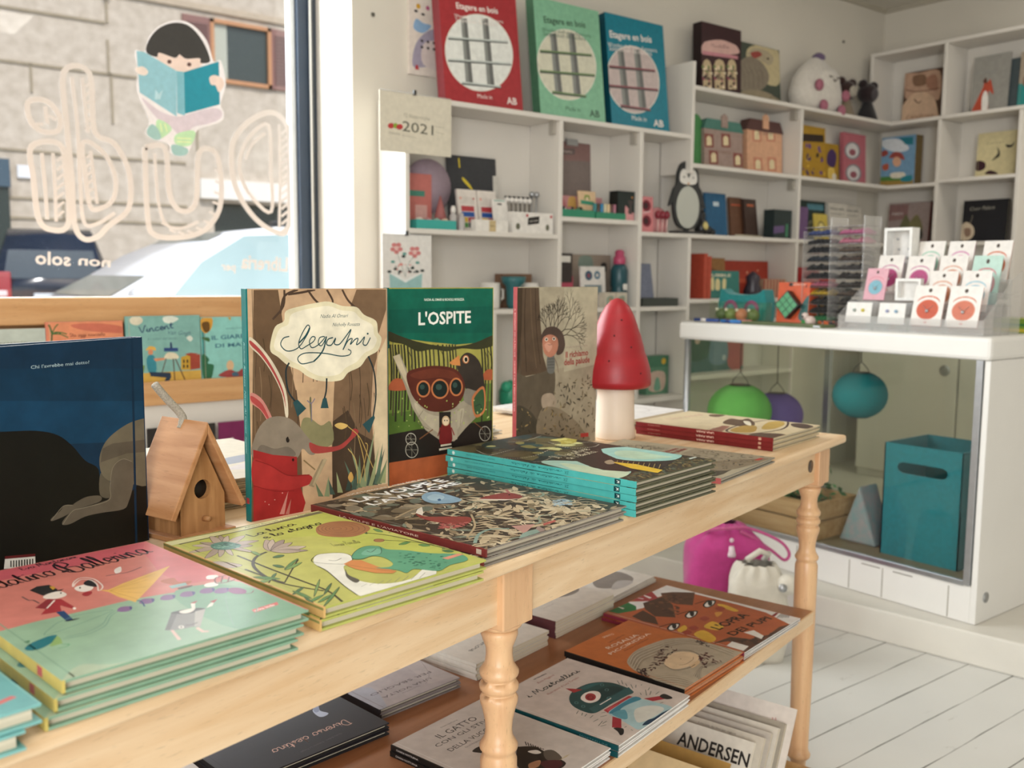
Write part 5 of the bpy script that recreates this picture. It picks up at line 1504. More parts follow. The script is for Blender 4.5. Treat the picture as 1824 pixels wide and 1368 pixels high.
wl.box(1.659,3.05,-.1,5.2,3.40,2.7); wl.box(-2.6,3.05,-.1,1.659,3.40,.98); wl.box(-2.6,3.05,2.48,1.659,3.40,2.7); wl.box(-2.6,3.05,.98,-1.25,3.40,2.48)
struct('wall_back',wl,M_wall)
struct('wall_right',B().box(4.94,-2.6,-.1,5.2,3.05,2.7),M_wall)
struct('wall_left',B().box(-2.8,-2.6,-.1,-2.6,3.40,2.7),M_wall)
struct('wall_front',B().box(-2.8,-2.8,-.1,5.2,-2.6,2.7),M_wall)
struct('trim_1',B().box(-2.6,3.035,2.555,4.94,3.05,2.575,'b9b2a2').box(4.925,-2.6,2.555,4.94,3.035,2.575,'b9b2a2'),M_paint)
# the raised platform behind the counter
pf=B().prism([(2.405,3.05),(2.721,1.159),(2.985,-.4),(4.94,-.4),(4.94,3.05)],0,.1)
struct('trim_2',pf,mat('platform_paint','dfdbd1',.5,0,.10,5,.1,20),bevel=.006)
nail=B()
for x,z in ((1.735,2.018),(4.55,2.35)): nail.box(x,3.044,z-.006,x+.012,3.05,z+.006,'5a564e')
struct('wall_trim',nail,M_paint)
# window
wn=tag(bpy.data.objects.new('window_1',None),None,None,kind='structure'); COL.objects.link(wn)
fb=B(); navy='2c3b4e'
for x0,x1 in ((1.585,1.659),(-1.25,-1.17)): fb.box(x0,3.32,.98,x1,3.385,2.48,navy)
fb.box(-1.17,3.32,.98,1.585,3.385,1.03,navy); fb.box(-1.17,3.32,2.42,1.585,3.385,2.48,navy)
fb.box(1.562,3.34,1.03,1.585,3.375,2.42,'e6ebee')
fb.obj('frame',M_paint,wn,bevel=.004)
B().box(-1.17,3.358,1.03,1.562,3.364,2.42).obj('pane',M_win,wn)
ch=B().tube([(1.628,3.305,1.02),(1.628,3.305,2.4)],.0045,6,'d5d3cc'); ch.tube([(1.637,3.302,1.02),(1.637,3.302,2.4)],.003,6,'3a3d40'); ch.obj('blind_chain',M_plastic,wn)
st=B(); art(st,ART['lettering'][3],1.1,1.2,(.55,3.3565,1.0),(1,0,0),(0,0,1),.00001,doclip=False)
tag(st.obj('window_lettering',mat('vinyl_white','d8cfc9',.6,0,.02,10)),'white outlined shop name and tagline stuck on the window glass, seen reversed','lettering')
st=B(); art(st,ART['girl'][3],1.1,1.2,(.55,3.3565,1.0),(1,0,0),(0,0,1),.00003,doclip=False)
tag(st.obj('window_sticker',M_matte),'sticker of a child reading a teal book on the window glass','sticker')

# ================================================================== street
struct('street_ground',B().box(-12,3.45,-.25,30,40,-.12),mat('asphalt','a9a69f',.9,0,.12,20))
struct('pavement',B().box(-12,17.2,-.12,34,17.98,-.02),mat('kerb_stone','c4beb2',.9,0,.1,9))
fc=thing('street_building','rendered stone block building across the street outside the window','building')
fac=mat('stone_render','cfc3b3',.9,0,.16,6,.9,26,col2='b7aa99')
def fz(z): return 1.11+(z-1.11)*18/9.5
def fx(x): return x*18/9.5
fo=B(); X0,X1=-8,26
op=[(fx(3.33),fx(4.47),fz(3.0),fz(3.6)),(fx(3.60),fx(4.6),-.2,fz(1.83))]
def wallpatch(z0,z1,holes):
    x=X0
    for h in sorted(holes): fo.box(x,18,z0,h[0],18.4,z1); x=h[1]
    fo.box(x,18,z0,X1,18.4,z1)
wallpatch(-.2,fz(1.83),[op[1][:2]]); wallpatch(fz(1.83),fz(3.0),[]); wallpatch(fz(3.0),fz(3.6),[op[0][:2]]); wallpatch(fz(3.6),9,[])
fo.obj('facade_wall',fac,fc)
jo=B(); J='a2957f'
for z in (3.40,2.945,2.19,1.775,1.60): jo.box(fx(-4),17.975,fz(z)-.022,fx(3.33) if z!=3.40 else fx(2.62),18.0,fz(z)+.022,J)
for x,z0,z1 in ((2.64,3.40,3.7),(2.64,2.945,3.25),(2.66,2.5,2.945),(2.2,1.60,1.775),(1.98,2.7,2.945),(3.18,2.3,2.5),(3.45,2.0,2.6)): jo.box(fx(x)-.02,17.975,fz(z0),fx(x)+.02,18,fz(z1),J)
jo.box(fx(2.62),17.95,fz(3.66),fx(4.9),18,fz(3.72),'bfae98'); jo.box(fx(2.6),17.9,fz(3.64),fx(2.66),18,fz(4.4),'c9bca9')
jo.obj('masonry_joint',mat('joint',None,.9,0,.1,10),fc)
lb=B().box(fx(3.45),17.88,fz(1.86),fx(4.7),18,fz(2.05),'ece7dd'); lb.obj('lintel',M_matte,fc)
wf=B(); x0,x1,z0,z1=fx(3.60),fx(4.23),fz(3.0),fz(3.6)
wf.box(x0,17.93,z0,x1,18.02,z0+.07,'c08a60').box(x0,17.93,z1-.07,x1,18.02,z1,'c08a60').box(x0,17.93,z0,x0+.07,18.02,z1,'c08a60').box(x1-.07,17.93,z0,x1,18.02,z1,'c08a60')
wf=wf.obj('window_frame',M_paint,fc)
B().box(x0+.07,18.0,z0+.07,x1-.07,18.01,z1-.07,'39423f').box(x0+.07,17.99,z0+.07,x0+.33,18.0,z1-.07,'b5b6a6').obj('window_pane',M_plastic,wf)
for a,b2 in ((3.33,3.60),(4.23,4.47)):
    sb=B().box(fx(a),17.95,z0,fx(b2),18.03,z1,'8a625a')
    for k in range(14): sb.box(fx(a)+.07,17.935,z0+.1+k*(z1-z0-.2)/14,fx(b2)-.05,17.96,z0+.1+(k+.6)*(z1-z0-.2)/14,'6e4c47')
    sb.obj('shutter',M_paint,fc)
B().box(fx(3.6),18.3,-.2,fx(4.6),18.38,fz(1.83),'2f3936').obj('shop_opening',M_plastic,fc)
B().box(fx(-.5),17.9,-.2,fx(1.75),18,fz(1.86),'26332f').box(fx(-.5),17.85,fz(1.86),fx(1.76),18,fz(2.10),'3f5666').obj('doorway',M_paint,fc)
B().box(fx(1.83),17.95,fz(1.95),fx(1.95),18,fz(2.06),'e6e8ec').obj('house_number',M_plastic,fc)
hr=B()
rn=random.Random(5)
for i in range(140):
    a=rn.uniform(0,6.28); q=rn.uniform(0,.32); x,y,z=6.2*.94+q*cos(a),16.4+q*sin(a)*.6,.95+rn.uniform(0,.35); s=.07
    hr.add([(x-s,y,z),(x,y-.02,z+s*.5),(x+s,y,z+.02),(x,y+.02,z-s*.4)],[(0,1,2,3)],rn.choice(['5d7a48','7a9458','4b6640']))
pb_=thing('street_planter','green bush in a stone planter by the building across the street','planter')
B().lathe([(.2,-.02),(.28,.5),(.3,.95),(.26,.93)],(6.2*.94,16.4),20,'c9bfae').obj('pot',M_matte,pb_); tag(hr.obj('foliage',M_matte,pb_),None,None)

def car(name,label,sec,W,loc,rz,col,glass,tail=None,wheels=(),extra=None):
    """loft of cross sections (x, belt height, top height, half width at top, glass?)"""
    r=thing(name,label,'car',loc,rz); b=B(); g=B(); z0=.22
    rows=[]
    for x,zb,zt,wt,wb in sec: rows.append([(x,-wb*.94,z0),(x,-wb,z0+.25),(x,-wb,zb),(x,-wt,zt),(x,wt,zt),(x,wb,zb),(x,wb,z0+.25),(x,wb*.94,z0)])
    b.add([p for q in rows for p in q],[],col)
    base=0
    for i in range(len(rows)-1):
        for j in range(7):
            f=(base+i*8+j,base+i*8+j+1,base+(i+1)*8+j+1,base+(i+1)*8+j); b.f.append(list(f)[::-1]); b.c.append(L(col)); b.m.append(0); b.sm.append(j not in (2,4))
    for q in (0,len(rows)-1):
        b.f.append([q*8+j for j in range(8)][::(1 if q==0 else -1)]); b.c.append(L(col)); b.m.append(0); b.sm.append(False)
    b.obj('body',mat('car_paint',None,.15,0,.0,5,spec=.6),r)
    for side,nm,poly in glass:
        gb=B(); gb.add(poly,[tuple(range(len(poly)))],side); gb.obj(nm,mat('car_glass',None,.06,0,.15,2,spec=.8),r)
    for x in wheels:
        for y in (-W/2+.1,W/2-.1):
            wb=B().merge(B().lathe([(.1,-.1),(.30,-.1),(.32,-.06),(.32,.06),(.30,.1),(.1,.1)],n=24,col='1c1c1e'),Matrix.Translation((x,y,.32-.12))@Matrix.Rotation(R(90),4,'X'))
            wb.merge(B().lathe([(.01,-.105),(.2,-.105),(.21,.105),(.01,.105)],n=16,col='a9acb0'),Matrix.Translation((x,y,.32-.12))@Matrix.Rotation(R(90),4,'X')).obj('wheel',M_plastic,r)
    if extra: extra(r)
    return r
# the white hatchback: local x runs backwards from the nose
WS=[(0,.55,.60,.62,.70),(.12,.68,.74,.68,.80),(.55,.80,.88,.72,.84),(1.0,.88,.97,.74,.85),(1.12,.90,1.0,.72,.85),(1.35,.92,1.13,.66,.85),(1.62,.93,1.30,.62,.85),(1.95,.94,1.44,.58,.85),(2.3,.95,1.49,.57,.85),(2.8,.96,1.50,.57,.85),(3.3,.97,1.47,.57,.84),(3.7,.98,1.36,.58,.82),(3.95,.96,1.1,.62,.78),(4.0,.6,.7,.62,.74)]
def wx(r):
    B().box(1.2,-1.02,.93,1.42,-.86,1.08,'f2f4f4').obj('wing_mirror',mat('car_paint',None,.15),r,bevel=.04,seg=3)
    B().box(2.35,-.56,1.49,2.47,-.48,1.6,'2e3032').box(2.28,-.55,1.49,2.54,-.47,1.53,'2e3032').obj('roof_rack_foot',M_plastic,r,bevel=.01)
    B().box(2.75,-.56,1.51,2.8,.5,1.53,'35383a').obj('roof_bar',M_plastic,r)
    B().box(-.02,-.66,.5,.1,-.42,.66,'dfe8ea').box(-.02,.42,.5,.1,.66,.66,'dfe8ea').obj('headlight',M_plastic,r)
    B().box(1.95,-.86,.5,1.965,-.855,.94,'9aa').obj('door_seam',M_plastic,r) if False else None
gl='a9c2c4'
def side(x0,x1,h0,h1,yo):
    return None
wg=[('5f7877','windscreen',[(1.14,-.70,1.02),(1.14,.70,1.02),(1.93,.56,1.445),(1.93,-.56,1.445)]),
    ('9dbcbe','side_window',[(1.42,-.857,.955),(2.40,-.86,.965),(2.40,-.60,1.44),(2.05,-.602,1.42),(1.72,-.70,1.24)]),
    ('53696b','rear_side_window',[(2.48,-.86,.965),(3.25,-.856,.975),(3.4,-.62,1.40),(2.48,-.60,1.445)])]
car('parked_car','white hatchback parked just outside the window facing left','x' and WS,1.7,(.50,6.8,-.05),0,'f4f5f5',wg,wheels=(.75,3.2),extra=wx)
# the blue car, seen from behind
BS=[(0,.9,1.0,.70,.80),(.1,1.0,1.15,.72,.84),(.3,1.05,1.62,.60,.86),(.6,1.06,1.72,.58,.87),(1.6,1.05,1.74,.58,.87),(2.3,1.03,1.62,.58,.87),(2.9,1.0,1.12,.68,.86),(3.8,.85,.95,.68,.8),(3.95,.6,.7,.6,.74)]
def bx(r):
    for y in (-.80,.56): B().box(-.03,y,.78,.12,y+.24,1.18,'a83038').box(-.035,y+.05,.88,.0,y+.2,.96,'e8d8d8').obj('tail_light',mat('lamp_red',None,.2),r,bevel=.02)
    B().box(-.045,-.26,.80,-.005,.26,.92,'dfe6ea').obj('number_plate',M_plastic,r)
    B().box(-.08,-.8,.3,.1,.8,.62,'2c3440').obj('bumper',M_plastic,r,bevel=.03)
bgl=[('33424a','rear_window',[(.06,-.66,1.1),(.29,-.56,1.58),(.29,.56,1.58),(.06,.66,1.1)]),('2b3840','side_window',[(.5,-.865,1.08),(.55,-.60,1.68),(2.2,-.60,1.6),(2.7,-.80,1.08)]),('2b3840','side_window',[(.5,.865,1.08),(2.7,.80,1.08),(2.2,.60,1.6),(.55,.60,1.68)])]
bc=car('parked_car','dark blue car with red tail light parked across the street',BS,1.7,(2.98,13.6,-.12),R(78),'0c1a2c',bgl,wheels=(.8,3.1),extra=bx); bc.scale=(.9,.86,1.06)

# ================================================================== display table
bx_=wood('beech_along','ead0ac','d8b488',0); bz_=wood('beech_upright','e2bb8f','cfa077',2,.35); by_=wood('beech_across','e8c89c','d8b285',1)
tb=thing('display_table','long beech display table with turned legs and a low shelf','table',TO,TY)
B().box(-2.6,0,.7635,0,.80,Zt).obj('tabletop',bx_,tb,bevel=.005,seg=3)
for s0,s1,d0,d1 in ((-1.0895,-.0735,.04,.06),(-2.2,-1.1505,.04,.06),(-2.2,-.075,.74,.76)): B().box(s0,d0,.684,s1,d1,.7635).obj('apron',bx_,tb)
B().box(-.055,.09,.684,-.035,.71,.7635).obj('apron',by_,tb)
pl=B().merge(B().lathe([(.0001,0),(.013,0),(.013,.0012),(.0001,.0012)],n=20,col='4a3f36'),Matrix.Translation((-.1,.0398,.722))@Matrix.Rotation(R(90),4,'X')); pl.obj('screw_cap',M_plastic,tb)
prof=[(.012,0),(.016,.01),(.0165,.045),(.019,.052),(.0255,.058),(.0258,.064),(.0215,.071),(.0205,.08),(.0232,.30),(.0240,.47),(.0240,.494),(.0215,.500),(.0205,.503),(.0245,.508),(.0250,.513),(.0215,.519),(.0185,.524),(.0172,.533),(.0182,.546),(.0212,.560),(.0242,.570),(.0248,.576),(.0215,.582),(.0208,.584),(.0250,.588),(.0256,.593),(.0215,.600),(.0208,.602),(.0250,.606),(.0256,.612),(.0215,.618),(.0195,.621),(.0185,.623),(.0172,.632),(.0175,.643),(.0210,.652),(.0238,.660),(.0238,.665),(.020,.668)]
def leg(s,d):
    b=B().lathe(prof,(s,d),32); h=.0305
    b.box(s-h,d-h,.676,s+h,d+h,.7634); b.lathe([(.020,.667),(.028,.671),(.0302,.6765)],(s,d),32); b.obj('leg',bz_,tb,bevel=.0025)
for s,d in ((-1.12,.0605),(-.043,.0605),(-1.12,.73),(-.043,.73),(-2.2,.0605),(-2.2,.73)): leg(s,d)
B().box(-2.55,.032,.378,-.07,.715,LS).obj('low_shelf',wood('shelf_brown','a5714e','95623f',0,.35),tb)
B().box(-2.55,.03,.376,-.0705,.0335,.4022).obj('shelf_edge',bx_,tb)

# ---------- books on the table
rn=random.Random(11)
def TM(s,d,z,rot): return frame(TP(s,d,z),TY+R(rot))
def K_(t,col,x,y,w,h,an=0,lw=.5): return ('k',col,t,int(x*5),int(y*5),int(w*5),int(h*5),an,lw)
def T_(t,col,x,y,w,h=0,an=0,st=0): return ('t',col,t,int(x*5),int(y*5),int(w*5),int(h*5),an,st)
def P_(col,*p): return ('p',col,[int(v*5) for v in p])
def C_(col,*p): return ('c',col,[int(v*5) for v in p])
def EL(col,cx,cy,rx,ry=None,n=12): 
    ry=ry or rx
    return ('c',col,[v for i in range(n) for v in (int(5*(cx+rx*cos(2*pi*i/n))),int(5*(cy+ry*sin(2*pi*i/n))))])
def fl(name,label,key,s,d,rot,n,T,labels=(),step=None,jx=.003,jr=1.0,**k):
    M=TM(s,d,Zt+(T+.0006)*(n-1)+.0003,rot); W,H=ART[key][:2]
    b=book(name,label,'book',M,W,H,T,key,**k)
    if n>1: pile(b,M,T+.0006,n,labels,rn,jx,jr,step)
    return b
# far left: two teal books running out of the picture
b1=book('picture_book','teal picture book at the table\'s left front corner, upper of two','book',TM(-1.955,.006,Zt+.0153,-5),.222,.31,.0145,None,edge='7fb8b4',spine='2f6a68',group='teal books at the left end',cmds=[C_('6aa8a8',0,0,120,10,220,0,225,90,100,70,0,60),P_('d06a66',188,14,214,22,212,27,186,19),C_('97c8c0',20,150,120,170,200,260,60,280)])
pile(b1,TM(-1.955,.006,Zt+.0153,-5),.0148,2,['teal picture book at the table\'s left front corner, lower of two'],rn,.002,.4,(-.012,-.004))
fl('picture_book','pink and green toy soldier picture book, topmost of three at the left','soldatino',-1.709,.006,-6,3,.0102,['toy soldier picture book with yellow spine, middle of its pile','toy soldier picture book with yellow spine, bottom of its pile on the tabletop'],(-.007,-.003),.002,.5,edge='86a88e',spine='d0bc68',group='toy soldier picture books',sp=[P_('c85a60',268,1,278,1,278,9,268,9)])
fl('picture_book','yellow green swan and frog picture book, upper of two','luna',-1.4645,-.002,-5.8,2,.0108,['yellow green swan and frog picture book, lower of two'],(-.006,.0),.002,.4,edge='b4b860',spine='d8b070',group='swan and frog picture books',sp=[P_('8a8a50',0,7.5,312,7.5,312,9.8,0,9.8)])
fl('picture_book','forest leaf patterned fox picture book with dark red spine, upper of two','volpe',-1.215,.006,-3,2,.0098,['forest leaf patterned fox picture book with dark red spine, lower of two'],(-.004,-.001),.002,.5,edge='8a8278',spine='7a3230',group='fox picture books',sp=[T_('LA VOLPE E L\'AVIATORE','d8b8a8',60,3.4,150,2.6,0,1),P_('c9b8a8',306,2,314,2,314,8,306,8)])
vsp=[K_('Il venditore di felicita','0f4a4a',250,6.6,-110,-3.6,0,.5),T_('DAVIDE CALI & MARCO SOMA','1a5c5c',330,0,0,0)]
vsp=[('k','0f4a4a','Il venditore di felicita',int(252*5),int(6.4*5),int(112*5),int(3.4*5),3.1416,.45),('t','1a5c5c','DAVIDE CALI & MARCO SOMA',int(105*5),int(6.2*5),int(62*5),int(2.2*5),3.1416,0),P_('0d4044',334,1,344,1,344,8.4,334,8.4),('t','e6f0ec','K',int(342*5),int(6.6*5),int(5*5),int(4*5),3.1416,1),EL('d8ece8',14,4.7,3.0)]
fl('picture_book','dark city picture book with yellow beam and teal spine, topmost of five','venditore',-.9047,-.009,-3.77,5,.0094,['dark city picture book with teal spine, second of five from the top','dark city picture book with teal spine, middle of the pile of five','dark city picture book with teal spine, fourth of five from the top','dark city picture book with teal spine, lowest of the five'],(-.0009,-.0006),.0012,.35,edge='5a5a44',spine='4fb4b0',hard=True,group='teal spined picture books',sp=vsp)
fl('picture_book','grey swamp tree picture book lying flat beside the teal spined pile','richiamo',-.633,-.008,1.3,1,.009,(),edge='8a8478',spine='b05a58',sp=[T_('IL RICHIAMO DELLA PALUDE','e6c8c0',60,3,110,2.6)])
rsp=[('t','e8c8b8','UNA FIABA',int(185*5),int(6.2*5),int(40*5),int(4*5),3.1416,1),('t','c99888','SOMA MARCO',int(60*5),int(6*5),int(30*5),int(2*5),3.1416,0),P_('c9a088',281,2,287,2,287,7,281,7)]
fl('picture_book','cream picture book with dark red spine, topmost of three at the table\'s right end','una_fiaba',-.304,.0406,-2.9,3,.0087,['cream picture book with dark red spine, middle of three','cream picture book with dark red spine, lowest of three'],(.004,.002),.002,.8,edge='cbbd9c',spine='7c2526',group='dark red spined picture books',sp=rsp)
# ---------- standing books
def st(name,label,key,o,ang,T,**k):
    W,H=ART[key][:2]; A=Vector((cos(R(ang)),sin(R(ang)),0)); Nn=Vector((A.y,-A.x,0))
    return book(name,label,'book',frame(Vector(o)-Nn*T,R(ang),True),W,H,T,key,**k)
M_up=mat('printed_cover_satin',None,.45,0,.2,38,spec=.22,detail=8)
lsp=[('t','9ccaca','Richolly Rosazza  Nadia Al Omari  legami',int(70*5),int(3*5),int(150*5),int(3.4*5),0,2),P_('b03a40',280,2,288,2,288,9,280,9)]
st('picture_book','tall standing picture book with elephant in red coat and white cloud title','legami',(.498,1.21,Zt),8.3,.0115,spine='14706e',edge='8a7358',sp=lsp,mt=M_up)
st('picture_book','standing picture book with dark green top and a bird shaped wagon','ospite',TPX['ospite'],9.3,.0115,spine='0d5246',edge='0f5a4a',mt=M_up)
st('picture_book','standing grey picture book with a girl hiding behind a tree in a swamp','richiamo',TP(-.645,.398,Zt),8.6,.010,spine='a84a4c',edge='8a8478',sp=[T_('IL RICHIAMO DELLA PALUDE - DAVIDE CALI & MARCO SOMA','e2bfb8',40,3.2,190,2.8)],mt=M_up)
# the dark blue book, standing a little open with its back cover to the front
W,H=ART['chi'][:2]; ang=27.21; bB=Vector((.361,1.2007,Zt)); A=Vector((cos(R(ang)),sin(R(ang)),0)); Nn=Vector((A.y,-A.x,0))
cb=thing('picture_book','large dark blue standing book seen from its back cover, left of the birdhouse','book',M=frame(bB-A*W-Nn*.012,R(ang),True))
b=B(); b.box(0,0,.0095,W,H,.012,'10304a'); art(b,ART['chi'][3],W,H,(0,0,.012),(1,0,0),(0,1,0)); b.box(W-.002,0,-.004,W,H,.0095,'0e2a40')
M2=Matrix.Translation((W,0,-.004))@Matrix.Rotation(R(-4),4,'Y')@Matrix.Translation((-W,0,0)); b.merge(B().box(0,0,-.0025,W,H,0,'123048'),M2); b.obj('cover',M_up,cb)
pg=B(); pg.merge(B().box(.004,.004,-.0,W-.003,H-.004,.006),Matrix.Translation((W,0,-.0035))@Matrix.Rotation(R(-3),4,'Y')@Matrix.Translation((-W,0,0))); pg.box(.004,.004,.0055,W-.003,H-.004,.0094); pg.obj('page_block',M_page,cb)
# ---------- birdhouse
bh=thing('birdhouse','small wooden birdhouse with a pitched roof and rope loop on the table','birdhouse',TP(-1.340,.405,Zt),TY+R(3.5))
cd=wood('cedar_upright','b98a5a','9a6c40',2,.6,9); cr=wood('cedar_roof','c08f64','a87448',1,.6,7)
fr_=[(-.034,.006),(.034,.006),(.034,.055),(0,.122),(-.034,.055)]
b=B(); hole=[(.0125*cos(2*pi*i/20),.060+.0125*sin(2*pi*i/20)) for i in range(20)]
def panel(b,y0,y1,h):
    out=[(-.034,.006),(.034,.006),(.034,.050),(0,.122),(-.034,.050)]
    if not h: b.merge(B().prism(out,y0,y1),Matrix(((1,0,0,0),(0,0,1,0),(0,1,0,0),(0,0,0,1)))); return
    n=20; ring=[]
    for i in range(n):
        a=2*pi*i/n; d=(cos(a),sin(a)); best=9
        for j in range(5):
            p,q=out[j],out[(j+1)%5]; ex,ey=q[0]-p[0],q[1]-p[1]; den=d[0]*ey-d[1]*ex
            if abs(den)<1e-9: continue
            tt=((p[0])*ey-(p[1]-.060)*ex)/den; u=((p[0])*d[1]-(p[1]-.060)*d[0])/den
            if tt>0 and -1e-6<=u<=1+1e-6: best=min(best,tt)
        ring.append((d[0]*best,.060+d[1]*best))
    # keep the panel's own corners
    vs=[(x,y0,z) for x,z in ring]+[(x,y0,z) for x,z in hole]+[(x,y1,z) for x,z in hole]
    b.add(vs,[(i,(i+1)%n,n+(i+1)%n,n+i) for i in range(n)]+[(n+i,n+(i+1)%n,2*n+(i+1)%n,2*n+i) for i in range(n)])
    for c in out:
        k=min(range(n),key=lambda i:(ring[i][0]-c[0])**2+(ring[i][1]-c[1])**2)
        for k2 in ((k+1)%n,(k-1)%n): b.add([(ring[k][0],y0,ring[k][1]),(c[0],y0,c[1]),(ring[k2][0],y0,ring[k2][1])],[(0,1,2)])
panel(b,-.036,-.028,True); panel(b,.028,.036,False); b.box(-.034,-.028,.006,-.027,.028,.05); b.box(.027,-.028,.006,.034,.028,.05)
b.obj('body',cd,bh); B().merge(B().lathe([(.0001,0),(.0135,0),(.0135,.001),(.0001,.001)],n=22,col='0d0a08'),Matrix.Translation((0,-.0270,.060))@Matrix.Rotation(R(90),4,'X')).obj('hole_shade_disc',M_matte,bh)  # black disc behind the opening paints the shade inside the birdhouse
B().box(-.046,-.05,0,.040,.042,.006).obj('base',cr,bh,bevel=.001)
for sgn in (-1,1):
    q=[(0,.1325),(sgn*.051,.030),(sgn*.058,.033),(0,.1475)] if sgn<0 else [(0,.1325),(0,.1475),(.058,.033),(.051,.030)]
    b=B(); b.merge(B().prism(q,-.050,.042),Matrix(((1,0,0,0),(0,0,1,0),(0,1,0,0),(0,0,0,1)))); b.obj('roof_panel',cr,bh,bevel=.0012)
B().tube([(.001,-.035,.022),(.001,-.047,.023)],.0034,10).obj('perch',cd,bh)
rp=[(-.004,.0,.135),(.001,.0,.146),(-.003,.002,.156),(-.014,.003,.168),(-.026,.004,.182),(-.036,.004,.194)]
B().tube([(p[0],p[1],p[2]) for p in smooth3(rp)],[.0042]*3+[.0052]*23,8,'b9b0a0').obj('hanging_rope',mat('rope','bdb4a4',.95,0,.35,500,.8,700),bh)
# ---------- mushroom lamp
ml=thing('mushroom_lamp','red capped toadstool night lamp with white stem on the table','lamp',(1.366+.012,1.411+.012,Zt))
B().lathe([(.040,0),(.0425,.004),(.041,.02),(.039,.06),(.038,.1),(.0395,.125),(.03,.13)],n=32,col='e9dccb').obj('stem',mat('lamp_stem','ead9c6',.45,0,.04,20),ml)
cp=[(.030,.106),(.066,.107),(.0715,.112),(.0725,.122),(.0700,.145),(.0625,.170),(.0585,.178),(.0560,.190),(.0490,.214),(.0455,.222),(.0420,.234),(.0335,.256),(.0240,.273),(.0130,.284),(.0050,.288),(.0001,.289)]
B().lathe(cp,n=40,col='c4202a').obj('cap',mat('lamp_cap','a61d27',.42,0,.22,26,.5,22,(.3,.3,1)),ml)
dots=B()
for a,z,r in ((232,.246,.0375),(212,.215,.0487),(250,.192,.0555),(205,.165,.064),(262,.140,.0708)):
    a=R(a+8); c=Vector((r*cos(a),r*sin(a),z)); dots.ball((c.x,c.y,c.z),.0021,'5c1218',n=8,m=6)
dots.obj('cap_spot',mat('lamp_dot','5c1218',.6),ml)
# ---------- piles at the back of the table
kb=book('kraft_notebook','cream covered kraft book, topmost of the pile behind the birdhouse','book',TM(-1.40,.480,Zt+.0348,-8),.34,.32,.0082,None,edge='ab9d82',spine='8a6c48',group='kraft books behind the birdhouse',mt=M_matte,cmds=[C_('5d5f6c',190,110,235,150,290,160,300,135,240,105),C_('a89a94',200,70,250,100,310,105,300,60,240,50),('l','8a8070',.8,[int(v*5) for v in (20,220,90,230,150,215,190,190)])])
pile(kb,TM(-1.40,.480,Zt+.0348,-8),.0086,5,['kraft book, second from the top behind the birdhouse','kraft book, third from the top behind the birdhouse','kraft book, fourth from the top behind the birdhouse','kraft book, lowest of the pile behind the birdhouse'],rn,.006,1.5)
nb=book('notebook','small black notebook, topmost of the pile between blue book and birdhouse','notebook',TM(-1.435,.445,Zt+.0545,-12),.03,.10,.0105,None,edge='25252a',spine='1c1c20',group='small black notebooks',mt=M_matte)
pile(nb,TM(-1.435,.445,Zt+.0545,-12),.0108,6,['small black notebook, %s in the pile left of the birdhouse'%q for q in ('second','third','fourth','fifth','lowest')],rn,.002,3)
mg=book('magazine','white picture magazine at the table\'s back right corner behind the red lamp','magazine',TM(-.27,.405,Zt+.0125,-3),.275,.37,.006,None,edge='e4e0dc',hard=False,mt=M_print,cmds=[C_('cfc4c4',30,60,90,90,160,80,200,150,120,200,60,160),('l','b09a9a',1,[int(v*5) for v in (40,40,120,60,200,50,240,90)]),C_('b9c4cc',150,200,210,180,250,240,190,280)])
dup(mg,'white picture magazine under the topmost one behind the red lamp',M=TM(-.275,.41,Zt+.006,-5)); 
mg['label']='white picture magazine, upper one behind the red lamp'
m2=book('magazine','pale watercolour picture book lying behind the green topped standing book','book',TM(-.80,.53,Zt+.021,2),.27,.26,.008,None,edge='d8d4cc',mt=M_print,cmds=[C_('9cc4d0',150,30,200,50,250,40,250,120,190,140,150,90),C_('c9a4b4',170,60,230,70,240,20,180,20),C_('5a5a54',160,150,250,170,260,240,180,250)])
dup(m2,'pale picture book under the watercolour one behind the standing books',M=TM(-.795,.535,Zt+.012,-2)); dup(m2,'pale picture book at the bottom behind the standing books',M=TM(-.80,.53,Zt+.003,1))

# ---------- low shelf books
def ls(name,label,key,s,d,rot,n,T,labels=(),**k):
    M=TM(s,d,LS+(T+.0006)*(n-1)+.0004,rot); W,H=ART[key][:2]; b=book(name,label,'book',M,W,H,T,key,**k)
    if n>1: pile(b,M,T+.0006,n,labels,rn,.003,.8)
    return b
ls('picture_book','orange and yellow puppet theatre picture book with painted eyes, upper of two','opra',-.4125,.037,-3.1,2,.0066,['puppet theatre picture book, lower of two on the low shelf'],edge='d8d4d0',spine='8a3444',hard=True)
ls('picture_book','orange picture book with a braided haired sleeping girl, upper of two','rosalia',-.638,.0435,-2.4,2,.0096,['orange picture book with black spine, lower of two on the low shelf'],edge='c4703a',spine='1c1816')
ls('picture_book','white picture book with a one eyed green monster, upper of two','mostrellini',-.873,.03,-.75,2,.0085,['one eyed monster picture book with teal spine, lower of two'],edge='e6e2de',spine='12494e',sp=[T_('MOSTRELLINI','6fa4a8',180,2.6,50,3)])
ls('picture_book','white cat in boots picture book with black hand lettering, upper of two','gatto',-1.085,.042,-1.5,2,.008,['cat in boots picture book with black spine, lower of two'],edge='e6e2de',spine='1a1817',sp=[T_('CHIARA NOTTURNA','cfc8c4',12,2.5,45,3)])
ls('picture_book','black picture book with pink handwritten title on the low shelf, upper of two','diverso',-1.2884,.379,-6.8,2,.0085,['black picture book with pink title, lower of two'],edge='1d1c22',spine='17161a',mt=M_matte)
ls('picture_book','grey lilac picture book with upside down capitals on the low shelf','unavolta',-1.0077,.392,-6.1,2,.0085,['grey lilac picture book, lower of two on the low shelf'],edge='8a8280',spine='2a2628')
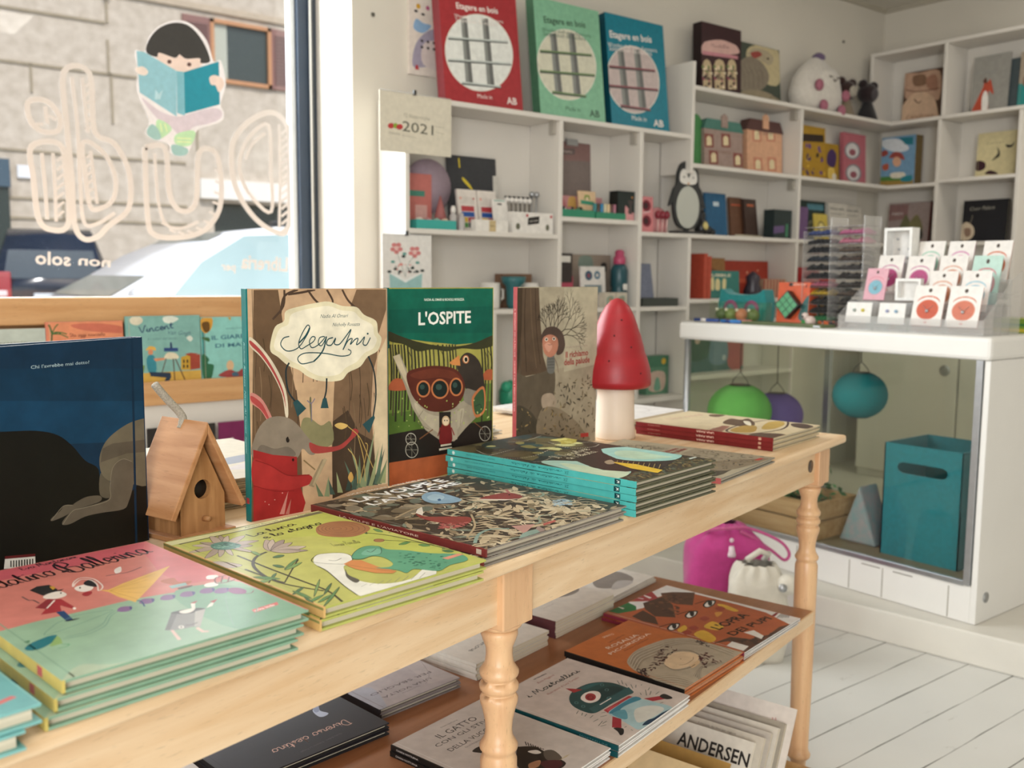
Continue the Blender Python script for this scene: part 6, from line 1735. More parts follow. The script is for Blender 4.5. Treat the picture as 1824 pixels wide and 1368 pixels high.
wa=book('picture_book','white book with handwritten word, topmost of the pile behind the middle leg','book',TM(-.795,.368,LS+.0251,-1.5),.213,.24,.0058,None,edge='dcd6cc',hard=False,mt=M_matte,group='white books in the left pile',cmds=[('k','2a2826','amore',int(95*5),int(60*5),int(60*5),int(12*5),3.3,1.2)])
pile(wa,TM(-.795,.368,LS+.0251,-1.5),.0062,5,['white book, %s in the pile behind the middle leg'%q for q in ('second','third','fourth','lowest')],rn,.003,1)
wb_=book('picture_book','white book with grey rock drawing, topmost of the tall low shelf pile','book',TM(-.548,.372,LS+.0302,-.5),.215,.24,.0056,None,edge='dcd6cc',spine='5a2c30',hard=False,mt=M_matte,group='white books in the middle pile',cmds=[C_('8d857e',95,110,140,70,195,75,210,130,150,150),T_('VIOLA','b0a8a4',45,62,40,4)])
pile(wb_,TM(-.548,.372,LS+.0302,-.5),.0059,6,['white book with dark red spine, %s in the tall low shelf pile'%q for q in ('second','third','fourth','fifth','lowest')],rn,.002,.8)
wc=book('picture_book','white book with grey rock drawing at the low shelf\'s right rear, upper of two','book',TM(-.325,.392,LS+.0085,1),.215,.24,.0065,None,edge='dcd6cc',spine='5a2c30',mt=M_matte,group='white books in the right pile',cmds=[C_('8d857e',60,60,100,20,170,30,190,90,110,100),C_('b9b4b0',70,30,130,50,150,20,100,15)])
pile(wc,TM(-.325,.392,LS+.0085,1),.007,2,['white book at the low shelf\'s right rear, lower of two'],rn,.003,1)
book('picture_book','pale grey book at the left of the black one on the low shelf','book',TM(-1.51,.335,LS+.001,-8),.20,.26,.012,None,edge='c4bcb4',spine='b0a8a4',mt=M_matte)
book('picture_book','white cornered book at the low shelf\'s front, cut by the picture\'s bottom edge','book',TM(-1.365,.045,LS+.001,1),.20,.245,.014,None,edge='d2cac4',spine='c4bcb8',mt=M_matte)
# ---------- magazines in a crate under the shelf
cr_=thing('wooden_crate','low wooden crate of magazines on the floor under the table','crate',TO,TY)
wk=wood('crate_pine','c29a68','a87e4c',0)
for y in (-.035,.30): B().box(-.95,y,.0,-.16,y+.012,.10).obj('side_board',wk,cr_)
for x in (-.95,-.172): B().box(x,-.023,.0,x+.012,.30,.10).obj('end_board',wk,cr_)
B().box(-.938,-.023,.0,-.172,.30,.012).obj('bottom',wk,cr_)
def mgz(name,label,s,z,d,Wm,Hm,lean,T,col,cmds,edge='d9d3c6'):
    Hm=(z-.018)/cos(R(lean)); o=TP(s,d,z); X=-nv; Vv=(Vector((0,0,1))*cos(R(lean))+tv*sin(R(lean))); Nn=X.cross(Vv)
    o=o-Vv*Hm-X*Wm
    M=Matrix(((X.x,Vv.x,Nn.x,o.x),(X.y,Vv.y,Nn.y,o.y),(X.z,Vv.z,Nn.z,o.z),(0,0,0,1)))
    r=thing(name,label,'magazine' if name=='magazine' else 'folder',M=M,group='magazines in the crate' if name=='magazine' else None)
    b=B().box(0,0,0,Wm,Hm,.0012,col); art(b,cmds,Wm,Hm,(0,0,.0012),(1,0,0),(0,1,0)); b.box(0,0,-T,Wm,Hm,-T+.001,col); b.obj('cover',M_matte,r)
    B().box(.001,.001,-T+.001,Wm-.001,Hm-.001,0).obj('page_block',M_page,r); return r
an=[T_('ANDERSEN','17130f',62,200,150,26,0,1),T_('il mensile dei libri per ragazzi','6a6258',95,250,80,4),P_('4a4038',40,120,190,120,190,170,40,170)]
mgz('magazine','cream magazine titled in black capitals, leaning in the crate',-.38,.232,.022,.215,.285,30,.006,'d9d2c4',an)
for i,(s,c) in enumerate((( -.358,'c9c0b0'),(-.338,'b9b0a4'),(-.318,'d0c8ba'),(-.300,'a09788'))):
    mgz('magazine',['magazine right behind the black titled one in the crate','second magazine behind the black titled one in the crate','third magazine behind the black titled one in the crate','fourth magazine behind the black titled one in the crate'][i],s,.236+i*.004,.012-i*.006,.215,.285,30,.008,c,[P_('3a3630',60,268,170,268,170,280,60,280)])
mgz('folder','tall white folder at the back of the magazine crate',-.276,.272,-.018,.24,.30,30,.004,'d8cfc6',[P_('2c2826',20,200,30,200,34,300,24,300),T_('a b','b05050',196,262,10,6)])
mgz('folder','mustard envelope leaning against the black titled magazine',-.47,.225,.03,.26,.28,34,.003,'b08a48',[])
mgz('folder','cream card sleeve leaning in front of the mustard envelope',-.535,.235,-.005,.20,.27,34,.004,'d3b98c',[])
# ================================================================== window display and wall shelves
M_shelf=mat('shelf_paint','e3ded6',.5,0,.04,5,.06,20)
wdn=wood('display_maple','d6a877','c4925f',0,.4,4)
wdsp=thing('window_display','low wooden front facing book display under the window','display shelf')
B().box(-1.0,2.79,.0,1.52,2.81,1.046).obj('back_board',wdn,wdsp)
B().box(-1.0,2.742,.975,1.52,2.79,1.048).obj('top_rail',wdn,wdsp,bevel=.004)
B().box(-1.0,2.706,.745,1.52,2.7195,.812).obj('lower_rail',wdn,wdsp,bevel=.003)
B().box(-1.0,2.7195,.788,1.52,2.79,.80).obj('ledge',wdn,wdsp)
B().box(-1.0,2.72,.02,1.52,2.735,.745).obj('white_front',M_shelf,wdsp)
B().box(-1.0,2.64,.555,1.52,2.72,.57).obj('white_ledge',M_shelf,wdsp)
for nm,lb_,k,x,z,ly in (('picture_book','teal painter at an easel picture book in the window display','vincent',.776,.806,2.735),('picture_book','orange picture book with palm in the window display','palm_book',.575,.812,2.737),('picture_book','pale grey green picture book in the window display, leftmost','presento',.384,.812,2.737),('picture_book','turquoise garden picture book with orange leaves in the window display','giardino',.985,.802,2.737)):
    W,H=ART[k][:2]; book(nm,lb_,'book',frame(Vector((x,2.7305,.8005)),0,True,1.4),W,H-(.8005-z if z<.8 else z-.8005)*0,.009,k,edge='c9bba0')
for x0,x1,c,c2 in ((.815,.866,'2c2a28','6a6660'),(.878,1.008,'302e2c','c8c0ac'),(1.018,1.15,'7a2a58','d8c4cc')):
    b=B().box(x0,2.694,.571,x1,2.70,.684,c); q=[EL(c2,(x1-x0)*300,48,9,18),EL(c2,(x1-x0)*640,56,7,16),EL('4a5a4a' if c2!='6a6660' else '4a4846',(x1-x0)*800,20,22,12),EL('4a3a40',(x1-x0)*200,15,18,10)]
    art(b,q,x1-x0,.113,(x0,2.694,.571),(1,0,0),(0,0,1)); tag(b.obj('photo_card',M_print),{'2c2a28':'small dark photo card on the white ledge behind the blue book','302e2c':'dark photo card with pale shape behind the birdhouse roof','7a2a58':'magenta photo card on the white ledge under the window display'}[c],'card','photo cards under the window display')

def unit(name,label,boxes):
    t=thing(name,label,'shelf')
    for nm,q in boxes:
        for bb in q: B().box(*bb).obj(nm,M_shelf,t,bevel=.0015,seg=1)
    return t
F0,F1=2.85,3.03; T_s=.018
ua=unit('wall_shelf','white wall shelf unit beside the window with three columns of cubbies',[
 ('side_panel',[(1.749,F0,0,1.767,F1,1.704)]),
 ('divider',[(2.437,F0,.6,2.457,F1,1.704),(2.873,F0,.6,2.893,F1,1.704),(2.122,F0,.6,2.142,F1,.972)]),
 ('shelf',[(1.749,F0,1.704,3.179,F1,1.722),(1.767,F0,1.257,2.437,F1,1.275),(2.457,F0,1.327,2.873,F1,1.345),(2.893,F0,1.284,3.179,F1,1.302),(1.767,F0,.972,2.437,F1,.99),(2.457,F0,.972,2.873,F1,.99),(2.893,F0,.972,3.179,F1,.99),(1.767,F0,.58,3.179,F1,.6)]),
 ('back_panel',[(1.767,3.031,.1,3.179,3.046,1.704)])])
for x in (2.425,2.861): B().box(x,2.87,1.655,x+.012,2.90,1.704,'b4aea4').obj('shelf_bracket',M_paint,ua)
ub=unit('corner_shelf','tall white wall shelf unit running into the room\'s corner',[
 ('side_panel',[(3.18,F0,.1,3.198,F1,1.284),(3.18,F0,1.56,3.198,F1,2.03)]),
 ('divider',[(3.946,F0,.1,3.964,F1,1.912)]),
 ('shelf',[(3.198,F0,1.913,4.72,F1,1.931),(3.198,F0,1.586,3.946,F1,1.604),(3.964,F0,1.586,4.72,F1,1.604),(3.18,F0,1.285,3.946,F1,1.303),(3.964,F0,1.285,4.72,F1,1.303),(3.198,F0,1.002,3.946,F1,1.020),(3.964,F0,1.002,4.72,F1,1.020),(3.198,F0,.66,3.946,F1,.68),(3.198,F0,.36,3.946,F1,.38)]),
 ('back_panel',[(3.198,3.031,.1,4.72,3.046,1.912)])])
for z in (1.913,1.586): B().box(3.925,2.87,z-.05,3.945,2.90,z,'a8a298').obj('shelf_bracket',M_paint,ub)
G0,G1=4.722,4.92
uc=unit('right_wall_shelf','white shelf unit on the right wall with open boxes above the counter',[
 ('side_panel',[(G0,2.972,1.933,G1,2.99,2.282)]),
 ('divider',[(G0,2.565,1.933,G1,2.583,2.282),(G0,2.578,.12,G1,2.596,1.912),(G0,2.18,.12,G1,2.198,1.912),(G0,1.62,1.933,G1,1.638,2.282)]),
 ('shelf',[(G0,1.62,2.282,G1,2.99,2.30),(G0,1.62,1.914,G1,3.03,1.932),(G0,2.198,1.599,G1,2.578,1.617),(G0,2.596,1.587,G1,3.03,1.605),(G0,2.198,1.284,G1,2.578,1.302),(G0,2.596,1.286,G1,3.03,1.304),(G0,2.198,1.0,G1,2.578,1.018),(G0,2.596,1.002,G1,3.03,1.02)]),
 ('back_panel',[(4.921,1.62,.12,4.938,3.03,2.282)])])

# ---------- on the left unit
def boxthing(name,label,cat,x0,x1,y,z0,z1,dp,col,key=None,lean=0,group=None,m=None,cmds=(),side=None,part='carton'):
    """a carton or card facing the room; its front face sits at y"""
    W=x1-x0;H=z1-z0
    r=thing(name,label,cat,M=frame(Vector((x0,y+dp,z0)),0,True,lean),group=group)
    b=B().box(0,0,0,W,H,dp,side or col); b.box(0.0002,0.0002,dp,W-.0002,H-.0002,dp+.0002,col)
    if key: art(b,ART[key][3],W,H,(0,0,dp+.0002),(1,0,0),(0,1,0),.00004)
    if cmds: art(b,list(cmds),W,H,(0,0,dp+.0002),(1,0,0),(0,1,0),.00004)
    b.obj(part,m or M_print,r); return r
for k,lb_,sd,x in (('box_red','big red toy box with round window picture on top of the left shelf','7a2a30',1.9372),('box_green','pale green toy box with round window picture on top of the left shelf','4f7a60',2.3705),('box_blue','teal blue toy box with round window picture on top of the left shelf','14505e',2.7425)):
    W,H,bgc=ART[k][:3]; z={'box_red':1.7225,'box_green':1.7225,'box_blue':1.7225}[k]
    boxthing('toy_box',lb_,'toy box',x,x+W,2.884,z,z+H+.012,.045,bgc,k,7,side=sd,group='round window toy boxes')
pd=B().box(0,0,0,.19,.27,.012,'e6dcd2')
art(pd,[C_('a7a0b4',15,30,30,110,90,165,160,170,190,120,190,20,120,40,60,30),C_('8fb4d8',20,160,60,150,95,180,60,185,30,195),C_('ddd0cc',60,40,150,30,180,100,120,130,60,110),P_('b83a40',25,18,42,18,38,34,28,34)]+[EL('3a3634',55+i%4*26,100+i//4*22,6,5,7) for i in range(8)]+[EL('d0a030',40,240,9),EL('3a3634',30,222,8,5,7),EL('3a3634',60,215,8,5,7),EL('b85a80',80,240,8)],.19,.27,(0,0,.012),(1,0,0),(0,1,0))
tag(pd.obj('canvas_print',M_matte,None,M=frame(Vector((1.882,3.049,1.835)),0,True,0)),'small canvas print of a grey animal on the wall behind the red box','print')
for k,lb_,x,zt,ly in (('cal_2021','cream 2021 wall calendar hanging on the left shelf\'s corner',1.6445,1.7225,2.838),('cal_flower','white calendar with pink flowers in an envelope hanging below the cream one',1.6505,1.252,2.838)):
    W,H,bgc=ART[k][:3]; r=thing('wall_calendar',lb_,'calendar',M=frame(Vector((x,ly+.004,zt-H)),0,True,0))
    b=B().box(0,0,0,W,H,.003,bgc); art(b,ART[k][3],W,H,(0,0,.003),(1,0,0),(0,1,0)); b.obj('page',M_matte,r)
    sp=B()
    for i in range(int(W/.008)): sp.tube([(.005+i*.008,H-.003,.004),(.005+i*.008,H+.002,.005),(.006+i*.008,H+.002,.0),(.006+i*.008,H-.003,-.001)],.0007,4,'8a8780')
    sp.obj('spiral_binding',M_metal,r); B().box(W*.45,H-.004,.004,W*.45+.01,H+.012,.012,'2a2826').obj('clip',M_plastic,r)
# upper left cubby
b=B(); z0=1.2752
pl_=thing('party_box','round lilac and pink gift set behind the teal tray','gift set',(1.91,2.985,z0))
B().merge(B().lathe([(.001,0),(.098,0),(.098,.012),(.001,.012)],n=32,col='ab98a6'),Matrix.Translation((.02,.012,.16))@Matrix.Rotation(R(90),4,'X')).merge(B().box(-.09,-.02,0,.02,-.006,.20,'c9766e')).obj('card',M_matte,pl_)
B().box(-.085,-.0215,.12,-.01,-.0202,.14,'4a8a78').box(-.05,-.0215,.03,.0,-.0202,.09,'d8a8a0').obj('ribbon',M_matte,pl_)
cn=thing('paper_cone','dusty pink paper cone standing by the teal tray','paper cone',(1.955,2.945,z0)); B().lathe([(.034,0),(.002,.125)],n=20,col='b06a68').obj('cone',M_matte,cn)
def tray(label,x0,x1,y0,y1,z,h,col,items):
    r=thing('display_tray',label,'tray',((x0+x1)/2,y0,z)); w=(x1-x0)/2; d=y1-y0
    B().box(-w,0,0,w,d,.004,col).box(-w,0,.004,w,.004,h,col).box(-w,d-.004,.004,w,d,h,col).box(-w,.004,.004,-w+.004,d-.004,h,col).box(w-.004,.004,.004,w,d-.004,h,col).obj('tray_box',M_plastic,r); return r
tray('teal tray of small pieces in the left shelf\'s upper cubby',1.800,1.968,2.862,2.915,z0,.032,'3fa8a0',0)
rn=random.Random(8)
for i in range(4):
    x=1.83+i*.036; c=['e8dcd0','c98a90','8fb4a8','e0c8b0'][i]; tag(B().ball((x,2.89,z0+.022+.004),.017,c,sz=.9).obj('erasers',M_plastic),['cream','pink','green','beige'][i]+' round eraser in the teal tray of the left cubby','eraser','erasers in the teal tray')
bp=thing('felt_folder','dark grey felt folder with yellow lightning tag leaning in the left cubby','folder',M=frame(Vector((2.03,3.003,z0)),0,True,4))
B().box(0,0,0,.225,.285,.008,'3a3b3e').obj('folder_body',M_fab,bp); B().box(.208,.06,.008,.232,.22,.012,'d0ccc4').obj('edge_flap',M_matte,bp)
b=B(); art(b,[P_('e0c838',52,240,58,240,56,275,50,275),C_('e8d040',70,205,100,180,112,160,92,172,66,196)],.225,.285,(0,0,.0085),(1,0,0),(0,1,0)); b.obj('lightning_tag',M_print,bp)
for i,(x,lb_) in enumerate(((2.031,'colour block pen pack hanging card, left one in the left cubby'),(2.122,'colour block pen pack hanging card, right one in the left cubby'))):
    q=[P_('2a2826',30,116,55,116,55,122,30,122),P_('d8d0c8',8,100,76,100,76,128,8,128),P_('b8434a',14,74,72,74,72,94,14,94),P_('2f58a0',14,54,72,54,72,72,14,72),P_('d8b030',14,34,40,34,40,52,14,52),P_('a83a40',42,34,72,34,72,52,42,52),P_('5a9a50',14,14,40,14,40,32,14,32),P_('30383f',42,14,72,14,72,32,42,32),EL('e0a090',14,122,5),EL('b84848',72,122,4)]
    boxthing('pen_pack',lb_,'pen pack',x,x+.086,2.93,z0,z0+.155,.012,'e4dcd4',None,8,'colour block pen packs',cmds=q)
for i,(x,h) in enumerate(((1.970,.075),(2.006,.062))):
    r=thing('small_bottle',['small clear bottle with white cap, left of a pair in the left cubby','small clear bottle with open top, right of a pair in the left cubby'][i],'bottle',(x,2.885,z0),group='small clear bottles'); B().lathe([(.013,0),(.0135,.002),(.0135,h*.7),(.008,h*.8),(.008,h)],n=16,col='b9b4b2').obj('bottle_body',M_acr if False else M_plastic,r)
    if i==0: B().lathe([(.009,h*.82),(.010,h),(.006,h+.012)],n=12,col='ece8e2').obj('cap',M_plastic,r)
boxthing('tag_card','white hanging card with slot, behind the white box in the left cubby','card',2.165,2.235,2.895,z0,z0+.125,.004,'e6e2dc',None,10,cmds=[P_('4a4642',25,104,45,104,45,110,25,110),P_('7fb0a4',10,118,60,118,60,122,10,122)])
boxthing('small_box','low white box with beige band at the left cubby\'s front','box',2.048,2.196,2.856,z0,z0+.042,.03,'ebe7e0',None,cmds=[P_('c9b488',62,0,92,0,92,42,62,42),T_('sigaro','5a4a30',66,18,22)])
for i in range(6):
    x=2.262+i*.022; r=thing('panda_pen','panda topped pen, %s from the left in the left cubby\'s row'%['first','second','third','fourth','fifth','last'][i],'pen',(x,2.945,z0),group='panda topped pens')
    B().tube([(0,0,0),(.0,.006,.12)],.0035,6,'6a6258').obj('shaft',M_plastic,r); B().ball((0,.006,.128),.0115,'eeeae4').ball((-.007,.004,.139),.0045,'22201f').ball((.007,.004,.139),.0045,'22201f').obj('panda_head',M_plastic,r)
boxthing('label_box','white carton with tilted black label at the right of the left cubby','box',2.222,2.42,2.862,z0,z0+.078,.045,'eae6e0',None,cmds=[P_('2a2826',72,30,128,38,130,66,74,58),T_('soft touch','e6e0d8',82,42,40,0,.12),EL('b8323a',70,66,6),EL('b8323a',188,66,6),EL('6a6a58',26,24,10,12),EL('6a6a58',170,24,9,12)])
for i,x in enumerate((2.385,2.408)):
    r=thing('metal_pen','silver charm pen standing behind the white carton, %s one'%['left','right'][i],'pen',(x,2.955,z0),group='silver charm pens'); B().tube([(0,0,0),(.004,0,.15)],.0035,6,'8a8680').obj('shaft',M_metal,r); B().ball((.004,0,.155),.012,'8a8c8a',n=8,m=6).obj('charm',M_metal,r)
# B cubby
z1=1.3453
cl=thing('clipboard','grey brown clipboard with metal clip leaning in the middle cubby','clipboard',M=frame(Vector((2.545,3.010,z1)),0,True,2.5))
b=B().box(0,0,0,.205,.315,.004,'7e716c'); art(b,[P_('8a6a66',0,235,205,245,205,315,0,315),P_('6e5f5c',40,260,120,266,120,290,40,284),T_('memo','c9b8b0',55,270,50)],.205,.315,(0,0,.004),(1,0,0),(0,1,0)); b.obj('board',M_matte,cl); B().box(.07,.30,.004,.13,.326,.012,'b4b0aa').obj('clip',M_metal,cl)
tray('green tray of pencil sharpeners in the middle cubby, left one',2.462,2.640,2.865,2.915,z1,.030,'2f8a6a',0)
tray('green tray of coloured tubes in the middle cubby, right one',2.648,2.812,2.865,2.915,z1,.026,'2f8a6a',0)
for i in range(3): tag(B().ball((2.49+i*.045,2.89,z1+.028),.0165,['efece6','c98890','5a8a6a'][i],sz=.95).ball((2.484+i*.045,2.875,z1+.036),.006,'2a2826',n=8,m=6).obj('animal_eraser',M_plastic),['white and black','pink','green'][i]+' animal eraser in the left green tray','eraser','animal erasers')
for i in range(8): tag(B().lathe([(.0082,z1+.0042),(.0082,z1+.062)],(2.662+i*.0185,2.89),10,['3f8a90','5a4a40','3a8ab8','d8d0b0','e0c8a0','6a4a4a','c98a9a','4a5a58'][i]).obj('paint_tube',M_plastic),['teal','brown','blue','cream','sand','dark brown','pink','grey'][i]+' tube in the right green tray','tube','coloured tubes')
boxthing('gift_card','pink display card behind the green trays','card',2.475,2.79,2.985,z1,z1+.095,.01,'d89a9c',None,0,cmds=[C_('c97a80',20,40,80,50,120,30,100,85,40,90),C_('e0b468',130,30,170,35,165,90,130,85),P_('b85a68',240,30,300,40,290,70,240,65)],m=M_matte)
boxthing('badge_card','round peach badge card with green ribbon in the middle cubby','card',2.63,2.725,2.945,z1,z1+.115,.006,'e8c8a0',None,6,cmds=[P_('3f9a7a',12,62,84,58,84,74,12,78),P_('8aa050',30,80,66,80,60,100,36,100),EL('f0d8b8',48,84,8)],m=M_matte)
boxthing('gift_box','black and pink gift box with goblet picture in the middle cubby','box',2.772,2.868,2.872,z1,z1+.118,.05,'26302e',None,cmds=[C_('d89a9c',40,0,95,0,95,30,70,40,45,60,42,30),C_('4a4240',60,30,84,30,80,60,90,80,56,80,66,60),EL('d89858',82,94,4)],side='1c201f')
# C cubby
z2=1.3022
boxthing('brush_card','pink card holding two dark red brushes, left of the penguin mirror','card',2.935,3.012,2.90,z2,z2+.15,.008,'d8868a',None,3,cmds=[EL('7a2030',38,112,26,24),EL('3a1a20',34,112,14,14),EL('7a2030',38,48,26,24),EL('3a1a20',34,48,14,14),P_('e8c0c0',15,78,60,86,60,92,15,84)],m=M_matte)
r=thing('brush_set','clear pink pouch of dark red brushes beside the penguin mirror','brush set',(3.065,2.93,z2)); B().lathe([(.055,0),(.056,.03),(.05,.075),(.03,.105),(.004,.112)],n=20,col='c98a8c',sy=.5).obj('pouch',M_plastic,r)
for i,x in enumerate((-.028,.0,.026)): B().tube([(x,-.03,.004),(x,-.032,.06)],.004,8,'e0b8b4').ball((x,-.032,.078),.014,'8a2838',sz=1.3,n=10,m=7).obj('brush',M_plastic,r)
pg=thing('penguin_mirror','penguin shaped standing mirror with an oval glass belly','mirror',(3.20,2.885,z2)); pg.scale=(1.22,1,1.03)
FP=Matrix(((1,0,0,0),(0,0,1,0),(0,1,0,0),(0,0,0,1)))
def plate(b,poly,y0,y1,col): b.merge(B().prism(poly,-y1,-y0,col),FP)
ov=lambda cx,cy,rx,ry,n=28:[(cx+rx*cos(2*pi*i/n),cy+ry*sin(2*pi*i/n)) for i in range(n)]
b=B(); bodyp=smooth([(-.072,.09),(-.076,.17),(-.058,.205),(-.054,.25),(-.036,.29),(0,.305),(.036,.29),(.054,.25),(.058,.205),(.076,.17),(.072,.09),(.05,.035),(0,.018),(-.05,.035)],True,5)
plate(b,bodyp,-.006,.006,'26292c'); plate(b,smooth([(-.07,.19),(-.082,.16),(-.096,.115),(-.084,.12),(-.07,.15)],True,3),-.004,.004,'26292c'); plate(b,smooth([(.07,.19),(.082,.16),(.096,.115),(.084,.12),(.07,.15)],True,3),-.004,.004,'26292c'); b.obj('body',M_plastic,pg)
b=B(); plate(b,smooth([(0,.232),(-.012,.262),(-.03,.268),(-.044,.245),(-.04,.214),(0,.206),(.04,.214),(.044,.245),(.03,.268),(.012,.262)],True,4),.0062,.0072,'e9e6e0'); plate(b,[(-.008,.286),(.008,.286),(.008,.277),(-.008,.277)],.0062,.0072,'d9d6d0')
for s in (-1,1): plate(b,[(s*.016,.238),(s*.032,.238),(s*.024,.233)],.0073,.0076,'3a3634')
plate(b,[(-.006,.214),(.006,.214),(0,.204)],.0073,.0078,'c98a40'); b.obj('face',M_matte,pg)
b=B(); plate(b,ov(0,.112,.060,.088),.0062,.0075,'b9bdba'); b.obj('mirror_glass',mat('mirror','c4c9c6',.12,.7,.03,4),pg)
B().box(-.066,-.03,0,.066,.03,.012,'2a2a2c').box(-.012,-.006,.012,.012,.006,.03,'2a2a2c').obj('stand',M_plastic,pg,bevel=.003)
sp_=thing('toy_penguin','small black toy penguins cluster beside the penguin mirror','toy',(3.355,2.935,1.3033))
B().lathe([(.028,0),(.032,.03),(.026,.06),(.016,.075),(.02,.09),(.012,.108),(.001,.112)],n=18,col='1d1e20').obj('body',M_plastic,sp_); B().ball((0,-.02,.04),.018,'d8c880',sz=1.2,n=10,m=7).obj('belly',M_plastic,sp_); B().ball((.045,0,.022),.022,'1d1e20').ball((.075,0,.016),.016,'242426').obj('chick',M_plastic,sp_)
# lower rows of the left unit
z3=.9903
boxthing('wooden_box','low brown wooden box at the back of the lower left cubby','box',2.255,2.40,2.965,z3,z3+.132,.05,'7a5a44',m=M_matte)
bw=thing('bowl','small dark teal bowl in front of the brown wooden box','bowl',(2.262,2.905,z3)); B().lathe([(.02,0),(.026,.02),(.03,.085),(.045,.1),(.048,.122),(.044,.122),(.03,.1)],n=20,col='2f6a70').obj('bowl_body',M_plastic,bw)
for i,x in enumerate((2.165,2.355)):
    mg_=thing('mug',['white mug with grey drip, behind the dark green standing book','white mug behind the grey swamp book'][i],'mug',(x,2.925,z3),group='white mugs'); B().lathe([(.034,0),(.038,.004),(.038,.098),(.034,.098),(.033,.01)],n=24,col='e6e2dc').obj('cup',M_plastic,mg_); B().tube([(.036,0,.08),(.062,0,.07),(.062,0,.04),(.036,0,.025)],.005,8,'e6e2dc').obj('handle',M_plastic,mg_)
    if i==0: B().box(.030,-.026,.02,.034,-.022,.09,'5a5650').obj('drip',M_plastic,mg_)
boxthing('framed_note','small dark framed note at the left of the lower middle cubby','frame',2.468,2.555,2.90,z3+.10,z3+.215,.01,'3a3432',None,cmds=[P_('e0dcd4',10,80,77,80,77,105,10,105)])
boxthing('craft_kit','large grey beige craft kit box in the lower middle cubby','box',2.52,2.845,2.985,z3,z3+.215,.03,'97897c',None,cmds=[C_('a08a80',20,120,80,110,90,190,30,200),C_('7a8a80',150,150,220,150,215,205,150,205),C_('2c2a28',270,140,300,145,300,180,272,178),C_('b0a080',180,30,280,40,290,110,190,110)],m=M_matte)
boxthing('pink_box','bright pink box low in the middle cubby','box',2.475,2.60,2.945,z3,z3+.125,.03,'cc5a70',m=M_matte)
boxthing('blister_card','white card with two dark round patches in front of the craft kit','card',2.612,2.748,2.905,z3,z3+.165,.008,'dcd8d4',None,4,cmds=[EL('3a5a70',45,128,20),EL('8a4858',45,128,9),EL('4a7088',92,130,17),EL('c9c4c0',92,130,8),P_('7a8a90',20,50,115,50,115,90,20,90)])
bt=thing('water_bottle','teal water bottle with pink cap in the lower middle cubby','bottle',(2.835,2.92,z3))
B().lathe([(.033,0),(.036,.006),(.036,.06),(.031,.075),(.036,.09),(.036,.15),(.028,.17),(.022,.176)],n=24,col='24505a').obj('bottle_body',M_plastic,bt); B().lathe([(.024,.176),(.026,.18),(.026,.205),(.02,.21),(.02,.228),(.012,.236)],n=20,col='b8486c').obj('cap',M_plastic,bt); B().box(-.012,-.0375,.07,.012,-.036,.095,'e6e2dc').obj('price_sticker',M_matte,bt)
for i,x in enumerate((2.70,2.765)): boxthing('small_box',['little cream patterned box in front of the craft kit, left one','little cream patterned box in front of the craft kit, right one'][i],'box',x,x+.06,2.86,z3,z3+.06,.04,'c9c0b0',None,group='little cream boxes',cmds=[C_('8fa090',10,10,40,12,45,45,12,40),EL('b88a70',30,30,8)])
boxthing('lilac_folder','grey lilac felt folder leaning in the lower right cubby','folder',3.005,3.12,2.985,z3,z3+.185,.006,'868ca0',None,10,m=M_fab)
tray('dark flat tray in the lower right cubby of the left shelf',2.92,3.14,2.865,2.945,z3,.035,'3a403c',0)
boxthing('toy_bag','green toy package low behind the red lamp','package',3.02,3.16,2.93,.6003,.77,.05,'5f8a70',None,cmds=[P_('4a7a60',0,120,140,120,140,170,0,170),EL('d8b040',108,145,14),C_('c9b0a0',20,20,110,20,115,95,25,95),C_('6fa088',50,20,90,20,80,70,60,70)])
tt=thing('toy_turtle','green plastic toy figure low behind the dark green standing book','toy',(2.27,2.93,.6003)); B().lathe([(.03,0),(.045,.03),(.045,.07),(.03,.10),(.004,.112)],n=18,col='2f9a78').obj('body',M_plastic,tt); B().ball((-.035,-.02,.09),.022,'35a884').obj('head',M_plastic,tt)
# ---------- tall corner unit
S1,S2,S3,S4=1.9312,1.6042,1.3032,1.0202
boxthing('shop_kit_box','dark pink shop front kit box on the corner shelf\'s top','box',3.325,3.595,2.93,S1,2.232,.05,'3c2226','shop_box',2,side='241618')
W,H=ART['armadillo'][:2]; book('picture_book','green grey armadillo picture book on the corner shelf\'s top','book',frame(Vector((3.64,2.99,S1)),0,True,5),W,.28,.012,'armadillo',edge='b8b09a')
ps=thing('plush_cat','fat white plush cat with pink paws on the corner shelf\'s top','plush toy',(4.185,2.945,S1))
fw=mat('plush_white','d9d3ca',1,0,.12,60,.8,220,sheen=.5)
B().lathe([(.12,0),(.178,.03),(.19,.085),(.17,.15),(.125,.205),(.075,.24),(.04,.262),(.004,.27)],n=30,col='d9d3ca',sy=.46).obj('body',fw,ps); B().ball((.02,-.055,.15),.085,'dcd6cd',sy=.45,sz=.75).obj('head',fw,ps)
for x,y,z in ((-.09,-.083,.115),(.145,-.075,.09),(-.05,-.085,.022),(.10,-.085,.012)): B().ball((x,y,z),.028,'a86a7c',sy=.6).obj('paw',mat('plush_pink','a8697a',1,0,.1,60),ps)
B().lathe([(.02,.255),(.034,.262),(.03,.28),(.012,.292)],(.012,0),12,'6a5878').obj('hat',M_fab,ps)
b=B()
for x in (-.012,.05): b.merge(B().tube([(x-.012,0,0),(x,0,-.006),(x+.012,0,0)],.003,6,'6a6058'),Matrix.Translation((.0,-.094,.165)))
b.merge(B().tube([(-.012,0,.004),(0,0,-.006),(.014,0,.004)],.003,6,'6a6058'),Matrix.Translation((.02,-.095,.148))); b.obj('face',M_matte,ps)
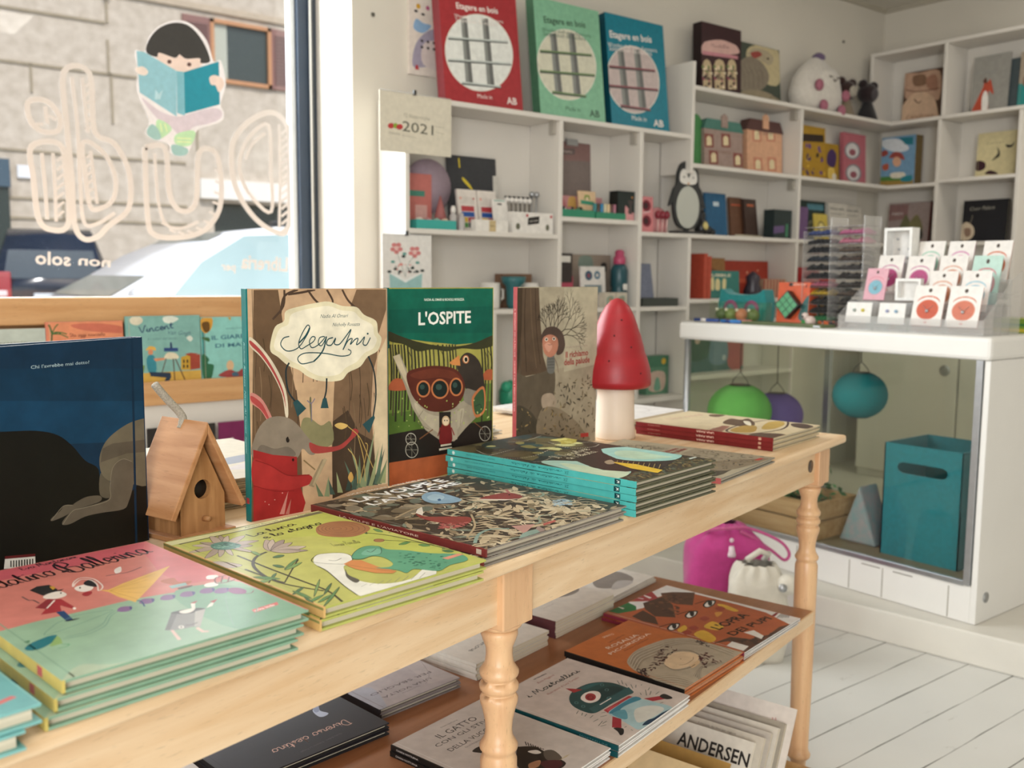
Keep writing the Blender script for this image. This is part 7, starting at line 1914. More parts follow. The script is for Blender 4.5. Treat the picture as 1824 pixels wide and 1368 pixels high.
def doll(label,x,y,z,c1,c2,face,h=.2):
    r=thing('plush_doll',label,'plush toy',(x,y,z)); B().lathe([(.07,0),(.072,.01),(.05,.06),(.03,.10),(.026,.115)],n=20,col=c2,sy=.7).obj('body',M_fab,r)
    B().ball((0,0,.145),.062,c1,sz=.85,sy=.8).ball((-.048,0,.188),.024,c1).ball((.048,0,.188),.024,c1).obj('head',mat('plush_dark',None,1,0,.25,80,.8,200,sheen=.3),r)
    B().ball((.0,-.035,.14),.034,face,sy=.55,sz=.9).obj('face',M_fab,r); return r
doll('brown plush doll with pale face beside the plush cat','4.46' and 4.475,2.965,S1,'3a2420','8a7c68','b0a89a')
doll('black plush bear doll beside the brown doll on the corner shelf',4.625,2.935,S1,'2a1d20','1c1a1e','4a4448')
for k,lb_,x,rf in (('house_grey','grey house shaped play box with teal roof on the corner shelf',3.372,'4f7f74'),('house_peach','peach house shaped play box with dark roof on the corner shelf',3.672,'5a3d3a')):
    W,H,bgc=ART[k][:3]; r=thing('house_box',lb_,'play box',M=frame(Vector((x,2.99,S2)),0,True,3)); hh=H*.76
    b=B().box(0,0,0,W,hh,.05,bgc); b.box(.0005,.0005,.05,W-.0005,hh,.0502,bgc); art(b,ART[k][3],W,hh,(0,0,.0502),(1,0,0),(0,1,0),.00004); b.obj('walls',M_print,r)
    rb=B().prism([(-.006,hh),(W+.006,hh),(W-.02,H-.01),(.02,H-.01)],.0,.053,rf); rb.prism([(W*.42,hh+.012),(W*.58,hh+.012),(W*.58,H+.008),(W*.5,H+.02),(W*.42,H+.008)],.053,.058,bgc); rb.obj('roof',M_print,r)
tp=thing('tree_box','green tree shaped box at the left of the house boxes','play box',M=frame(Vector((3.30,3.0,S2)),0,True,2)); B().prism(smooth([(0,0),(.09,0),(.10,.1),(.08,.2),(.04,.235),(.0,.2)],True,4),0,.04,'4a8a50').obj('crown',M_print,tp)
def bk(label,x0,x1,y,z,h,col,T=.012,lean=6,cmds=(),name='small_book',cat='book'):
    return book(name,label,cat,frame(Vector((x0,y,z)),0,True,lean),x1-x0,h,T,None,edge=col,hard=True,cmds=list(cmds))
bk('blue notebook leaning behind the penguin mirror',3.44,3.585,2.985,S3,.20,'2f6288',cmds=[P_('c9d8e0',55,140,95,140,95,160,55,160)])
bk('brown notebook leaning right of the blue one',3.62,3.715,2.99,S3,.19,'6a4a38',lean=7,cmds=[P_('b0563c',10,150,80,150,80,158,10,158)])
bk('dark brown notebook at the right of the brown one',3.70,3.79,2.965,S3,.185,'4a3a34',lean=8,cmds=[P_('c06a48',20,150,70,150,70,160,20,160)])
boxthing('gadget_box','dark green gadget box with lilac picture on the corner shelf','box',3.80,3.935,2.875,S3,S3+.135,.06,'2f3a3a',None,cmds=[P_('6a5880',0,20,80,30,80,62,0,55),P_('4a8a68',92,8,108,8,108,70,92,70)])
pc=thing('pencil','pale pencil lying at the corner shelf\'s edge','pencil',(3.60,2.866,S3+.004)); B().tube([(-.09,0,0),(.09,0,0)],.004,6,'b8b09a').obj('shaft',M_matte,pc)
boxthing('toy_blister','yellow bat themed toy pack on the corner shelf','toy pack',4.10,4.29,2.94,S2,1.868,.02,'b08a30','yellow_toys',3)
boxthing('toy_blister','smaller yellow toy pack beside the bat themed one','toy pack',4.30,4.43,2.955,S2,1.80,.02,'a8842c',None,3,cmds=[C_('4a3460',30,90,90,80,110,140,70,170,30,140),C_('e0c060',40,20,90,20,90,70,40,70),EL('e0d8c8',90,30,18)])
boxthing('toy_mirror_pack','pink pack with two round silver mirrors in the corner','toy pack',4.455,4.66,2.945,S2,1.868,.02,'b86a74','pink_mirror',3)
boxthing('purple_pouch','purple pouch at the left edge of the corner cubby','pouch',4.02,4.10,2.90,S3,S3+.16,.03,'6a4a78',m=M_fab)
bk('dark green activity book in the corner cubby',4.16,4.38,2.985,S3,.205,'344440',cmds=[P_('5a8a98',60,160,200,160,200,190,60,190),EL('8a8a70',90,70,36)])
boxthing('yellow_card','yellow toy card in front of the dark green activity book','card',4.17,4.285,2.90,S3,S3+.135,.006,'cdb85a',None,8,cmds=[EL('8a7a48',58,70,30),EL('e6d890',58,70,20)])
for i,(x,y) in enumerate(((4.36,2.95),(4.53,2.975))): boxthing('building_kit',['white building kit with grey lettering, left one in the corner','white building kit with grey lettering, right one in the corner'][i],'kit box',x,x+.165,y,S3,S3+.20,.02,'cfcac0',None,4,'white building kits',cmds=[T_('Nove nelle','5a5a58',18,165,120,14,0,1),T_('costruzioni','6a6a68',18,140,120,12),EL('5a6a70',60,60,22),EL('a0885a',110,50,18)])
# lower right row of the tall unit
for i,x in enumerate((3.30,3.326)): book('red_book','upright red spined book, %s on the corner shelf\'s lower row'%['first','second'][i],'book',Matrix.Translation((x,2.87,S4))@Matrix.Rotation(R(90),4,'Y')@Matrix.Rotation(R(90),4,'Z')@Matrix.Identity(4) if False else Matrix(((0,0,1,x),(1,0,0,2.862),(0,1,0,S4),(0,0,0,1))),.14,.20-.012*i,.022,None,edge='b04a38',spine='b8503c',group='upright red books')
boxthing('game_box','tan game box leaning behind the teal card game','game box',3.40,3.60,2.985,S4,S4+.185,.02,'a87a4a',None,4,cmds=[C_('8a5a38',40,60,120,50,150,120,60,140)])
boxthing('card_game','teal card game box with white figures on the corner shelf\'s lower row','game box',3.36,3.62,2.92,S4,S4+.125,.02,'3f8078',None,3,cmds=[T_('BUBBLE','e6dcc0',40,98,160,14,0,1),C_('e0d4a0',60,40,80,40,80,90,62,90),C_('e0d4a0',90,40,120,40,120,82,95,85),C_('e0d4a0',140,40,160,40,165,85,142,85),EL('b04848',28,34,14),EL('e6e0d8',28,34,7)])
boxthing('game_box','long red game box at the back of the lower row','game box',3.56,3.94,3.0,S4,S4+.175,.02,'b0402f',None,3,cmds=[P_('c95a40',150,70,380,70,380,90,150,90),EL('e0a080',220,120,7),EL('e0a080',300,130,6)])
boxthing('striped_box','red and cream striped box in front of the long red game','box',3.76,3.93,2.89,S4,S4+.09,.04,'b89a80',None,cmds=[P_('a04038',i*24,0,i*24+10,0,i*24+10,90,i*24,90) for i in range(7)])
sb_=thing('toy_figure','dark red and blue toy figure between the teal card game and the striped box','toy',(3.69,2.90,S4)); B().lathe([(.035,0),(.045,.03),(.03,.07),(.034,.10),(.005,.125)],n=16,col='3a3440').obj('body',M_plastic,sb_)
boxthing('red_tin','red tin on the corner shelf\'s lowest visible row','box',4.10,4.28,2.945,S4,S4+.15,.06,'a83030',m=M_plastic)
boxthing('red_case','low red case in front of the red tin','box',4.13,4.36,2.90,S4,S4+.115,.03,'b83a34',m=M_plastic)
boxthing('puzzle_box','blue green picture puzzle box low on the corner shelf, seen through the case','puzzle box',3.26,3.70,2.95,.6802,.905,.04,'3f6a6a',None,cmds=[C_('2f5a48',60,60,180,70,200,180,80,190),C_('b05a58',330,20,440,20,440,225,330,200),C_('6a8a98',200,40,320,40,310,150,210,160),EL('c9b0a0',110,150,20),EL('b8c4c8',300,60,14)])
# ---------- right wall shelves (facing -x)
def facex(o): return Matrix(((0,0,-1,o[0]),(-1,0,0,o[1]),(0,1,0,o[2]),(0,0,0,1)))
def rbk(name,label,key,x,y,z,T=.012,dp=None,lean=4,cat='book'):
    W,H,bgc=ART[key][:3]; M=Matrix.Translation((x,y,z))@Matrix.Rotation(R(lean),4,'Y')@facex((0,0,0))
    return book(name,label,cat,M,W,H,T,key,edge=bgc) if cat=='book' else None
rbk('photo_book','baby photograph book on the right wall\'s top shelf','baby_book',4.86,2.872,1.9323)
rbk('picture_book','grey picture book with a red fox on the right wall\'s top shelf','fox_book',4.83,2.487,1.9323)
bk2=book('dark_book','dark grey book behind the fox book','book',Matrix.Translation((4.855,2.47,1.9323))@Matrix.Rotation(R(4),4,'Y')@facex((0,0,0)),.21,.25,.012,None,edge='4a5458',group='dark books behind the fox book')
dup(bk2,'second dark grey book behind the fox book',M=Matrix.Translation((4.872,2.455,1.9323))@Matrix.Rotation(R(4),4,'Y')@facex((0,0,0)))
book('teal_book','book with teal cover cut by the right edge of the picture on the top shelf','book',Matrix.Translation((4.84,2.262,1.9323))@Matrix.Rotation(R(4),4,'Y')@facex((0,0,0)),.24,.27,.012,None,edge='a89a88',cmds=[P_('2f8a88',0,0,240,0,240,110,0,120),C_('8a6a58',20,110,60,120,70,170,30,170)])
rbk('picture_book','cream picture book with swallows and dark flowers on the right wall','cream_book',4.83,2.44,1.6173)
rbk('picture_book','black picture book with a lantern on the right wall\'s lower shelf','black_book',4.83,2.49,1.3023,.02)
W,H,bgc=ART['sky_box'][:3]; r=thing('doll_box','sky blue doll box in the corner of the right wall shelf','toy box',M=Matrix.Translation((4.83,2.965,1.6052))@facex((0,0,0)))
b=B().box(0,0,-.07,W,H,0,'8a7448'); b.box(0.0003,.0003,0,W,H,.0002,bgc); art(b,ART['sky_box'][3],W,H,(0,0,.0002),(1,0,0),(0,1,0),.00004); b.obj('carton',M_print,r)
book('photo_book','pale picture book with olive shapes on the right wall\'s lower shelf','book',Matrix.Translation((4.84,2.905,1.3042))@Matrix.Rotation(R(4),4,'Y')@facex((0,0,0)),.235,.215,.02,None,edge='9a8a86',spine='6a2a28',spine_side=1,cmds=[P_('8a6a68',0,120,110,130,110,205,0,205),C_('6a6a4a',60,40,90,140,110,140,140,60),C_('7a7450',110,60,160,150,200,60),C_('3a3a34',140,20,200,20,195,70,150,70),T_('NIDI','d8d0cc',20,150,60,16)])

# ================================================================== the counter case
cs=thing('display_counter','white glazed counter case on the platform at the right','counter',(2.75,1.315,.0))
def cbx(nm,x0,y0,z0,x1,y1,z1,m=None,bev=0,**k): return B().box(x0,y0,z0,x1,y1,z1,**k).obj(nm,m or M_shelf,cs,bevel=bev)
M_cw=mat('counter_paint','e9e7e2',.4,0,.03,6,.06,18)
cbx('lid',-.012,-.006,.882,.62,1.178,.949,M_cw,.012)
cbx('side_panel',.004,.0,.101,.66,.018,.882,M_cw,.002)
b=B().box(.004,.018,.101,.02,1.16,.215); b.obj('base_panel',M_cw,cs,bevel=.002)
b=B()
for y in (.083,.299,.417,.62): b.box(.0028,y,.105,.004,y+.003,.20,'a8a49a')
for y in (.31,.09+.11): b.box(.0026,y,.196,.004,y+.065,.199,'8f8a80')
b.obj('panel_seam',M_paint,cs)
cbx('case_floor',.02,.018,.20,.66,1.16,.215,mat('case_floor','8a7a66',.5,0,.1,8))
cbx('back_glass',.652,.018,.215,.657,.95,.882,M_glass); cbx('back_post',.64,.95,.215,.66,.975,.882,M_metal)
cbx('back_glass',.65,.975,.215,.655,1.14,.882,M_glass)
fr2=B(); T2='8a7f72'
fr2.box(-.002,.020,.215,.012,.040,.882,T2); fr2.box(-.002,.040,.212,.012,1.14,.228,T2); fr2.obj('glass_trim',M_metal,cs,bevel=.001)
cbx('front_glass',.004,.040,.228,.009,1.14,.882,M_glass)
cbx('side_glass',.02,1.145,.215,.64,1.15,.882,M_glass)
B().lathe([(.013,.215),(.013,.882)],(.006,1.143),20,'b9c0c8').obj('corner_post',M_metal,cs)
lp=B().merge(B().lathe([(.001,0),(.016,0),(.016,.002),(.001,.002)],n=20,col='b0aca2'),Matrix.Translation((.06,-.0005,.175))@Matrix.Rotation(R(90),4,'X')); lp.obj('lock_plate',M_metal,cs)
# white cupboards along the right wall, seen through the case
cp_=thing('low_cupboard','low white cupboard along the right wall, seen through the glass case','cupboard',(4.455,.7,.1))
B().box(.02,0,0,.26,2.1,.82).obj('carcass',M_shelf,cp_,bevel=.002)
for k in range(4):
    d=B().box(0,.01+k*.525,.04,.018,.525+k*.525,.79); d=d.obj('door',M_shelf,cp_,bevel=.003)
    B().merge(B().lathe([(.014,-.002),(.026,-.002),(.026,.003),(.014,.003)],n=20,col='5a564c').lathe([(.0001,0),(.014,0),(.014,.001),(.0001,.001)],n=16,col='2a2824'),Matrix.Translation((-.002,.07+k*.525,.58))@Matrix.Rotation(R(-90),4,'Y')).obj('finger_pull',M_metal,d)
# things inside
def lantern(label,x,y,z,r,col,zs):
    t=thing('paper_lantern',label,'lantern',(x,y,z),group='paper lanterns in the case'); pr=[]
    for j in range(25):
        a=pi*(.12+.76*j/24); pr.append((r*sin(a)*(1+.012*(j%2)),-r*.9*cos(a)))
    B().lathe(pr,n=28,col=col).obj('shade',mat('lantern_paper',None,.8,0,.06,12,trans=0),t); B().lathe([(r*.34,r*.80),(r*.34,r*.86)],n=20,col='1d1f20').lathe([(r*.34,-r*.86),(r*.34,-r*.80)],n=20,col='1d1f20').obj('ring',M_plastic,t)
    s=B()
    for k in (-1,1): s.tube([(0,k*r*.33,r*.84),(0,k*r*.28,r*1.0),(0,0,r*1.25)],.0015,5,'3a3a38')
    s.tube([(0,0,r*1.25),(0,.002,(zs-z)*.8),(0,0,zs-z)],.002,5,'4a4844'); s.obj('string',M_matte,t)
lantern('green paper lantern hanging in the glass case',2.98,2.385,.596,.122,'78c868',.881)
lantern('purple paper lantern behind the green one in the glass case',3.20,2.375,.565,.105,'7a68b0',.881)
lantern('dark teal paper lantern hanging at the middle of the glass case',3.0,1.879,.711,.092,'0f7884',.881)
bn=thing('storage_bin','teal folding storage bin with slot handle in the glass case','storage bin',(2.86,1.43,.2152)); TC='15788a'
def binside(M,hole):
    W,H=.262,.37; b=B()
    if not hole: b.box(0,0,0,W,H,.004,TC)
    else:
        hs=[(W*.5+sx*(.065)+.02*cos(a),H-.075+.018*sin(a)) for sx,a in [(1,-pi/2),(1,-pi/4),(1,0),(1,pi/4),(1,pi/2),(-1,pi/2),(-1,3*pi/4),(-1,pi),(-1,5*pi/4),(-1,3*pi/2)]]
        o=[(W,H*.5),(W,H-.075),(W,H-.06),(W,H-.04),(W,H),(0,H),(0,H-.04),(0,H-.06),(0,H-.075),(0,H*.5)]
        n=len(hs)
        for z in (0,.004): b.add([(*p,z) for p in o]+[(*p,z) for p in hs],[((i,(i+1)%n,n+(i+1)%n,n+i) if z else (n+i,n+(i+1)%n,(i+1)%n,i)) for i in range(n)],TC)
        b.add([(*p,0) for p in hs]+[(*p,.004) for p in hs],[(n+i,n+(i+1)%n,(i+1)%n,i) for i in range(n)],TC); b.box(0,0,0,W,H*.5,.004,TC)
    return b.obj('side_panel',M_fab,bn,M=M)
binside(Matrix(((0,0,-1,.004),(-1,0,0,.262),(0,1,0,0),(0,0,0,1))),True)
binside(Matrix(((0,0,-1,.262),(-1,0,0,.262),(0,1,0,0),(0,0,0,1))),True)
binside(Matrix(((1,0,0,0),(0,0,-1,.004),(0,1,0,0),(0,0,0,1))),False); binside(Matrix(((1,0,0,0),(0,0,-1,.262),(0,1,0,0),(0,0,0,1))),False)
B().box(.004,.004,0,.258,.258,.004,'0f5c6a').obj('bottom',M_fab,bn)
pcx=thing('planter_crate','pine crate planter with green leaves in the glass case','planter',(2.80,1.90,.2152)); pw=wood('crate_pale','c9a480','b08860',1,.6,5)
for x in (0,.232):
    for z in (.0,.068): B().box(x,0,z,x+.014,.38,z+.062).obj('slat',pw,pcx)
for y in (0,.366):
    for z in (.0,.068): B().box(.014,y,z,.232,y+.014,z+.062).obj('slat',pw,pcx)
B().box(.014,.014,.0,.232,.366,.085,'3a2e24').obj('soil',mat('soil','3a2e24',.95,0,.2,60,.6,90),pcx)
fo_=B(); rn=random.Random(4)
for i in range(260):
    x,y=rn.uniform(.03,.22),rn.uniform(.03,.35); z=.085+abs(rn.gauss(0,.045)); a=rn.uniform(0,6.28); e=rn.uniform(-.4,.9); s=rn.uniform(.012,.022); d=Vector((cos(a)*cos(e),sin(a)*cos(e),sin(e))); q=d.orthogonal().normalized()*s*.4; p=Vector((x,y,z))
    fo_.add([p,p+d*s+q,p+d*s*2,p+d*s-q],[(0,1,2,3)],rn.choice(['2f5a38','3f6e44','4a7a50','284a30']))
fo_.obj('foliage',M_matte,pcx)
pz=thing('fabric_doorstop','triangular patterned fabric cushion between crate and teal bin','cushion',(2.95,1.80,.2152)); b=B().prism([(-.07,0),(.07,0),(0,.20)],-.055,.055,'7f9aa4',0,Matrix(((0,0,1,0),(1,0,0,0),(0,1,0,0),(0,0,0,1))))
art(b,[C_('b08a98',20,20,60,10,80,60,40,80),C_('8fb0a0',60,60,90,70,80,120,60,110),C_('a8a0b8',30,90,60,95,60,130,40,130)],.14,.2,(-.0555,.07,0),(0,-1,0),(0,0,1),doclip=False) if False else None
b.obj('cushion',mat('patterned_fabric','7f9aa4',.9,0,.3,38,.4,300,col2='a59aa2'),pz,bevel=.008)
# ---------- on the counter
Z=.9492
stn=thing('acrylic_stand','stepped clear acrylic stand for necklace cards on the counter','display stand',(2.785,1.36,Z))
for i,(x,h) in enumerate(((0,.045),(.06,.09),(.11,.125),(.16,.165))):
    B().box(x,0,0,x+.003,.475,h).obj('step_front',M_acr,stn); B().box(x+.003,.0,.018+i*.033,x+.058,.475,.021+i*.033).obj('step',M_acr,stn)
for y in (-.003,.475): B().prism([(0,0),(.22,0),(.22,.19),(.16,.165),(.11,.125),(.06,.09),(0,.045)],y,y+.003,'ffffff',0,Matrix(((1,0,0,0),(0,0,1,0),(0,1,0,0),(0,0,0,1)))).obj('side_wall',M_acr,stn)
for y in (.116,.235,.355): B().box(.003,y,.0,.012,y+.003,.040).obj('divider',M_acr,stn)
def ncard(label,x,ym,z0,h,w,col,disc,arc,back,pend):
    M=Matrix.Translation((x,ym+w/2,z0))@Matrix.Rotation(R(14),4,'Y')@facex((0,0,0)); r=thing('necklace_card',label,'card',M=M,group='necklace cards')
    W,H=w*1000,h*1000; b=B().box(0,0,0,w,h,.0015,col)
    art(b,[EL(arc,W*.5,H*.60,W*.36,H*.15,14),EL(col,W*.5,H*.56,W*.36,H*.15,14),EL(arc,W*.5,H*.40,W*.36,H*.25,14),EL(disc,W*.5,H*.40,W*.33,H*.23,14),EL('4a3e34',W*.5,H*.88,W*.06,H*.05,8),T_('sweet','%s'%col,W*.36,H*.68,W*.28),EL('d8a8a0',W*.5,H*.08,W*.06,H*.03,6)],w,h,(0,0,.0015),(1,0,0),(0,1,0)); b.obj('card',M_matte,r)
    B().box(.002,0,-.004,w-.001,h*.97,-.002,back).obj('backing_card',M_matte,r)
    B().ball((w*.5,h*.36,.004),.0055,pend,n=8,m=6,sz=.6).tube([(w*.33,h*.5,.002),(w*.5,h*.38,.0035),(w*.67,h*.5,.002)],.0006,4,'c9a860').obj('pendant',M_metal,r)
Wt='e9e4de'
NC=[('rear row, left',2.955,1.634,1.11,.128,.086,Wt,'8fc0a8','9cc8b0','9cc8b0','mint oval'),('rear row, middle',2.955,1.536,1.11,.126,.082,Wt,'c980a8','d08ab0','d08ab0','pink oval'),('rear row, right',2.955,1.424,1.105,.13,.086,Wt,'c8643c','d07048','d07048','orange oval'),
 ('third row, left',2.905,1.743,1.068,.126,.088,Wt,'b0487a','c890a8','c890a8','magenta oval'),('third row, second',2.905,1.639,1.066,.124,.09,Wt,'b0487a','c890a8','c890a8','magenta oval'),('third row, third',2.905,1.532,1.066,.124,.088,Wt,'c98a70','d8a890','d8a890','peach oval'),('third row, right',2.905,1.430,1.04,.15,.088,'bcd8cc','d8a8a8','c9888a','a8c8bc','mint card with pink disc'),
 ('second row, left, on pink',2.855,1.757,1.045,.105,.074,'dca8b4','7fb4c4','d8909c','d8909c','blue oval'),('second row, middle',2.855,1.535,1.02,.122,.088,Wt,'c98a68','d8a488','d8a488','tan oval'),('second row, right',2.855,1.432,1.018,.125,.088,Wt,'8fbccc','9cc4d0','9cc4d0','pale blue oval'),
 ('front row, left of two',2.80,1.546,.972,.125,.098,Wt,'c2573c','cf6a48','cc6a44','rust oval'),('front row, right of two',2.80,1.434,.972,.125,.098,Wt,'c9735a','d08a70','cc6a44','coral oval')]
for q,x,y,z,h,w_,c,dsc,ar,bk_,nm in NC: ncard('necklace card with %s, %s of the acrylic stand'%(nm,q) if 'card' not in nm else 'necklace %s, %s of the acrylic stand'%(nm,q),x,y,z,h,w_,c,dsc,ar,bk_,'d9c9a0')
for i,y in enumerate((1.776,1.660)):
    M=Matrix.Translation((2.80,y+.045,.972))@Matrix.Rotation(R(10),4,'Y')@facex((0,0,0)); r=thing('earring_card',['white earring card with yellow studs at the acrylic stand\'s front left','white earring card with lilac studs beside the yellow studded one'][i],'card',M=M,group='earring cards'); b=B().box(0,0,0,.09,.066,.0012,'eae7e2'); b.obj('card',M_matte,r)
    for k,x in enumerate((.03,.06)): B().ball((x,.04,.003),.006,[['9aa49c','d8c850'],['9aa0c0','8fb0c8']][i][k],n=8,m=6).obj('stud',M_plastic,r)
for lb_,x,y,z,w_,h,d in (('white framed jewellery box with a necklace behind the acrylic stand',2.945,1.734,1.105,.098,.175,.045),('small white framed jewellery box in the acrylic stand\'s second row',2.865,1.645,1.045,.085,.07,.02)):
    r=thing('jewellery_box',lb_,'jewellery box',M=Matrix.Translation((x+d,y+w_/2,z))@facex((0,0,0))); b=B(); t=.009
    b.box(0,0,0,w_,h,.002,'e4e1dc'); b.box(0,0,.002,t,h,d,'efeeea').box(w_-t,0,.002,w_,h,d,'efeeea').box(t,0,.002,w_-t,t,d,'efeeea').box(t,h-t,.002,w_-t,h,d,'efeeea'); b.obj('frame',M_matte,r)
    if h>.1:
        nk=B()
        for k in range(9):
            a=k/8; xx=w_*.26+w_*.48*a; zz=h*.80-h*.5*sin(pi*a); nk.ball((xx,zz,.006),.004,'b07a4a' if k%2 else 'c9a068',n=8,m=6)
        nk.obj('necklace',M_metal,r)
# hair tie rack
rk=thing('hair_tie_rack','tall clear tiered rack for hair ties on the counter','display rack',(2.93,1.85,Z))
for y in (-.002,.125,.235): B().box(0,y,0,.10,y+.0025,.375 if y<.2 else .33).obj('rack_wall',M_acr,rk)
for k in range(12): B().box(0,0.0005,.012+k*.030,.10,.234,.0135+k*.030).obj('tier',M_acr,rk)
cols=['c9709a','d88aa0','6a5a4c','5a4a40','4a4644','3f3a38','4a443e','6a5c50','54504c','403c3a','5a5048']
cols2=['3a4a80','2c2a2e','26262a','2c3440','1f1f22','2a2a2e','c06a80','c9a830','33302e','2a2826','3a8a50']
for k in range(11):
    for j,cc in ((0,cols),(1,cols2)):
        z=.012+(11-k)*.030-.030+.006; b=B(); rr=random.Random(k*2+j); y0=.012+j*.125
        for q in range(6):
            yy=y0+q*.017; b.tube([(.012,yy,z),(.05,yy+.006,z+rr.uniform(.006,.014)),(.088,yy,z),(.05,yy-.004,z+.004)],.0078,6,cc[k],closed=True)
        tag(b.obj('hair_tie_bundle',M_fab,None,(2.93,1.85,Z)),('%s hair ties on tier %s of the tall rack, %s column'%({'c9709a':'pink','d88aa0':'rose','c06a80':'rose red','c9a830':'yellow','3a8a50':'green','3a4a80':'navy blue'}.get(cc[k],'dark'),['one','two','three','four','five','six','seven','eight','nine','ten','eleven'][k],['front right','front left'][j])),'hair ties','hair ties in the tall rack')
# other counter goods
ow=thing('owl_case','teal owl shaped zip case on the counter','case',(3.0,2.385,Z)); ob=B(); prs=smooth([(-.11,0),(-.115,.06),(-.108,.098),(-.1,.122),(-.07,.105),(0,.10),(.07,.105),(.1,.122),(.108,.098),(.115,.06),(.11,0)],False,4)
ob.merge(B().prism(prs,0,.06,'1f8a8c'),Matrix(((0,0,-1,.03),(-1,0,0,0),(0,1,0,0),(0,0,0,1)))); ob.obj('body',M_fab,ow,bevel=.008)
for y in (-.05,.05): B().merge(B().lathe([(.001,0),(.034,0),(.034,.003),(.001,.003)],n=22,col='9a4a7a').lathe([(.001,.003),(.02,.003),(.02,.005),(.001,.005)],n=20,col='3a8a90'),Matrix.Translation((-.0305,y,.045))@Matrix.Rotation(R(-90),4,'Y')).obj('eye',M_matte,ow)
cx_=thing('clear_pencil_box','clear box of small toys in front of the owl case','box',(2.855,2.20,Z)); B().box(0,0,0,.06,.245,.003).box(0,0,.003,.002,.245,.075).box(.058,0,.003,.06,.245,.075).box(.002,0,.003,.058,.002,.075).box(.002,.243,.003,.058,.245,.075).obj('box_shell',M_glass,cx_)
for i,(y,c,lb_) in enumerate(((.06,'6a7a48','olive green'),(.115,'c98060','orange'),(.165,'7a8a50','moss green'),(.21,'5a6a44','dark green'))): tag(B().ball((2.885,2.20+y,Z+.003+.024),.024,c,sx=.9).ball((2.868,2.20+y+.008,Z+.045),.006,'efe8da',n=8,m=6).obj('toy_ball',M_plastic),'%s toy inside the clear box on the counter'%lb_,'toy','toys in the clear box')
cu=thing('puzzle_cube_pack','orange pack holding a green puzzle cube on the counter','toy pack',M=Matrix.Translation((2.93,2.192,Z))@Matrix.Rotation(R(4),4,'Y')@facex((0,0,0))); b=B().box(0,0,-.05,.135,.15,0,'d8613c'); art(b,[P_('2a2826',45,136,62,136,62,148,45,148),C_('3a6a68',95,20,135,20,135,100,110,80),T_('PUZZLE CUBE','e8d0c0',60,140,55,5,0,1)],.135,.15,(0,0,0),(1,0,0),(0,1,0)); b.obj('carton',M_print,cu)
qb=B().box(-.036,-.036,-.0,.036,.036,.028,'1f2422')
for i in range(3):
    for j in range(3): qb.box(-.033+i*.0225,-.033+j*.0225,.028,-.013+i*.0225,-.013+j*.0225,.0295,'55a070')
qb.obj('puzzle_cube',M_plastic,cu,M=Matrix.Translation((.06,.068,.0))@Matrix.Rotation(R(45),4,'Z'))
for i in range(4): boxthing('tin_box','dark gold patterned tin, %s behind the orange cube pack'%['first','second','third','fourth'][i],'tin',2.0+0,2.03,2,0,.1,.02,'3a4a40') if False else None
for i,(y,c,c2) in enumerate(((2.075,'4a5a3a','c9a850'),(2.035,'3a4a52','8aa0a8'),(1.998,'2f3a38','a8a070'))):
    r=thing('pen_tin',['olive and gold tin behind the orange cube pack','blue grey tin behind the orange cube pack','dark tin nearest the hair tie rack'][i],'tin',(3.06,y,Z)); B().box(-.02,-.017,0,.02,.017,.13,c).box(-.0205,-.010,.02,-.02,.008,.11,c2).obj('tin_body',M_print,r,bevel=.003)
rn=random.Random(2)
for i in range(7):
    c=['3f9a48','38a050','2f3a30','c9682c','d8632c','302c2c','5a4038'][i]; nm=['bright green','mid green','black','orange','deep orange','near black','brown'][i]; y=2.035-i*.022; z=Z+[.10,.085,.06,.06,.045,.02,.015][i]*0+.008
    tag(B().tube([(2.90+.018*cos(a),y+.014*sin(a),z+.004*sin(3*a)) for a in [k*2*pi/12 for k in range(12)]],.0075,7,c,closed=True).obj('scrunchie',M_fab),'%s scrunchie lying in front of the hair tie rack'%nm,'scrunchie','loose scrunchies')
pgc=thing('animal_keyring','small pale pig keyring on the counter by the acrylic stand','keyring',(2.845,1.985,Z)); B().ball((0,0,.018),.018,'d9c4bc').ball((-.005,.018,.034),.013,'dcc8c0').ball((-.016,.02,.033),.005,'3a3230',n=8,m=6).obj('pig',M_plastic,pgc); B().tube([(.0,-.02,.01),(.0,-.045,.006),(.0,-.05,.014)],.002,6,'5a5652').obj('ring',M_metal,pgc)
nbk=thing('pencil_roll','dark green flat notebook at the counter\'s front edge','notebook',(2.775,1.90,Z)); B().box(-.02,-.02,0,.06,.31,.010,'6a7450').box(-.0205,.02,.003,-.02,.30,.007,'4a5438').obj('cover',M_print,nbk,bevel=.002); B().box(-.0206,-.015,.002,-.0195,.01,.008,'c9b048').obj('clasp',M_metal,nbk)
for i,(y0,y1,x,c,c2,nm) in enumerate(((2.445,2.33,2.775,'2a4a90','e0dcd8','blue and white pen at the counter\'s front left corner'),(2.31,2.22,2.765,'2f78c0','1f3f80','light blue marker beside the blue and white pen'),(2.33,2.20,2.80,'c98a80','58a098','pink and teal pencil behind the blue marker'))):
    r=thing('pen',nm,'pen',(x,(y0+y1)/2,Z+.007)); h=(y0-y1)/2; B().tube([(0,h,0),(0,-h,0)],.0065,10,c).obj('barrel',M_plastic,r); B().tube([(0,h*.45,0),(0,h*.0,0)],.0068,10,c2).obj('band',M_plastic,r)
tray('flat grey tray of pens at the counter\'s left front corner',0,.0,0,0,0,0,'888',0) if False else None
mt_=thing('paper_sheet','white card lying at the counter\'s front left corner','card',(2.745,2.40,Z)); B().box(-.004,-.10,0,.07,.092,.0009,'d4d0c8').obj('sheet',M_matte,mt_)
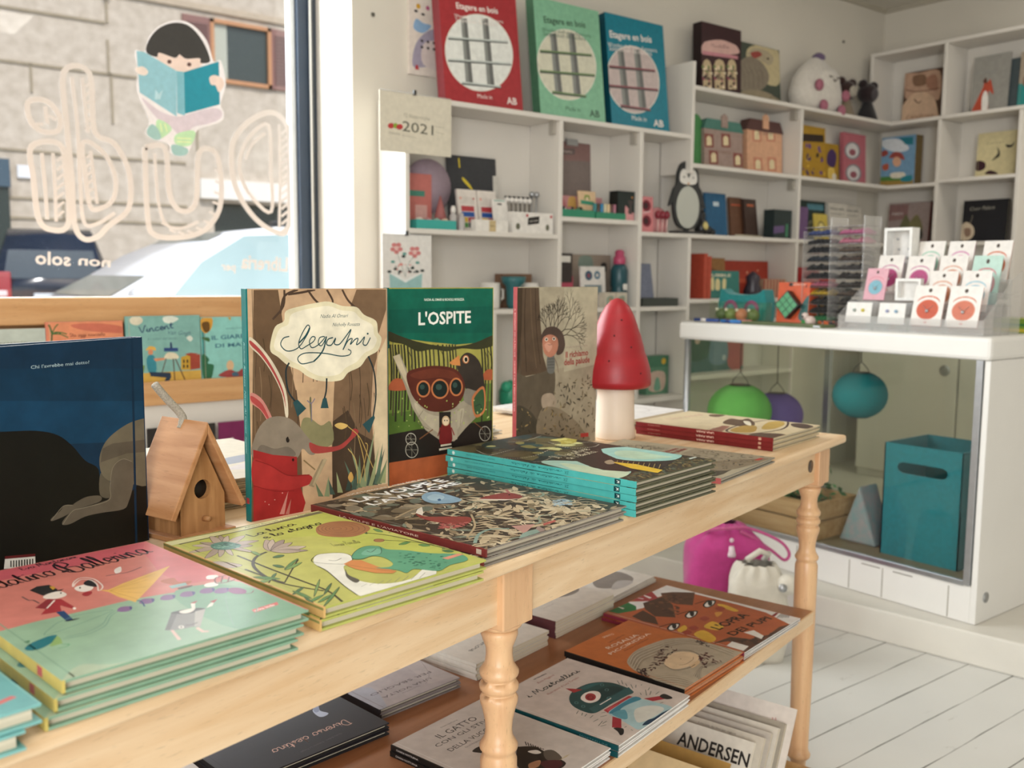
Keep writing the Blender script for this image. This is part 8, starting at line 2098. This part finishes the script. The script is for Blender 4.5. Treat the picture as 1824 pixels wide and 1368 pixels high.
book('exercise_book','yellow green striped book at the counter\'s right, cut by the picture edge','book',Matrix.Translation((3.05,1.36,Z)),.12,.10,.045,None,edge='8fa040',spine='7a9a38',cmds=[P_('c9b030',0,0,120,0,120,30,0,30)],sp=[P_('c9b840',0,4,100,4,100,14,0,14),P_('3f7a40',0,22,100,22,100,30,0,30)])
# ---------- bags on the floor between table and platform
def sack(name,label,loc,R0,h,col,m,sy=.55,seed=1,sharp=1.0):
    r=thing(name,label,'bag',loc); rn=random.Random(seed); b=B(); n=56; rows=26; ph=[rn.uniform(0,6.28) for _ in range(8)]
    vs=[]
    for j in range(rows+1):
        f=j/rows; z=h*f; base=1-.10*abs(f-.35)*2
        neck=max(0,(f-.72)/.28); rad=R0*base*(1-neck*.72*sharp)
        for i in range(n):
            a=2*pi*i/n; w_=1+.05*sin(3*a+ph[0]+4*f)+.03*sin(5*a+ph[1]-6*f)+neck*.16*sin(11*a+ph[2])+.025*sin(8*f+2*a+ph[3])
            sq=1/(abs(cos(a))**4+abs(sin(a))**4)**.25
            vs.append((rad*w_*cos(a)*sq*.9,rad*w_*sin(a)*sq*.9*sy,z*(1-.10*neck*neck)))
    b.add(vs,[(j*n+i,j*n+(i+1)%n,(j+1)*n+(i+1)%n,(j+1)*n+i) for j in range(rows) for i in range(n)]+[tuple(range(n))[::-1]],col,0,True)
    b.obj('bag_body',m,r); return r,ph
mp=mat('pink_cloth','c23c88',.85,0,.14,40,.5,300,sheen=.3); mwb=mat('canvas_cloth','dcd6c8',.9,0,.1,40,.6,350,sheen=.2)
r,_=sack('drawstring_bag','magenta drawstring bag standing on the floor behind the table',(2.33,1.90,0),.142,.395,'c23c88',mp,.75,3); r.rotation_euler=(0,0,R(-38))
cdp=[(-.085,-.03,.335),(-.06,-.055,.345),(-.02,-.062,.350),(.02,-.058,.352),(.05,-.05,.35),(.1,-.05,.335),(.16,-.05,.305),(.185,-.05,.27),(.17,-.052,.25),(.13,-.055,.28),(.07,-.058,.32),(.03,-.06,.34)]
B().tube(smooth3b(cdp),.005,8,'c8588f').obj('drawstring',M_fab,r); B().ball((.0,-.078,.318),.007,'e6cdd6').lathe([(.007,.30),(.014,.275),(.013,.268)],(.0,-.080),12,'e9d8de').obj('tassel',M_fab,r)
r,_=sack('canvas_bag','white canvas bag with a dark motif beside the magenta bag',(2.25,1.715,0),.095,.315,'dcd6c8',mwb,.8,7,.55); r.rotation_euler=(0,0,R(-38))
B().ball((.075,-.05,.235),.034,'d5cdbd',sz=.9).obj('rolled_handle',mwb,r); B().lathe([(.0001,-.002),(.012,-.002),(.012,.002),(.0001,.002)],n=14,col='3a3a34').obj('eyelet',M_metal,r,M=Matrix.Translation((.052,-.085,.236))@Matrix.Rotation(R(80),4,'X')); B().tube([(-.02,0,.285),(-.035,-.02,.30),(0,-.02,.325),(.03,0,.31),(.02,.01,.29)],.009,8,'d9d2c4').obj('handle',mwb,r)
bl=thing('white_crate','white slatted crate on the floor left of the magenta bag','crate',(1.78,2.28,0),R(20)); 
for z in (.0,.09,.18): B().box(0,0,z+.01,.36,.014,z+.075,'e6e4e0').obj('slat',M_shelf,bl)
for x in (0,.33): B().box(x,.014,0,x+.03,.04,.27,'e0deda').obj('post',M_shelf,bl)
